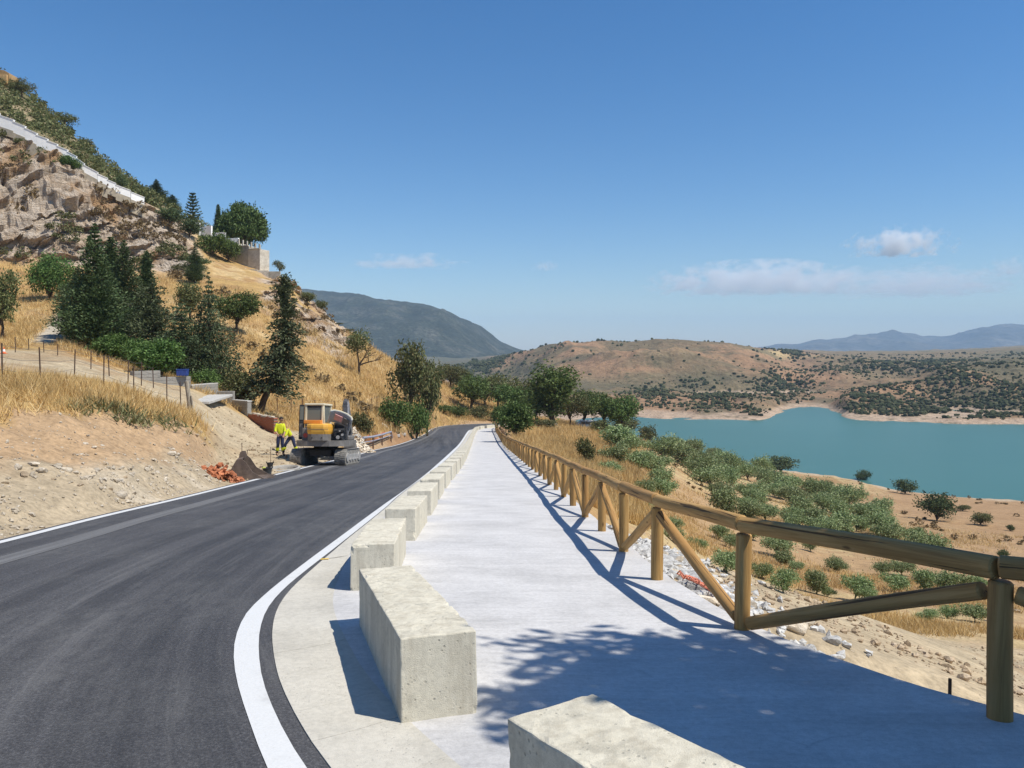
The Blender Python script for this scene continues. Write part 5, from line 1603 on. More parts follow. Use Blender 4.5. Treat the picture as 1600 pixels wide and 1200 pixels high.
srg = random.Random(21)
def stone(name, k, p, size, parent=None, sink=.2, **kw):
    o = link(name, STONES[k][srg.randrange(4)], parent, **kw)
    o.location = Vector(p)-(parent.location if parent is not None and parent.type == 'EMPTY' else Vector((0, 0, 0)))+Vector((0, 0, size*(.3-sink)))
    o.scale = (size*srg.uniform(.8, 1.2), size*srg.uniform(.8, 1.2), size*srg.uniform(.7, 1.1)); o.rotation_euler = (srg.uniform(-.3, .3), srg.uniform(-.3, .3), srg.random()*6.3)
    return o
def stone_mass(name, mat, P, sizes, seed, parent=None, sub=1):
    """many small stones as one heap"""
    rg = np.random.default_rng(seed)
    ico = bmesh.new(); bmesh.ops.create_icosphere(ico, subdivisions=sub, radius=.5); ico.verts.index_update()
    IV = np.array([v.co[:] for v in ico.verts]); IF = np.array([[v.index for v in f.verts] for f in ico.faces]); ico.free()
    n = len(P); s = np.asarray(sizes)
    V = IV[None]*(1+.28*rg.normal(size=(n, len(IV))))[..., None]*s[:, None, None]*(.65+.7*rg.random((n, 1, 3)))*np.array([1, 1, .75])
    a = rg.random(n)*6.28; ca, sa = np.cos(a)[:, None], np.sin(a)[:, None]
    V = np.stack([V[..., 0]*ca-V[..., 1]*sa, V[..., 0]*sa+V[..., 1]*ca, V[..., 2]], -1)
    V[..., 2] += s[:, None]*.18
    V += np.asarray(P)[:, None, :]
    Fc = IF[None]+(np.arange(n)*len(IV))[:, None, None]
    o = link(name, np_mesh(name, V.reshape(-1, 3), Fc.reshape(-1, 3), mat), parent)
    o['kind'] = 'stuff'; return o

# ------------------------------------------------------------------ stones of the cut bank
def bank_stones():
    R_ = random.Random(8)
    big = [(28,735,26,'pale'),(52,728,22,'pale'),(66,738,24,'pale'),(88,730,30,'pale'),(104,737,26,'pale'),(118,741,22,'pale'),(38,742,18,'tan'),(133,694,14,'pale'),(147,700,13,'pale'),(160,697,12,'pale'),
           (186,775,30,'pale'),(172,765,14,'tan'),(198,786,18,'pale'),(268,712,18,'pale'),(276,716,10,'pale'),(320,744,17,'pale'),(205,742,16,'pale'),(196,748,12,'tan'),(240,722,12,'pale'),(228,730,11,'tan'),
           (150,735,15,'pale'),(163,728,14,'tan'),(140,748,16,'pale'),(176,742,12,'pale'),(8,756,16,'tan'),(296,735,11,'pale'),(288,745,12,'tan'),(300,752,12,'pale'),(258,748,11,'pale'),(125,760,13,'tan'),
           (84,752,12,'tan'),(300,668,13,'tan'),(312,676,14,'tan'),(306,684,12,'tan'),(320,686,13,'tan'),(318,695,12,'tan'),(326,692,12,'tan'),(312,664,11,'tan')]
    for x, y, w, k in big:
        p = on_land(x, y); stone('rock', k, p, w/F*p.y*.85, GROUND, .28)
    P, d = scatter(9000, (-150, 345), (7.5, 27), lambda X, Y, z, px, d_, kl, kr, wl: (kl > .05) & (kl < 1.5) & (fbm(X*.7, Y*.7, None, 3, 131) > .0) & (kl < 1.0+.5*fbm(X, Y, None, 2, 132)), 133, 2)
    rg = np.random.default_rng(134)
    stone_mass('loose_gravel', ROCK_PALE, P[:3200], .025+.10*rg.random(len(P[:3200]))**3.0, 135)
    P, d = scatter(3000, (-150, 345), (8, 30), lambda X, Y, z, px, d_, kl, kr, wl: (kl > .3) & (kl < 1.9), 136, 2)
    stone_mass('loose_gravel', ROCK_PALE, P[:900], .025+.06*rg.random(len(P[:900]))**2.5, 137)
    P, d = scatter(5000, (1000, 1640), (9, 32), lambda X, Y, z, px, d_, kl, kr, wl: (kr > .8) & (kr < 3.3) & (fbm(X*.3, Y*.3, None, 3, 138) > -.2), 139, 2)
    stone_mass('loose_gravel', ROCK_TAN, P[:2600], .025+.10*rg.random(len(P[:2600]))**3.5, 140)
    P, d = scatter(3000, (330, 560), (24, 52), lambda X, Y, z, px, d_, kl, kr, wl: (kl > .1) & (kl < 4.9), 141, 2)
    stone_mass('loose_gravel', ROCK_TAN, P[:700], .05+.12*rg.random(len(P[:700]))**3, 142)
    P, d = scatter(2500, (930, 1640), (35, 120), lambda X, Y, z, px, d_, kl, kr, wl: (kr > 3.0) & (kr < 7), 143, 2)
    stone_mass('loose_gravel', ROCK_TAN, P[:800], .06+.2*rg.random(len(P[:800]))**3, 144)
bank_stones()

# broken concrete and stones tipped beside the path
def side_rubble():
    o = thing('rubble_heap', 'heap of pale broken stones and concrete tipped against the path edge under the fence', 'rubble', (2.2, 8.6, ground_z(2.2, 8.6)))
    rg = random.Random(31)
    for i in range(130):
        t = rg.random(); Y = 8.1+6.0*t**1.2
        ex = float(np.interp(Y, WALK_R[40:200, 1], WALK_R[40:200, 0])) if False else None
        j = int(np.argmin(np.abs(WALK_R[:, 1]-Y)+(WALK_R[:, 0] > 6)*99))
        x = WALK_R[j, 0]+.16+abs(rg.gauss(0, .6))*(1.15-.4*t)
        z = ground_z(x, Y)
        s = rg.uniform(.12, .34)*(1.1-.3*t)
        stone('stone', 'grey' if rg.random() < .75 else 'pale', (x, Y, z), s, o, .2)
    P = []; S = []
    for i in range(800):
        Y = 7.9+7.6*rg.random()**1.2; j = int(np.argmin(np.abs(WALK_R[:, 1]-Y)+(WALK_R[:, 0] > 6)*99))
        x = WALK_R[j, 0]+.1+abs(rg.gauss(0, .75)); z = ground_z(x, Y)
        P.append((x-2.2, Y-8.6, z-o.location.z)); S.append(rg.uniform(.04, .14))
    stone_mass('rubble_bits', ROCK_GREY, P, S, 33, o)
    # crumpled orange net
    b = MB(); rgn = np.random.default_rng(35)
    nx, ny = 15, 5; V = []
    c0 = on_road(1040, 896); c1 = on_road(1084, 919)
    for i in range(nx):
        for k in range(ny):
            t = i/(nx-1); V.append((c0[0]+(c1[0]-c0[0])*t+.15+.055*k+rgn.normal()*.015, c0[1]+(c1[1]-c0[1])*t+.03*k, float(road_z(c0[1]+(c1[1]-c0[1])*t))-.03-.03*k+abs(rgn.normal())*.035))
    for i in range(nx):
        for k in range(ny-1):
            b.tube([V[i*ny+k], V[i*ny+k+1]], .0075, 4)
    for k in range(ny):
        b.tube([V[i*ny+k] for i in range(nx)], .009, 4)
    link('orange_net', b.mesh('orange_net', simple_mat('orange_net', (.55, .17, .10), .7)), label='crumpled strip of orange safety net at the path edge under the fence', cat='net')
    # iron stub by the nearest post
    p = on_road(1511, 1090); bb = MB().tube([(0, 0, -.2), (.004, 0, .07)], .011, 8)
    link('iron_stub', bb.mesh('iron_stub', simple_mat('rusty_iron', (.10, .06, .04), .8, .3, .3)), loc=(p[0]-.02, p[1]+.16, float(road_z(p[1]))-.02), label='short rusty iron stub sticking up beyond the path edge near the nearest post', cat='iron stub')
side_rubble()

# ------------------------------------------------------------------ excavator seen from behind
def excavator():
    YEL = simple_mat('machine_yellow', (.70, .36, .045), .42, .5, 0, .12, 3)
    ORG = simple_mat('machine_orange', (.62, .22, .025), .42, .5, 0, .12, 3)
    CRM = simple_mat('cab_cream', (.70, .62, .44), .45, .5, 0, .12, 3)
    GRY = simple_mat('machine_grey', (.17, .155, .14), .65, .4, .1, .3, 4)
    DRK = simple_mat('machine_black', (.025, .025, .027), .7, .35, 0, .4, 5)
    RUB = simple_mat('dusty_rubber', (.23, .215, .19), .9, .2, 0, .4, 7, .4)
    STL = simple_mat('worn_steel', (.42, .40, .37), .5, .5, .3, .25, 6)
    LGT = simple_mat('light_grey_lining', (.34, .36, .38), .6, .4, 0, .2, 4)
    RED = simple_mat('red_decal', (.45, .06, .04), .5); PNK = simple_mat('pink_lining', (.60, .30, .28), .6)
    G = Mat('cab_glass', .08, .6); G.color((.16, .17, .15)); G.b.inputs['Alpha'].default_value = 1
    GL = G.m
    p = on_road(497, 728.0); y0 = 34.2; x0 = (495-800)/F*y0
    t = thing('excavator', 'yellow and grey tracked mini excavator seen from behind with its engine cover open', 'excavator', (x0, y0, float(road_z(y0))+.02), R(-1))
    slope = -math.atan(.1025); t.rotation_euler = (slope, 0, R(-2))
    # tracks: rubber belt with lugs, frame and rollers inside
    for sx in (-1, 1):
        cx = -.98 if sx < 0 else 1.02
        L0, L1, Rr = .32, 2.55, .32
        b = MB(); prof = []
        for k in range(13):
            a = math.pi/2+math.pi*k/12; prof.append((L0+Rr*math.cos(a), .34+Rr*math.sin(a)))
        for k in range(13):
            a = -math.pi/2+math.pi*k/12; prof.append((L1+Rr*math.cos(a), .34+Rr*math.sin(a)))
        b.prism(prof, 'x', cx-.25, cx+.25)
        tr = b.build('track', RUB, t)
        # lugs on the belt
        per = [Vector((0, u, v)) for u, v in prof]; per.append(per[0])
        lug = MB(); acc = 0
        for i in range(len(per)-1):
            seg = per[i+1]-per[i]; n = max(1, int(seg.length/.115))
            for k in range(n):
                q = per[i]+seg*((k+.5)/n); d = seg.normalized(); nrm = Vector((0, d.z, -d.y))
                M_ = Matrix((Vector((1, 0, 0)), d, nrm)).transposed()
                nrm = nrm if (q+nrm*.1-Vector((0, 1.43, .34))).length > (q-Vector((0, 1.43, .34))).length else -nrm
                for h in (-1, 1):
                    lug.box(Vector((cx+h*.125, q.y+d.y*.02*h, q.z+d.z*.02*h))+nrm*.017, (.235, .06, .045), M_)
        lug.build('track_lugs', RUB, t)['kind'] = 'stuff'
        fr = MB().box((cx+sx*.262, 1.43, .34), (.03, 2.2, .26), bevel=.01)
        for k in range(5): fr.tube([(cx+sx*.25, .42+k*.5, .22), (cx+sx*.29, .42+k*.5, .22)], .085, 12)
        for k in (L0, L1): fr.tube([(cx+sx*.25, k, .34), (cx+sx*.30, k, .34)], .2, 16)
        fr.build('track_frame', STL if sx > 0 else GRY, t)
        MB().box((cx, 1.43, .70), (.56, 2.1, .03), bevel=.008).build('track_guard', GRY, t)
    MB().box((0, 1.43, .62), (1.6, 1.5, .22), bevel=.03).box((0, 1.43, .52), (1.0, 1.9, .3), bevel=.04).build('undercarriage', DRK, t)
    bl = MB().prism([(2.95, .10), (3.02, .12), (3.05, .30), (2.99, .52), (2.95, .52), (3.0, .3), (2.95, .14)], 'x', -1.15, 1.2)
    bl.box((-.5, 2.5, .3), (.12, .9, .12), bevel=.01).box((.55, 2.5, .3), (.12, .9, .12), bevel=.01)
    bl.build('dozer_blade', STL, t)
    MB().tube([(0, 1.4, .70), (0, 1.4, .84)], .55, 24).build('slew_ring', DRK, t)
    # turntable deck with rounded tail
    dk = [(-.98, .1), (-.85, -.12), (-.4, -.25), (.6, -.25), (1.0, -.12), (1.18, .12), (1.18, 2.4), (-.98, 2.4)]
    MB().prism(dk, 'z', .84, 1.10).build('deck', GRY, t)
    # counterweight: yellow top, grey belly
    cw = [(-.46, .0), (-.40, -.28), (-.2, -.38), (.35, -.38), (.55, -.28), (.63, .0), (.63, .55), (-.46, .55)]
    b = MB(); zs = [(1.38, .93), (1.50, .99), (1.70, 1.0), (1.79, .97), (1.84, .88)]
    V = []; Fs = []; n = len(cw)
    for z, s in zs: V += [((x-.08)*s+.08, (y-.1)*s+.1, z) for x, y in cw]
    for i in range(len(zs)-1):
        for k in range(n): Fs.append((i*n+k, i*n+(k+1) % n, (i+1)*n+(k+1) % n, (i+1)*n+k))
    Fs += [tuple(range(n))[::-1], tuple((len(zs)-1)*n+k for k in range(n))]
    b.add(V, Fs); cwo = b.build('counterweight', YEL, t)
    MB().prism([(x*.94+.005, y*.96+.01) for x, y in cw], 'z', 1.10, 1.378).build('belly_guard', GRY, cwo)
    MB().box((.08, -.385, 1.60), (.98, .012, .02)).build('panel_seam', GRY, cwo)
    for x in (-.15, .28): MB().tube([(x, -.36, 1.22), (x, -.372, 1.22)], .03, 10).build('bolt', DRK, cwo)
    MB().box((-.56, .28, 1.38), (.3, .55, .54), bevel=.03).build('side_panel', GRY, t)
    MB().tube([(-.55, -.003, 1.32), (-.55, -.012, 1.32)], .10, 20).build('warning_decal', RED, t)
    MB().box((-.32, .42, 1.92), (.78, .5, .17), bevel=.03).build('rear_cowl', ORG, t)
    # cab frame with rear window
    cab = MB().box((-.32, 1.15, 1.40), (.86, 1.4, .62), bevel=.03).build('cab', CRM, t)
    for x in (-.70, .06):
        for y in (.50, 1.80): MB().box((x, y, 2.22), (.09, .09, 1.0), bevel=.015).build('pillar', CRM, cab)
    MB().box((-.32, 1.15, 2.72), (.90, 1.46, .09), bevel=.03).build('roof', CRM, cab)
    MB().box((-.32, .50, 2.62), (.70, .06, .10), bevel=.01).box((-.32, .50, 1.96), (.70, .06, .06), bevel=.01).build('window_frame', DRK, cab)
    MB().box((-.32, .50, 2.29), (.68, .012, .60)).build('rear_window', GL, cab)
    MB().box((.06, 1.15, 2.29), (.012, 1.2, .72)).build('side_window', GL, cab)
    MB().box((-.32, 1.80, 2.29), (.68, .012, .78)).build('windscreen', GL, cab)
    MB().box((-.34, 1.2, 2.02), (.46, .14, .56), bevel=.05).build('seat', DRK, cab)
    MB().tube([(.1, .52, 2.70), (.16, .48, 1.85), (.16, .48, 1.2)], .022, 8).build('handrail', CRM, cab)
    # cab door swung fully back
    dr = MB().box((-.85, .35, 2.32), (.24, .05, .76), bevel=.03).box((-.85, .35, 1.55), (.24, .05, .84), bevel=.03)
    door = dr.build('cab_door', DRK, t)
    MB().box((-.85, .318, 2.32), (.16, .012, .6)).build('door_glass', GL, door)
    MB().box((-.85, .315, 1.55), (.15, .012, .6)).build('door_panel', GRY, door)
    # engine bay, bared
    eng = MB().box((.88, .35, 1.27), (.50, .6, .34), bevel=.03).box((.88, .62, 1.50), (.58, .3, .78), bevel=.03)
    eng.tube([(.72, .05, 1.52), (1.2, .05, 1.55)], .09, 12).tube([(.78, .02, 1.3), (.78, .02, 1.46)], .07, 12).tube([(1.05, .0, 1.2), (1.05, .0, 1.42)], .06, 12)
    eng.tube([(.7, .0, 1.2), (.85, -.05, 1.45), (1.1, -.04, 1.5), (1.22, .1, 1.3)], .022, 6).tube([(.66, .1, 1.6), (.9, 0, 1.62), (1.2, .05, 1.45)], .018, 6)
    eng.build('engine', DRK, t)
    MB().tube([(.92, -.01, 1.24), (.92, -.05, 1.24)], .085, 14).tube([(1.12, -.02, 1.35), (1.12, -.06, 1.35)], .055, 12).tube([(1.0, -.03, 1.52), (1.0, -.06, 1.52)], .04, 10).build('pulley', STL, t)
    MB().box((1.0, 1.6, 1.2), (.30, 1.2, .2), bevel=.05).build('tank_panel', GRY, t)
    # raised engine cover: curved shell, pale outside, grey inside, with a pink pad
    prof = [(-.52, -.06), (-.40, .10), (-.15, .20), (.15, .22), (.42, .14), (.54, -.02)]
    Mr = Matrix.Translation((.98, .05, 2.0)) @ Matrix.Rotation(R(24), 4, 'Y') @ Matrix.Rotation(R(-58), 4, 'X') @ Matrix.Scale(1.0, 4)
    def shell(th0, th1, y0_, y1_):
        b = MB(); o_ = [(x*(1+th1), z+th1) for x, z in prof]; i_ = [(x*(1+th0), z+th0) for x, z in prof[::-1]]
        b.prism(o_+i_, 'y', y0_, y1_)
        b.v = [np.array([(Mr @ Vector(v))[:] for v in b.v[0]])]; return b
    cov = shell(.0, .035, -.32, .36).build('engine_cover', CRM, t)
    inn = shell(-.03, -.002, -.30, .34); inn.build('cover_lining', LGT, cov)
    pad = MB().box((-.12, -.02, .05), (.36, .3, .03)); pad.v = [np.array([(Mr @ Vector(v))[:] for v in pad.v[0]])]; pad.build('lining_pad', PNK, cov)
    pd2 = MB().box((.24, .04, .10), (.30, .34, .03)); pd2.v = [np.array([(Mr @ Vector(v))[:] for v in pd2.v[0]])]; pd2.build('lining_pad', GRY, cov)
    MB().tube([(1.28, .3, 1.55), (1.3, .05, 1.85)], .014, 6).build('gas_strut', STL, t)
    # boom, stick and hoses stand up in front, right of the cab
    bm = MB().prism([(2.5, 1.05), (2.85, 1.0), (3.15, 1.9), (3.0, 2.85), (2.78, 3.02), (2.70, 2.85), (2.80, 1.95)], 'x', .42, .64)
    boom = bm.build('boom', simple_mat('boom_grey', (.30, .29, .30), .55, .4, .1, .25, 4), t)
    MB().prism([(2.95, 2.92), (3.15, 2.86), (3.9, 1.5), (3.95, .8), (3.8, .8), (3.7, 1.4)], 'x', .44, .62).build('dipper_arm', GRY, t)
    MB().prism([(3.75, .85), (4.0, .85), (4.2, .45), (3.9, .12), (3.6, .2), (3.7, .5)], 'x', .25, .81).build('digging_bucket', GRY, t)
    for i, x in enumerate((.44, .50, .56, .62)):
        MB().tube([(x, 2.46, 1.3), (x+.01*i, 2.5, 2.1), (x, 2.58, 2.8), (x, 2.8, 3.06), (x, 3.0, 2.9)], .016, 6).build('hose', DRK, boom)
    MB().tube([(.53, 2.4, 1.35), (.53, 2.62, 2.35)], .055, 12).build('boom_ram', STL, boom)
    MB().box((.33, 2.55, 2.35), (.12, .12, .22), bevel=.02).build('work_lamp', DRK, boom)
    for z in (1.75, 2.25, 2.7): MB().box((.53, 2.60, z), (.26, .05, .05), bevel=.01).build('hose_clamp', STL, boom)
excavator()

# ------------------------------------------------------------------ the two workers
def skin_mesh(name, verts, edges, radii, mat, sub=2, root=0):
    me = bpy.data.meshes.new(name); me.from_pydata([tuple(v) for v in verts], edges, [])
    ob = bpy.data.objects.new(name, me); COL.objects.link(ob)
    ms = ob.modifiers.new('skin', 'SKIN'); ms.use_smooth_shade = True
    ob.modifiers.new('sub', 'SUBSURF').levels = sub
    sv = me.skin_vertices[0].data
    for i, r in enumerate(radii):
        rr = r if hasattr(r, '__len__') else (r, r)
        sv[i].radius = rr; sv[i].use_root = (i == root)
    dg = bpy.context.evaluated_depsgraph_get(); dg.update()
    ev = bpy.data.meshes.new_from_object(ob.evaluated_get(dg))
    bpy.data.objects.remove(ob)
    ev.name = name; ev.materials.clear(); ev.materials.append(mat)
    for p in ev.polygons: p.use_smooth = True
    return ev
SKIN = simple_mat('skin', (.42, .24, .16), .55, .35, 0, .08)
HAIR = simple_mat('dark_hair', (.025, .018, .013), .7)
HIVIS = simple_mat('hi_vis_yellow', (.62, .68, .02), .7, .3, 0, .12, 9, .2)
NAVY = simple_mat('navy_cloth', (.022, .03, .075), .85, .2, 0, .25, 9, .3)
BAND = simple_mat('reflective_band', (.55, .60, .42), .5)
BOOT = simple_mat('boot_leather', (.03, .026, .022), .7)
def person(label, loc, rz, J):
    """J: joint positions in metres, x right, y away, z up"""
    t = thing('person', label, 'person', loc, rz)
    names = ['pelvis', 'waist', 'chest', 'neck0', 'neck1', 'shL', 'elL', 'wrL', 'shR', 'elR', 'wrR', 'hipL', 'knL', 'anL', 'toL', 'hipR', 'knR', 'anR', 'toR']
    V = [Vector(J[n]) for n in names]; ix = {n: i for i, n in enumerate(names)}
    E = [('pelvis', 'waist'), ('waist', 'chest'), ('chest', 'neck0'), ('neck0', 'neck1'), ('chest', 'shL'), ('shL', 'elL'), ('elL', 'wrL'), ('chest', 'shR'), ('shR', 'elR'), ('elR', 'wrR'),
         ('pelvis', 'hipL'), ('hipL', 'knL'), ('knL', 'anL'), ('anL', 'toL'), ('pelvis', 'hipR'), ('hipR', 'knR'), ('knR', 'anR'), ('anR', 'toR')]
    E = [(ix[a], ix[b]) for a, b in E]
    rad = {'pelvis': (.135, .11), 'waist': (.125, .095), 'chest': (.15, .11), 'neck0': .065, 'neck1': .05, 'hip': .085, 'kn': .058, 'an': .04, 'to': .032, 'sh': .062, 'el': .042, 'wr': .029}
    Rr = [rad[n] if n in rad else rad[n[:-1]] for n in names]
    # hands: five short finger chains grown from the wrist
    for s in 'LR':
        w = Vector(J['wr'+s]); d = (w-Vector(J['el'+s])).normalized(); sd = d.cross(Vector((0, 1, .2))).normalized()
        k0 = len(V); V.append(w+d*.06); Rr.append((.03, .018)); E.append((ix['wr'+s], k0))
        for f, (o_, L) in enumerate(((-.030, .07), (-.012, .085), (.008, .08), (.026, .065))):
            a = len(V); V.append(w+d*(.06+L*.5)+sd*o_); V.append(w+d*(.06+L)+sd*o_*1.1+Vector((0, -.02, -.01)))
            Rr += [.0095, .008]; E += [(k0, a), (a, a+1)]
        a = len(V); V.append(w+d*.05+sd*-.045); V.append(w+d*.09+sd*-.055); Rr += [.011, .009]; E += [(k0, a), (a, a+1)]
    body = skin_mesh('body', V, E, Rr, SKIN)
    b = link('body', body, t)
    # head with brow, nose, chin and ears
    H = Vector(J['head']); fd = Vector(J.get('face', (0, -1, 0))).normalized(); sx = fd.cross(Vector((0, 0, 1))).normalized(); up = sx.cross(fd)
    bm = bmesh.new(); bmesh.ops.create_uvsphere(bm, u_segments=20, v_segments=14, radius=1)
    for v in bm.verts:
        x, y, z = v.co
        k = 1-.22*max(0, -z)**1.5
        px_, pf, pz = x*.076*k, y*.098*(1-.1*max(0, -z)), z*.118
        if y > .55: pf += .02*math.exp(-((z+.15)/.22)**2-(x/.22)**2)+.006*math.exp(-((z+.75)/.2)**2)-.006*math.exp(-((z-.12)/.12)**2)
        if abs(x) > .85: px_ += math.copysign(.014*math.exp(-((z+.05)/.25)**2-((y+.1)/.25)**2), x)
        v.co = H+sx*px_+fd*pf+up*pz
    me = bpy.data.meshes.new('head'); bm.to_mesh(me); bm.free(); me.materials.append(SKIN)
    for p in me.polygons: p.use_smooth = True
    hd = link('head', me, t)
    bm = bmesh.new(); bmesh.ops.create_uvsphere(bm, u_segments=20, v_segments=14, radius=1)
    bmesh.ops.delete(bm, geom=[v for v in bm.verts if v.co.z < -.25 or (v.co.y > .35 and v.co.z < .42)], context='VERTS')
    for v in bm.verts: v.co = H+sx*v.co.x*.082+fd*(v.co.y*.102-.004)+up*(v.co.z*.124+.003)
    me = bpy.data.meshes.new('hair'); bm.to_mesh(me); bm.free(); me.materials.append(HAIR); link('hair', me, hd)
    for s in (-1, 1): MB().tube([H+sx*s*.03+fd*.088+up*.012, H+sx*s*.03+fd*.094+up*.012], .009, 8).build('eye', HAIR, hd)
    MB().tube([H+sx*-.022+fd*.089-up*.058, H+sx*.022+fd*.089-up*.058], .005, 6).build('mouth', simple_mat('lips', (.28, .11, .09), .5), hd)
    # clothes over the body
    def lp(a, b, t_): return Vector(J[a]).lerp(Vector(J[b]), t_)
    vs = [Vector(J['pelvis']).lerp(Vector(J['waist']), .2), Vector(J['waist']), Vector(J['chest']), lp('chest', 'neck0', .7), Vector(J['shL']), Vector(J['elL']), lp('elL', 'wrL', .35), Vector(J['shR']), Vector(J['elR']), lp('elR', 'wrR', .35)]
    link('jacket', skin_mesh('jacket', vs, [(0, 1), (1, 2), (2, 3), (2, 4), (4, 5), (5, 6), (2, 7), (7, 8), (8, 9)], [(.155, .135), (.15, .12), (.172, .135), .085, .084, .062, .058, .084, .062, .058], HIVIS), t)
    vs = [Vector(J['pelvis']), Vector(J['waist']).lerp(Vector(J['pelvis']), .6)]+[Vector(J[n]) for n in ('hipL', 'knL')]+[lp('knL', 'anL', .85)]+[Vector(J[n]) for n in ('hipR', 'knR')]+[lp('knR', 'anR', .85)]
    tr = link('trousers', skin_mesh('trousers', vs, [(0, 1), (0, 2), (2, 3), (3, 4), (0, 5), (5, 6), (6, 7)], [(.15, .125), (.14, .11), .108, .078, .066, .108, .078, .066], NAVY), t)
    for s in 'LR':
        a, b_ = lp('kn'+s, 'an'+s, .30), lp('kn'+s, 'an'+s, .62)
        MB().tube([a, b_], [.084, .078], 12).build('reflective_band', HIVIS, tr)
        an, to = Vector(J['an'+s]), Vector(J['to'+s])
        link('boot', skin_mesh('boot', [an+Vector((0, 0, .1)), an+Vector((0, 0, -.035)), an.lerp(to, .6)+Vector((0, 0, -.02)), to+Vector((0, 0, -.01))], [(0, 1), (1, 2), (2, 3)], [.062, .055, .05, .042], BOOT), t)
    a = Vector(J['waist']).lerp(Vector(J['chest']), .35)
    return t
P1 = dict(pelvis=(0, 0, .93), waist=(0, .0, 1.1), chest=(-.02, -.02, 1.33), neck0=(0, -.02, 1.50), neck1=(.02, -.03, 1.57), head=(.045, -.05, 1.69), face=(.75, -.3, -.35),
          shL=(-.17, -.02, 1.43), elL=(-.22, -.10, 1.16), wrL=(-.08, -.25, 1.02), shR=(.15, 0, 1.43), elR=(.22, -.06, 1.15), wrR=(.2, -.26, .98),
          hipL=(-.09, 0, .90), knL=(-.10, -.05, .5), anL=(-.15, .02, .09), toL=(-.10, -.16, .05), hipR=(.09, 0, .90), knR=(.10, -.05, .5), anR=(.13, .04, .09), toR=(.20, -.13, .05))
P2 = dict(pelvis=(.06, .05, .83), waist=(-.02, .0, .99), chest=(-.14, -.08, 1.17), neck0=(-.24, -.14, 1.29), neck1=(-.29, -.17, 1.33), head=(-.36, -.2, 1.42), face=(-.6, -.3, -.6),
          shL=(-.30, .02, 1.2), elL=(-.38, -.1, .94), wrL=(-.36, -.22, .72), shR=(-.06, -.16, 1.22), elR=(-.12, -.3, .96), wrR=(-.26, -.36, .74),
          hipL=(-.03, .05, .80), knL=(-.22, -.05, .46), anL=(-.34, .1, .09), toL=(-.46, -.04, .05), hipR=(.13, .05, .80), knR=(.22, .0, .45), anR=(.34, .14, .09), toR=(.40, -.05, .05))
def put_people():
    p = on_land(438, 712); q = on_land(453, 709)
    person('worker in a yellow high visibility jacket and navy trousers standing upright, looking down', p, R(8), P1)
    person('worker in a yellow high visibility jacket bending forward beside the excavator track', q, R(0), P2)
put_people()

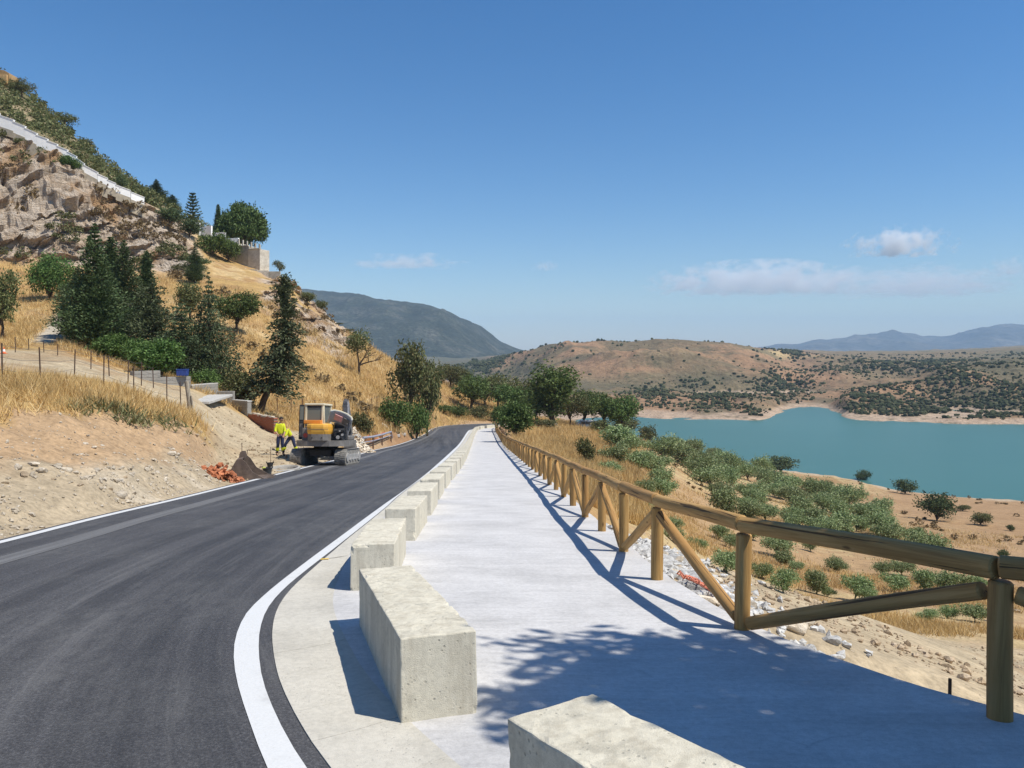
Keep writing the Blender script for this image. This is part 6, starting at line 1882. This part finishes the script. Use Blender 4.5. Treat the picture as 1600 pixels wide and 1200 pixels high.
# ------------------------------------------------------------------ bucket, tubs, rods, orange rubble, drain
def roadside_gear():
    IRON = simple_mat('rusty_bucket_steel', (.15, .11, .085), .75, .3, .2, .35, 5, .3)
    p = on_land(388, 748)
    t = thing('excavator_bucket', 'loose rusty excavator bucket standing on the dirt at the road edge', 'bucket', p, R(12))
    s = p.y/F
    W = .55
    # side cheeks and curved back of a digging bucket lying mouth to the right
    prof = [(-.62, .0), (.64, .06), (.60, .0), (-.62, -.06)]
    ck = [(-.64, .0), (.66, .02), (.20, .30), (.0, .62), (-.14, .74), (-.30, .70), (-.46, .40)]
    for y in (-W, W): MB().prism(ck, 'y', y-.02, y+.02).build('side_plate', IRON, t)
    b = MB(); pts = [(.66, .02), (-.64, .0), (-.46, .40), (-.30, .70), (-.14, .74)]
    for (x1, z1), (x2, z2) in zip(pts[:-1], pts[1:]):
        d = Vector((x2-x1, 0, z2-z1)); n_ = Vector((d.z, 0, -d.x)).normalized()*.02
        b.add([(x1-n_.x, -W+.02, z1-n_.z), (x2-n_.x, -W+.02, z2-n_.z), (x2+n_.x, -W+.02, z2+n_.z), (x1+n_.x, -W+.02, z1+n_.z), (x1-n_.x, W-.02, z1-n_.z), (x2-n_.x, W-.02, z2-n_.z), (x2+n_.x, W-.02, z2+n_.z), (x1+n_.x, W-.02, z1+n_.z)],
              [(0, 1, 2, 3), (7, 6, 5, 4), (0, 4, 5, 1), (1, 5, 6, 2), (2, 6, 7, 3), (3, 7, 4, 0)])
    b.build('shell', IRON, t)
    for k in range(5): MB().prism([(.60, -.01), (.86, .02), (.62, .06)], 'y', -.5+.23*k, -.42+.23*k).build('tooth', IRON, t)
    for y in (-.14, .14): MB().prism([(-.30, .68), (-.06, .72), (-.10, .92), (-.24, .92)], 'y', y-.02, y+.02).build('ear', IRON, t)
    STEEL = simple_mat('rebar', (.12, .075, .05), .8, .3, .3)
    def rod(px, base, top, lab, lean=.0):
        q = on_land(px, base); h = (base-top)/F*q.y
        b = MB().tube([(0, 0, -.2), (lean*.5, 0, h*.5), (lean, 0, h)], .012, 6).tube([(lean-.0, 0, h-.01), (lean, 0, h+.02)], .02, 6)
        link('steel_rod', b.mesh('steel_rod', STEEL), loc=q, label=lab, cat='steel rod')
    rod(378, 735, 694, 'thin steel rod standing behind the rusty bucket')
    rod(384, 735, 706, 'shorter leaning steel rod right of the thin one behind the rusty bucket', .06)
    rod(423, 728, 700, 'thin steel rod standing behind the black rubber tub')
    RUBB = simple_mat('black_rubber', (.03, .03, .03), .75, .3, 0, .4)
    def tub(px, base, w, h, lab):
        q = on_land(px, base); m = q.y/F
        t2 = thing('rubber_tub', lab, 'bucket', q)
        r = w*m/2; H = h*m; n = 18
        zs = [(0, .78), (.05, .80), (H, 1.0), (H+.02, 1.05), (H+.02, .97), (H-.01, .94), (.06, .74)]
        V = [(r*k*math.cos(2*math.pi*i/n), r*k*math.sin(2*math.pi*i/n), z) for z, k in zs for i in range(n)]
        Fs = [(a*n+i, a*n+(i+1) % n, (a+1)*n+(i+1) % n, (a+1)*n+i) for a in range(len(zs)-1) for i in range(n)]+[tuple(range(n))[::-1], tuple((len(zs)-1)*n+i for i in range(n))]
        b = MB(); b.add(V, Fs); b.build('tub', RUBB, t2)
        for s_ in (-1, 1): MB().tube([(s_*r*1.0, -.05, H), (s_*r*1.12, -.04, H+.06), (s_*r*1.12, .04, H+.06), (s_*r, .05, H)], .012, 6).build('handle', RUBB, t2)
        return t2, H
    t2, H = tub(418, 744, 14, 12, 'black rubber tub holding a yellow green glove at the road edge')
    gl = link('work_glove', blob_mesh('work_glove', simple_mat('yellow_glove', (.40, .42, .08), .8), 4, 2, .4, 2.2, .6), loc=t2.location+Vector((-.13, 0, H+.02)), label='yellow green work glove lying in the black rubber tub', cat='glove'); gl.scale = (.16, .13, .12)
    tub(422, 731, 10, 7, 'smaller black tub just behind the first one')
    # pile of broken orange bricks
    q = on_land(348, 750); pile = thing('brick_pile', 'small pile of broken orange bricks left of the rusty bucket', 'rubble', q)
    rr = random.Random(44)
    bk = [MB().box((0, 0, 0), (.22, .11, .07), bevel=.008).mesh('brick', ROCK_BRICK) for _ in range(1)]
    for i in range(60):
        a = rr.random()*6.3; r = .62*math.sqrt(rr.random()); x, y = r*1.0*math.cos(a), r*.6*math.sin(a)
        z = max(.02, .62*(1-r/.66)*rr.uniform(.35, 1.0))
        o = link('brick', bk[0], pile, loc=(x, y, z+ground_z(q.x+x, q.y+y)-q.z), rot=(rr.uniform(-.8, .8), rr.uniform(-.8, .8), rr.random()*6.3))
        o.scale = (rr.uniform(.6, 1.3), rr.uniform(.8, 1.4), rr.uniform(.8, 1.5))
    P = []; S = []
    for i in range(150):
        a = rr.random()*6.3; r = .75*math.sqrt(rr.random()); x, y = r*1.05*math.cos(a), r*.65*math.sin(a)
        P.append((x, y, max(0, .55*(1-r/.7))*rr.random()+ground_z(q.x+x, q.y+y)-q.z)); S.append(rr.uniform(.05, .13))
    stone_mass('brick_bits', ROCK_BRICK, P, S, 45, pile)
    # kerbed drain inlet
    q = on_land(444, 735); d = thing('drain_inlet', 'oval concrete drain inlet with a dark hollow beside the road edge', 'drain', q)
    n = 26; V = []; Fs = []
    prof = [(1.0, -.08), (1.0, .10), (.86, .12), (.80, .06), (.74, -.12)]
    for rr_, z in prof: V += [(.62*rr_*math.cos(2*math.pi*i/n), .8*rr_*math.sin(2*math.pi*i/n), z) for i in range(n)]
    for a in range(len(prof)-1):
        for i in range(n): Fs.append((a*n+i, a*n+(i+1) % n, (a+1)*n+(i+1) % n, (a+1)*n+i))
    b = MB(); b.add(V, Fs); b.build('rim', concrete_mat('drain_concrete', .36, False, (1, .95, .85), .2), d)
    MB().tube([(0, 0, -.14), (0, 0, -.05)], [.5, .5], 20).build('silt', simple_mat('damp_silt', (.10, .09, .07), .9), d)
roadside_gear()

# ------------------------------------------------------------------ beyond the machine: rubble, railing, orange mesh, slabs
def beyond_machine():
    rr = random.Random(55)
    q = on_land(556, 701); o = thing('rubble_heap', 'pale heap of broken rock and plaster behind the open engine cover', 'rubble', q)
    m = q.y/F
    for i in range(110):
        a = rr.random()*6.3; r = math.sqrt(rr.random())*1.5; x, y = r*.95*math.cos(a), r*.9*math.sin(a)
        z = ground_z(q.x+x, q.y+y)-q.z+max(0, 1.3*(1-min(1, r/1.55))**.9)*rr.uniform(.75, 1)
        stone('stone', rr.choice(['pale', 'grey', 'tan', 'tan']), (q.x+x, q.y+y, q.z+z), rr.uniform(.15, .42), o, .2)
    P = []; S = []
    for i in range(900):
        a = rr.random()*6.3; r = math.sqrt(rr.random())*1.7; x, y = r*.95*math.cos(a), r*.9*math.sin(a)
        P.append((x, y, ground_z(q.x+x, q.y+y)-q.z+max(0, 1.25*(1-r/1.6))*rr.uniform(.9, 1.05))); S.append(rr.uniform(.06, .2))
    stone_mass('rubble_bits', ROCK_PALE, P, S, 56, o)
    # guard railing: pale tube on short brown posts
    pts = [on_land(x, y) for x, y in ((569, 705), (583, 701.5), (597, 697), (611, 692))]
    gr = thing('guard_railing', 'low grey tube railing on brown posts at the left road edge beyond the excavator', 'railing', pts[0])
    TUBE = simple_mat('grey_tube', (.36, .35, .40), .5, .4, .2); PST = simple_mat('brown_post', (.14, .08, .05), .8)
    tops = []
    for p in pts:
        l = p-pts[0]; MB().box((l.x, l.y, l.z+.42), (.12, .1, .98), bevel=.012).build('post', PST, gr); tops.append((l.x, l.y, l.z+.95))
    e0 = Vector(tops[0])-(Vector(tops[1])-Vector(tops[0]))*.12; e1 = Vector(tops[-1])+Vector((-.15, 1.6, -.75))
    MB().tube([e0, tops[0], tops[1], tops[2], tops[3], e1], .085, 10).build('rail', TUBE, gr, True)
    MB().tube([Vector(v)-Vector((0, .02, .32)) for v in (e0, tops[0], tops[1], tops[2], tops[3])], .045, 8).build('rail', TUBE, gr, True)
    # orange barrier mesh sagging behind it
    nx, ny = 40, 8; V = []; rg = np.random.default_rng(57)
    row = [on_land(x, y) for x, y in ((556, 708), (566, 703), (580, 699), (596, 694), (606, 691))]
    b = MB()
    for i in range(nx):
        t = i/(nx-1)*(len(row)-1); k = min(int(t), len(row)-2); p = row[k].lerp(row[k+1], t-k)
        for j in range(ny):
            z = (.05+.72*j/(ny-1))*(1+.12*math.sin(i*.7))
            V.append((p.x-.35+.12*math.sin(i*.9+j*.5), p.y+.1*math.cos(i*.6), p.z+z))
    for i in range(nx): b.tube([V[i*ny+j] for j in range(ny)], .028, 4)
    for j in range(ny): b.tube([V[i*ny+j] for i in range(nx)], .026, 4)
    link('orange_net', b.mesh('orange_net', simple_mat('orange_mesh', (.62, .13, .06), .6)), label='orange barrier mesh sagging behind the grey tube railing', cat='net')
    # pale kerb slabs along the road edge further on
    SL = concrete_mat('slab_concrete', .55, False, (1, .97, .92), .2)
    for i, (x, y) in enumerate(((624, 683.5), (633, 680.5), (643, 677.5), (652, 675.2), (660, 673.6))):
        p = on_land(x, y); 
        link('kerb_slab', MB().box((0, 0, 0), (.7, 2.6, .28), bevel=.04).mesh('kerb_slab', SL), loc=p+Vector((-.3, 0, .12)), rot=(-.09, rr.uniform(-.05, .05), .16),
             label='%s pale stone slab from the left along the far road edge before the bend' % nth(i+1), cat='stone slab', group='slabs along the far road edge')
    p = on_land(600, 668); o = stone('boulder', 'pale', p, 22/F*p.y, None, .25, label='pale boulder lying in the earth bank right of the flowering bush', cat='boulder'); o.scale = (o.scale[0]*.9, o.scale[1], o.scale[2]*.7); o.rotation_euler = (0, .6, .3)
    p = on_land(551, 646); h = 19/F*p.y
    link('timber_plank', MB().tube([(0, 0, -.1), (-.55*h, 0, h)], .07, 6).mesh('timber_plank', simple_mat('raw_timber', (.48, .36, .22), .8)), loc=p, label='pale timber plank leaning in the dry grass above the excavator', cat='plank')
beyond_machine()

# ------------------------------------------------------------------ walled track on the left
def track_wall():
    GREY = concrete_mat('wall_block', .30, False, (1, .95, .86), .3)
    CAP = concrete_mat('wall_cap', .52, False, (1, .96, .88), .2)
    sec = [((205, 587), (248, 598), 15), ((248, 598), (296, 607), 15), ((296, 607), (337, 619), 14), ((337, 619), (366, 636), 18), ((366, 636), (390, 653), 19)]
    A = on_land(205, 587)
    t = thing('garden_wall', 'stepped grey block wall with a red brick end along the dirt track', 'wall', A)
    BR = simple_mat('red_brick', (.33, .115, .065), .85, .2, 0, .3, 12, .3)
    def run(a, b, hpx, name, mat, off=0, cap=False, extra=0):
        p, q = on_land(*a), on_land(*b)
        d = (q-p); L = math.hypot(d.x, d.y); u = Vector((d.x/L, d.y/L, 0)); h = hpx/F*p.y
        M_ = Matrix(((u.x, -u.y, 0), (u.y, u.x, 0), (0, 0, 1)))
        top = max(p.z, q.z)*.35+min(p.z, q.z)*.65+h
        bot = min(p.z, q.z)-.4
        c = (p+q)/2; c.z = (top+bot)/2; c -= A
        o = MB().box(c, (L-.006, .28, top-bot), M_.to_4x4(), bevel=.015).build(name, mat, t)
        if cap:
            MB().box(Vector((c.x, c.y, top-A.z+.035)), (L+.05, .36, .07), M_.to_4x4(), bevel=.01).build('cap', CAP, o)
        # block courses stand out as shallow joints
        n = int((top-bot)/.2)
        return p, q, u, top, bot, M_, L, o
    for i, (a, b, h) in enumerate(sec):
        p, q, u, top, bot, M_, L, o = run(a, b, h, 'wall_section', GREY, cap=(i in (2, 4)))
        # laid blocks, slightly proud of the core
        rr = random.Random(60+i); bm = []
        nrm = Vector((u.y, -u.x, 0))
        if nrm.y > 0: nrm = -nrm
        z = top-.2; r_ = 0
        while z > min(p.z, q.z)-.1 and r_ < 6:
            x = -.2*(r_ % 2)
            while x < L-.05:
                w = min(.40, L-x)-.012
                x0_ = max(x, .0); w = min(x+.40, L)-x0_-.012
                if w > .05:
                    c = p+u*(x0_+w/2)+nrm*(.14+rr.uniform(.004, .016)); c.z = z+.1
                    bm.append((c-A, w))
                x += .40
            z -= .205; r_ += 1
        me = {}
        for c, w in bm:
            k = round(w, 1)
            if k not in me: me[k] = MB().box((0, 0, 0), (max(.08, k), .05, .19), bevel=.008).mesh('block', GREY)
            link('block', me[k], o, loc=c, rot=M_.to_euler())
    # brick end
    p, q = on_land(390, 653), on_land(431, 679)
    d = q-p; L = math.hypot(d.x, d.y); u = Vector((d.x/L, d.y/L, 0)); M_ = Matrix(((u.x, -u.y, 0), (u.y, u.x, 0), (0, 0, 1)))
    h = 22/F*p.y; top = p.z*.5+q.z*.5+h*.72; bot = min(p.z, q.z)-.4
    c = (p+q)/2; c.z = (top+bot)/2
    core = MB().box(c-A, (L, .22, top-bot-.02), M_.to_4x4()).build('brick_core', simple_mat('mortar', (.36, .32, .26), .9), t)
    nrm = Vector((u.y, -u.x, 0)); nrm = -nrm if nrm.y > 0 else nrm
    z = top-.09; r_ = 0; bmesh_b = MB().box((0, 0, 0), (.27, .26, .078), bevel=.006).mesh('brick', BR); rr = random.Random(70)
    while z > q.z-.05:
        x = -.14*(r_ % 2)
        while x < L-.1:
            cc = p+u*(x+.14)+nrm*rr.uniform(.004, .022); cc.z = z+.04
            if x > -.01 and not (r_ == 0 and rr.random() < .35): link('brick', bmesh_b, core, loc=cc-A, rot=M_.to_euler())
            x += .285
        z -= .09; r_ += 1
    for k in range(6):
        cc = p+u*(L*(.15+.15*k)); cc.z = top+.03
        o = link('cap_stone', STONES['pale'][k % 4], t, loc=cc-A); o.scale = (.38, .3, .16); o.rotation_euler = (0, 0, k)
    # blue box on the wall
    b0 = on_land(284, 605); zt = b0.z+.66
    bx = thing('plastic_box', 'dark blue plastic box standing on the grey wall', 'box', (b0.x, b0.y+.12, zt+.02), .15)
    BLU = simple_mat('blue_plastic', (.015, .045, .22), .45, .5)
    s = b0.y/F
    MB().box((0, 0, .19), (.62, .44, .36), taper=1.05, bevel=.02).build('box_body', BLU, bx); MB().box((0, 0, .40), (.68, .49, .05), bevel=.015).build('rim', BLU, bx)
    for sx in (-1, 1): MB().box((sx*.335, 0, .30), (.02, .16, .05), bevel=.006).build('grip', BLU, bx)
    # concrete lip where the paved part of the track ends
    l0, l1 = on_land(302, 622), on_land(342, 627)
    d = l1-l0; u = math.atan2(d.y, d.x)
    link('track_slab', MB().box((0, 0, 0), (d.length, 1.5, .16), bevel=.03).mesh('track_slab', CAP), loc=(l0+l1)/2+Vector((0, .3, .02)), rot=(0, 0, u), label='broken concrete slab end across the dirt track below the wall', cat='slab')
track_wall()

# ------------------------------------------------------------------ wire fences
def wire_fence(label, posts, hpx, r, mat, wires, wmat, name='wire_fence'):
    pts = [(on_land(x, b), (b-t_)/F) for x, b, t_ in posts]
    A = pts[0][0]; t = thing(name, label, 'fence', A)
    tops = []; rr = random.Random(len(posts))
    for p, k in pts:
        h = k*p.y; l = p-A; ln = (rr.uniform(-.05, .05), rr.uniform(-.05, .05))
        MB().tube([(l.x, l.y, l.z-.25), (l.x+ln[0], l.y+ln[1], l.z+h)], r, 6).build('post', mat, t)
        tops.append((l, ln, h))
    for w in wires:
        b = MB()
        for (l, ln, h), (l2, ln2, h2) in zip(tops[:-1], tops[1:]):
            a = Vector((l.x+ln[0]*w, l.y+ln[1]*w, l.z+h*w)); c = Vector((l2.x+ln2[0]*w, l2.y+ln2[1]*w, l2.z+h2*w)); m = (a+c)/2-Vector((0, 0, .06))
            b.tube([a, m, c], .006, 4, cap=False)
        b.build('wire', wmat, t)
    return t
RUST = simple_mat('rusty_rod', (.085, .05, .035), .85, .3, .2); WIRE = simple_mat('fence_wire', (.16, .15, .14), .6, .4, .4)
wire_fence('rusty rod and wire fence along the top of the cut bank', [(-60, 596, 528), (4, 600, 536), (64, 602, 543), (116, 594, 547), (162, 602, 557), (209, 616, 572), (261, 634, 587), (283, 636, 596)], 0, .022, RUST, (.35, .65, .95), WIRE)
wire_fence('thin rod fence further back along the dirt track, in front of the grey wall', [(24, 551, 527), (45, 546, 529), (69, 551, 534), (90, 556, 538), (142, 577, 548), (171, 588, 556), (200, 600, 562), (221, 603, 566), (240, 606, 574)], 0, .025, RUST, (.5, .95), WIRE)
wire_fence('wire fence on thin posts across the golden slope above the road', [(433, 646, 622), (455, 646, 623), (472, 645, 624), (492, 645, 625), (523, 644, 626), (537, 644, 628), (564, 643, 627), (580, 641, 623), (589, 640, 621), (612, 640, 622)], 0, .03, RUST, (.5, .95), WIRE)
wire_fence('wire fence posts on the golden slope right of the tall olive green tree', [(671, 640, 621), (692, 637, 619), (706, 637, 620), (722, 637, 621), (757, 638, 622)], 0, .035, RUST, (.9,), WIRE)
def wooden_post():
    p = on_land(298, 646); h = 50/F*p.y
    t = thing('timber_post', 'leaning grey timber post at the end of the rod fence on the bank', 'post', p)
    m = bark_mat('grey_timber', (.20, .17, .13), (.42, .37, .29))
    MB().tube([(.0, 0, -.3), (-.09, 0, h*.5), (-.19, 0, h)], [.10, .095, .09], 10).build('post', m, t); 
    MB().tube([(.03, -.03, h*.55), (.16, -.05, -.1)], .035, 6).build('brace', m, t)
wooden_post()
def cone():
    p = on_land(6, 553); t = thing('traffic_cone', 'tiny white and orange traffic cone on the far left track', 'traffic cone', p); t.scale = (.55, .55, .55)
    O = simple_mat('cone_orange', (.7, .15, .04), .5); W = simple_mat('cone_white', (.8, .8, .78), .5)
    MB().box((0, 0, .03), (.5, .5, .06), bevel=.01).build('base', O, t); MB().tube([(0, 0, .06), (0, 0, .22)], [.19, .14], 14).tube([(0, 0, .46), (0, 0, .72)], [.085, .03], 14).build('cone', O, t)
    MB().tube([(0, 0, .221), (0, 0, .459)], [.14, .086], 14).build('white_band', W, t)
cone()

# ------------------------------------------------------------------ white stepped wall, terrace and ruin on the cliff
def world_at(px, py, d): return Vector(((px-800)/F*d, d, EYE-(py-HZ)/F*d))
def cliff_walls():
    WHT = simple_mat('whitewash', (.88, .87, .84), .8, .2, 0, .06, 2)
    BEI = simple_mat('rendered_base', (.42, .36, .27), .9, .2, 0, .2, 1.5, .3)
    top = [(-60, 150), (-20, 171), (0, 181), (22, 191), (40, 201), (58, 212), (75, 221), (90, 229), (106, 238), (120, 248), (132, 259), (153, 273), (168, 282), (181, 290), (204, 301), (225, 312)]
    dd = lambda px: float(np.interp(px, [-60, 0, 50, 100, 150, 200, 250], [117.5, 119, 119.2, 119.8, 120.8, 122.6, 126]))
    A = world_at(0, 195, dd(0))
    t = thing('stepped_white_wall', 'long whitewashed wall stepping down along the top of the cliff', 'wall', A)
    for i in range(len(top)-1):
        (x0, y0), (x1, y1) = top[i], top[i+1]
        d = (dd(x0)+dd(x1))/2; hp = 17 if x0 < 120 else 11
        a = world_at(x0, y0, dd(x0)); b = world_at(x1, y1, dd(x1)); u = Vector((b.x-a.x, b.y-a.y, 0)); L = u.length; u /= L
        M_ = Matrix(((u.x, -u.y, 0), (u.y, u.x, 0), (0, 0, 1))).to_4x4()
        st_ = .28; za, zb_ = a.z+.04, b.z+st_; hh = hp/F*d
        def slab(name, mat, par, t0, t1, y0, y1, ov=0.0):
            V = []
            for s_, z_ in ((-ov, za), (L+ov, zb_)):
                for yy in (y0, y1):
                    for dz in (t0, t1): V.append(a+u*s_+Vector((-u.y, u.x, 0))*yy+Vector((0, 0, z_-a.z+dz))-A)
            m_ = MB(); m_.add([v[:] for v in V], [(0, 1, 3, 2), (4, 6, 7, 5), (0, 4, 5, 1), (2, 3, 7, 6), (0, 2, 6, 4), (1, 5, 7, 3)])
            return m_.build(name, mat, par)
        s = slab('wall_section', WHT, t, -hh, 0, -.2, .2, -.002)
        slab('coping', WHT, s, .003, .09, -.27, .27, .03)
        slab('wall_base', BEI, s, -hh-1.5-.6*math.sin(i*1.9), -hh-.003, -.26, .6, .004)
    # shorter white pieces further down
    B = world_at(330, 360, 137)
    t = thing('white_terrace_wall', 'short whitewashed wall pieces between the tiered pine and the big domed pine', 'wall', B)
    for (x0, y0, x1, y1, hp) in ((298, 345, 312, 351, 10), (312, 350, 331, 357, 11), (331, 358, 352, 369, 11), (352, 366, 373, 379, 15)):
        a = world_at(x0, y0, 137); b = world_at(x1, y1, 136); u = Vector((b.x-a.x, b.y-a.y, 0)); L = u.length; u /= L
        M_ = Matrix(((u.x, -u.y, 0), (u.y, u.x, 0), (0, 0, 1))).to_4x4()
        zt = (a.z+b.z)/2; zb = min(a.z, b.z)-hp/F*137-1.2; c = (a+b)/2; c.z = (zt+zb)/2
        MB().box(c-B, (L-.004, .35, zt-zb), M_, bevel=.02).build('wall_section', WHT, t)
    # stone terrace with pillars
    ST = rock_mat('terrace_stone', (.34, .30, .24), (.48, .43, .35), (.60, .55, .46), 1.2)
    a0 = world_at(352, 378, 134.5); a1 = world_at(406, 392, 131.5); base = 419
    T = thing('stone_terrace', 'high grey stone terrace wall with a row of pillars under the big domed pine', 'terrace wall', world_at(378, base, 133))
    u = Vector((a1.x-a0.x, a1.y-a0.y, 0)); L = u.length; u /= L; M_ = Matrix(((u.x, -u.y, 0), (u.y, u.x, 0), (0, 0, 1))).to_4x4(); nrm = Vector((-u.y, u.x, 0))
    n = 3
    for i in range(n):
        p = a0.lerp(a1, i/n); q = a0.lerp(a1, (i+1)/n); c = (p+q)/2; zt = p.z*.5+q.z*.5; zb = EYE-(base+6-HZ)/F*133
        c.z = (zt+zb)/2; c += nrm*1.2; MB().box(c-T.location, (L/n-.004, 2.4, zt-zb), M_, bevel=.03).build('wall_section', ST, T)
        cc = Vector((c.x, c.y, zt+.08)); MB().box(cc-T.location-nrm*1.1, (L/n+.02, .45, .16), M_, bevel=.02).build('coping', ST, T)
    for i in range(6):
        p = a0.lerp(a1, .38+.60*i/5); MB().box(p-T.location+nrm*.12+Vector((0, 0, .62)), (.24, .24, 1.0), M_, bevel=.02).build('pillar', ST, T)
    # low retaining wall under it
    b0, b1 = world_at(330, 416, 128), world_at(438, 426, 128); u = b1-b0; L = math.hypot(u.x, u.y)
    T2 = thing('low_stone_wall', 'low pale retaining wall below the stone terrace running to the skyline', 'wall', b0)
    k = 6
    for i in range(k):
        p = b0.lerp(b1, i/k); q = b0.lerp(b1, (i+1)/k); c = (p+q)/2-b0; MB().box(c-Vector((0, 0, .55)), (L/k-.005, .5, 1.3), bevel=.03).build('wall_section', ST, T2)
    # ochre ruin on the summit
    OC = rock_mat('ochre_masonry', (.34, .20, .09), (.46, .29, .13), (.55, .37, .19), .6)
    r0 = world_at(2, 124, 158)
    T3 = thing('ruined_tower', 'ochre ruined masonry stub on the summit at the left edge of the photo', 'ruin', r0)
    b = MB().prism([(-5, -2), (2.8, -2), (2.6, .7), (1.6, 1.3), (.2, 1.5), (-1.5, 2.3), (-3, 2.5), (-5, 2.9)], 'y', -1.6, 1.6); b.build('masonry', OC, T3)
    MB().box((1.6, -1.7, -.6), (1.6, .5, 1.8), bevel=.1).build('buttress', OC, T3)
cliff_walls()

# ------------------------------------------------------------------ parked van and picnic table under the trees
def van():
    p = at_depth(917, 146); p.z += .02
    t = thing('parked_van', 'pale blue grey van parked in shade under the round green trees by the lake', 'van', p, R(4))
    B = simple_mat('van_paint', (.16, .22, .28), .35, .5); D = simple_mat('van_dark', (.02, .022, .025), .4, .5); W = simple_mat('van_white', (.7, .7, .7), .4)
    body = [(-1.95, .35), (-1.95, 1.0), (-1.75, 1.1), (-1.3, 1.62), (1.75, 1.68), (1.95, 1.5), (1.98, .4)]
    MB().prism(body, 'y', -.85, .85).build('body', B, t)
    MB().box((0, 0, 1.70), (2.4, 1.5, .07), bevel=.02).build('roof', W, t)
    for x0, x1 in ((-1.2, -.45), (-.38, .55), (.62, 1.6)):
        MB().box(((x0+x1)/2, -.853, 1.30), (x1-x0, .02, .45), bevel=.006).build('window', D, t)
    for x in (-1.25, 1.25):
        for y in (-.8, .8):
            w = MB().tube([(x, y-.1, .33), (x, y+.1, .33)], .33, 18).build('wheel', D, t)
            MB().tube([(x, y-.112, .33), (x, y-.1, .33)], .18, 12).build('rim', W, w)
    MB().box((-1.96, 0, .5), (.08, 1.6, .16), bevel=.02).build('bumper', D, t); 
    for y in (-.6, .6): MB().box((-1.955, y, .82), (.05, .26, .16), bevel=.02).build('headlight', W, t)
    q = at_depth(889, 143); q.z += .01
    t2 = thing('picnic_table', 'dark wooden picnic table in the grass left of the parked van', 'table', q)
    m = simple_mat('picnic_wood', (.13, .06, .035), .8)
    MB().box((0, 0, .74), (1.9, .75, .06), bevel=.01).build('tabletop', m, t2)
    for y in (-.7, .7): MB().box((0, y, .45), (1.9, .28, .05), bevel=.01).build('seat', m, t2)
    for x in (-.7, .7):
        for s in (-1, 1): MB().tube([(x, s*.6, 0), (x, s*.2, .72)], .05, 6).build('leg', m, t2)
        MB().box((x, 0, .41), (.08, 1.5, .06)).build('cross_beam', m, t2)
van()
# ================================================================== CLOUDS (real volumes high over the far valley)
def cloud_mat(name, dens, scale, thr, soft, off=0.0):
    m = bpy.data.materials.new(name); m.use_nodes = True
    nt = m.node_tree; nt.nodes.clear()
    N = nt.nodes.new; Lk = nt.links.new
    out = N('ShaderNodeOutputMaterial'); v = N('ShaderNodeVolumePrincipled')
    v.inputs['Color'].default_value = (1, 1, 1, 1); v.inputs['Anisotropy'].default_value = -0.1
    tc = N('ShaderNodeTexCoord'); sep = N('ShaderNodeVectorMath'); sep.operation = 'LENGTH'
    Lk(tc.outputs['Object'], sep.inputs[0])
    nz = N('ShaderNodeTexNoise'); nz.inputs['Scale'].default_value = scale; nz.inputs['Detail'].default_value = 8; nz.inputs['Roughness'].default_value = .6
    ad = N('ShaderNodeVectorMath'); ad.operation = 'ADD'; ad.inputs[1].default_value = (off, off*1.7, off*.6)
    mp = N('ShaderNodeMapping'); mp.inputs['Scale'].default_value = (2.0, 1.0, .7)
    Lk(tc.outputs['Object'], mp.inputs[0]); Lk(mp.outputs[0], ad.inputs[0]); Lk(ad.outputs[0], nz.inputs['Vector'])
    # density = noise minus distance from the middle, clipped
    a = N('ShaderNodeMath'); a.operation = 'MULTIPLY'; a.inputs[1].default_value = soft
    Lk(sep.outputs['Value'], a.inputs[0])
    b = N('ShaderNodeMath'); b.operation = 'SUBTRACT'; g = N('ShaderNodeMath'); g.operation = 'MULTIPLY'; g.inputs[1].default_value = 2.4; Lk(nz.outputs[0], g.inputs[0]); Lk(g.outputs[0], b.inputs[0]); Lk(a.outputs[0], b.inputs[1])
    c = N('ShaderNodeMath'); c.operation = 'SUBTRACT'; Lk(b.outputs[0], c.inputs[0]); c.inputs[1].default_value = thr
    d = N('ShaderNodeMath'); d.operation = 'MULTIPLY'; d.use_clamp = False; Lk(c.outputs[0], d.inputs[0]); d.inputs[1].default_value = dens
    e = N('ShaderNodeMath'); e.operation = 'MAXIMUM'; Lk(d.outputs[0], e.inputs[0]); e.inputs[1].default_value = 0
    Lk(e.outputs[0], v.inputs['Density']); Lk(v.outputs[0], out.inputs['Volume'])
    return m
def cloud(name, px, py, w, h, dist, mat, label):
    bm = bmesh.new(); bmesh.ops.create_icosphere(bm, subdivisions=3, radius=1.0)
    for v in bm.verts: v.co.z = max(v.co.z, -.45)          # level base
    me = bpy.data.meshes.new(name); bm.to_mesh(me); bm.free(); me.materials.append(mat)
    o = link(name, me, loc=((px-800)/F*dist, dist, EYE+(HZ-py)/F*dist), label=label, cat='cloud')
    o.scale = (w/2/F*dist, w/3/F*dist, h/2/F*dist)
    return o
cloud('cloud', 1406, 384, 190, 70, 14000, cloud_mat('cumulus', .018, 2.6, .80, .72, 3.0), 'small bright puffy white cloud alone above the right end of the hills')
cloud('cloud', 1190, 442, 380, 74, 20000, cloud_mat('thin_cloud', .0040, 3.4, .72, .62, 7.0), 'long faint cloud bank low over the brown hill')
cloud('cloud', 1430, 446, 420, 70, 20000, cloud_mat('thin_cloud_b', .0022, 3.2, .75, .62, 11.0), 'hazy flat cloud bank under the puffy white cloud')
cloud('cloud', 636, 411, 200, 32, 20000, cloud_mat('wisp', .0030, 1.8, .70, .70, 15.0), 'thin streak of cloud over the dark mountain on the left')
cloud('cloud', 852, 417, 60, 26, 20000, cloud_mat('wisp_b', .0028, 1.8, .68, .75, 19.0), 'tiny faint puff of cloud right of the thin streak')
cloud('cloud', 1576, 418, 90, 44, 20000, cloud_mat('wisp_c', .0030, 2.2, .68, .75, 23.0), 'small faint cloud at the right edge of the photo')
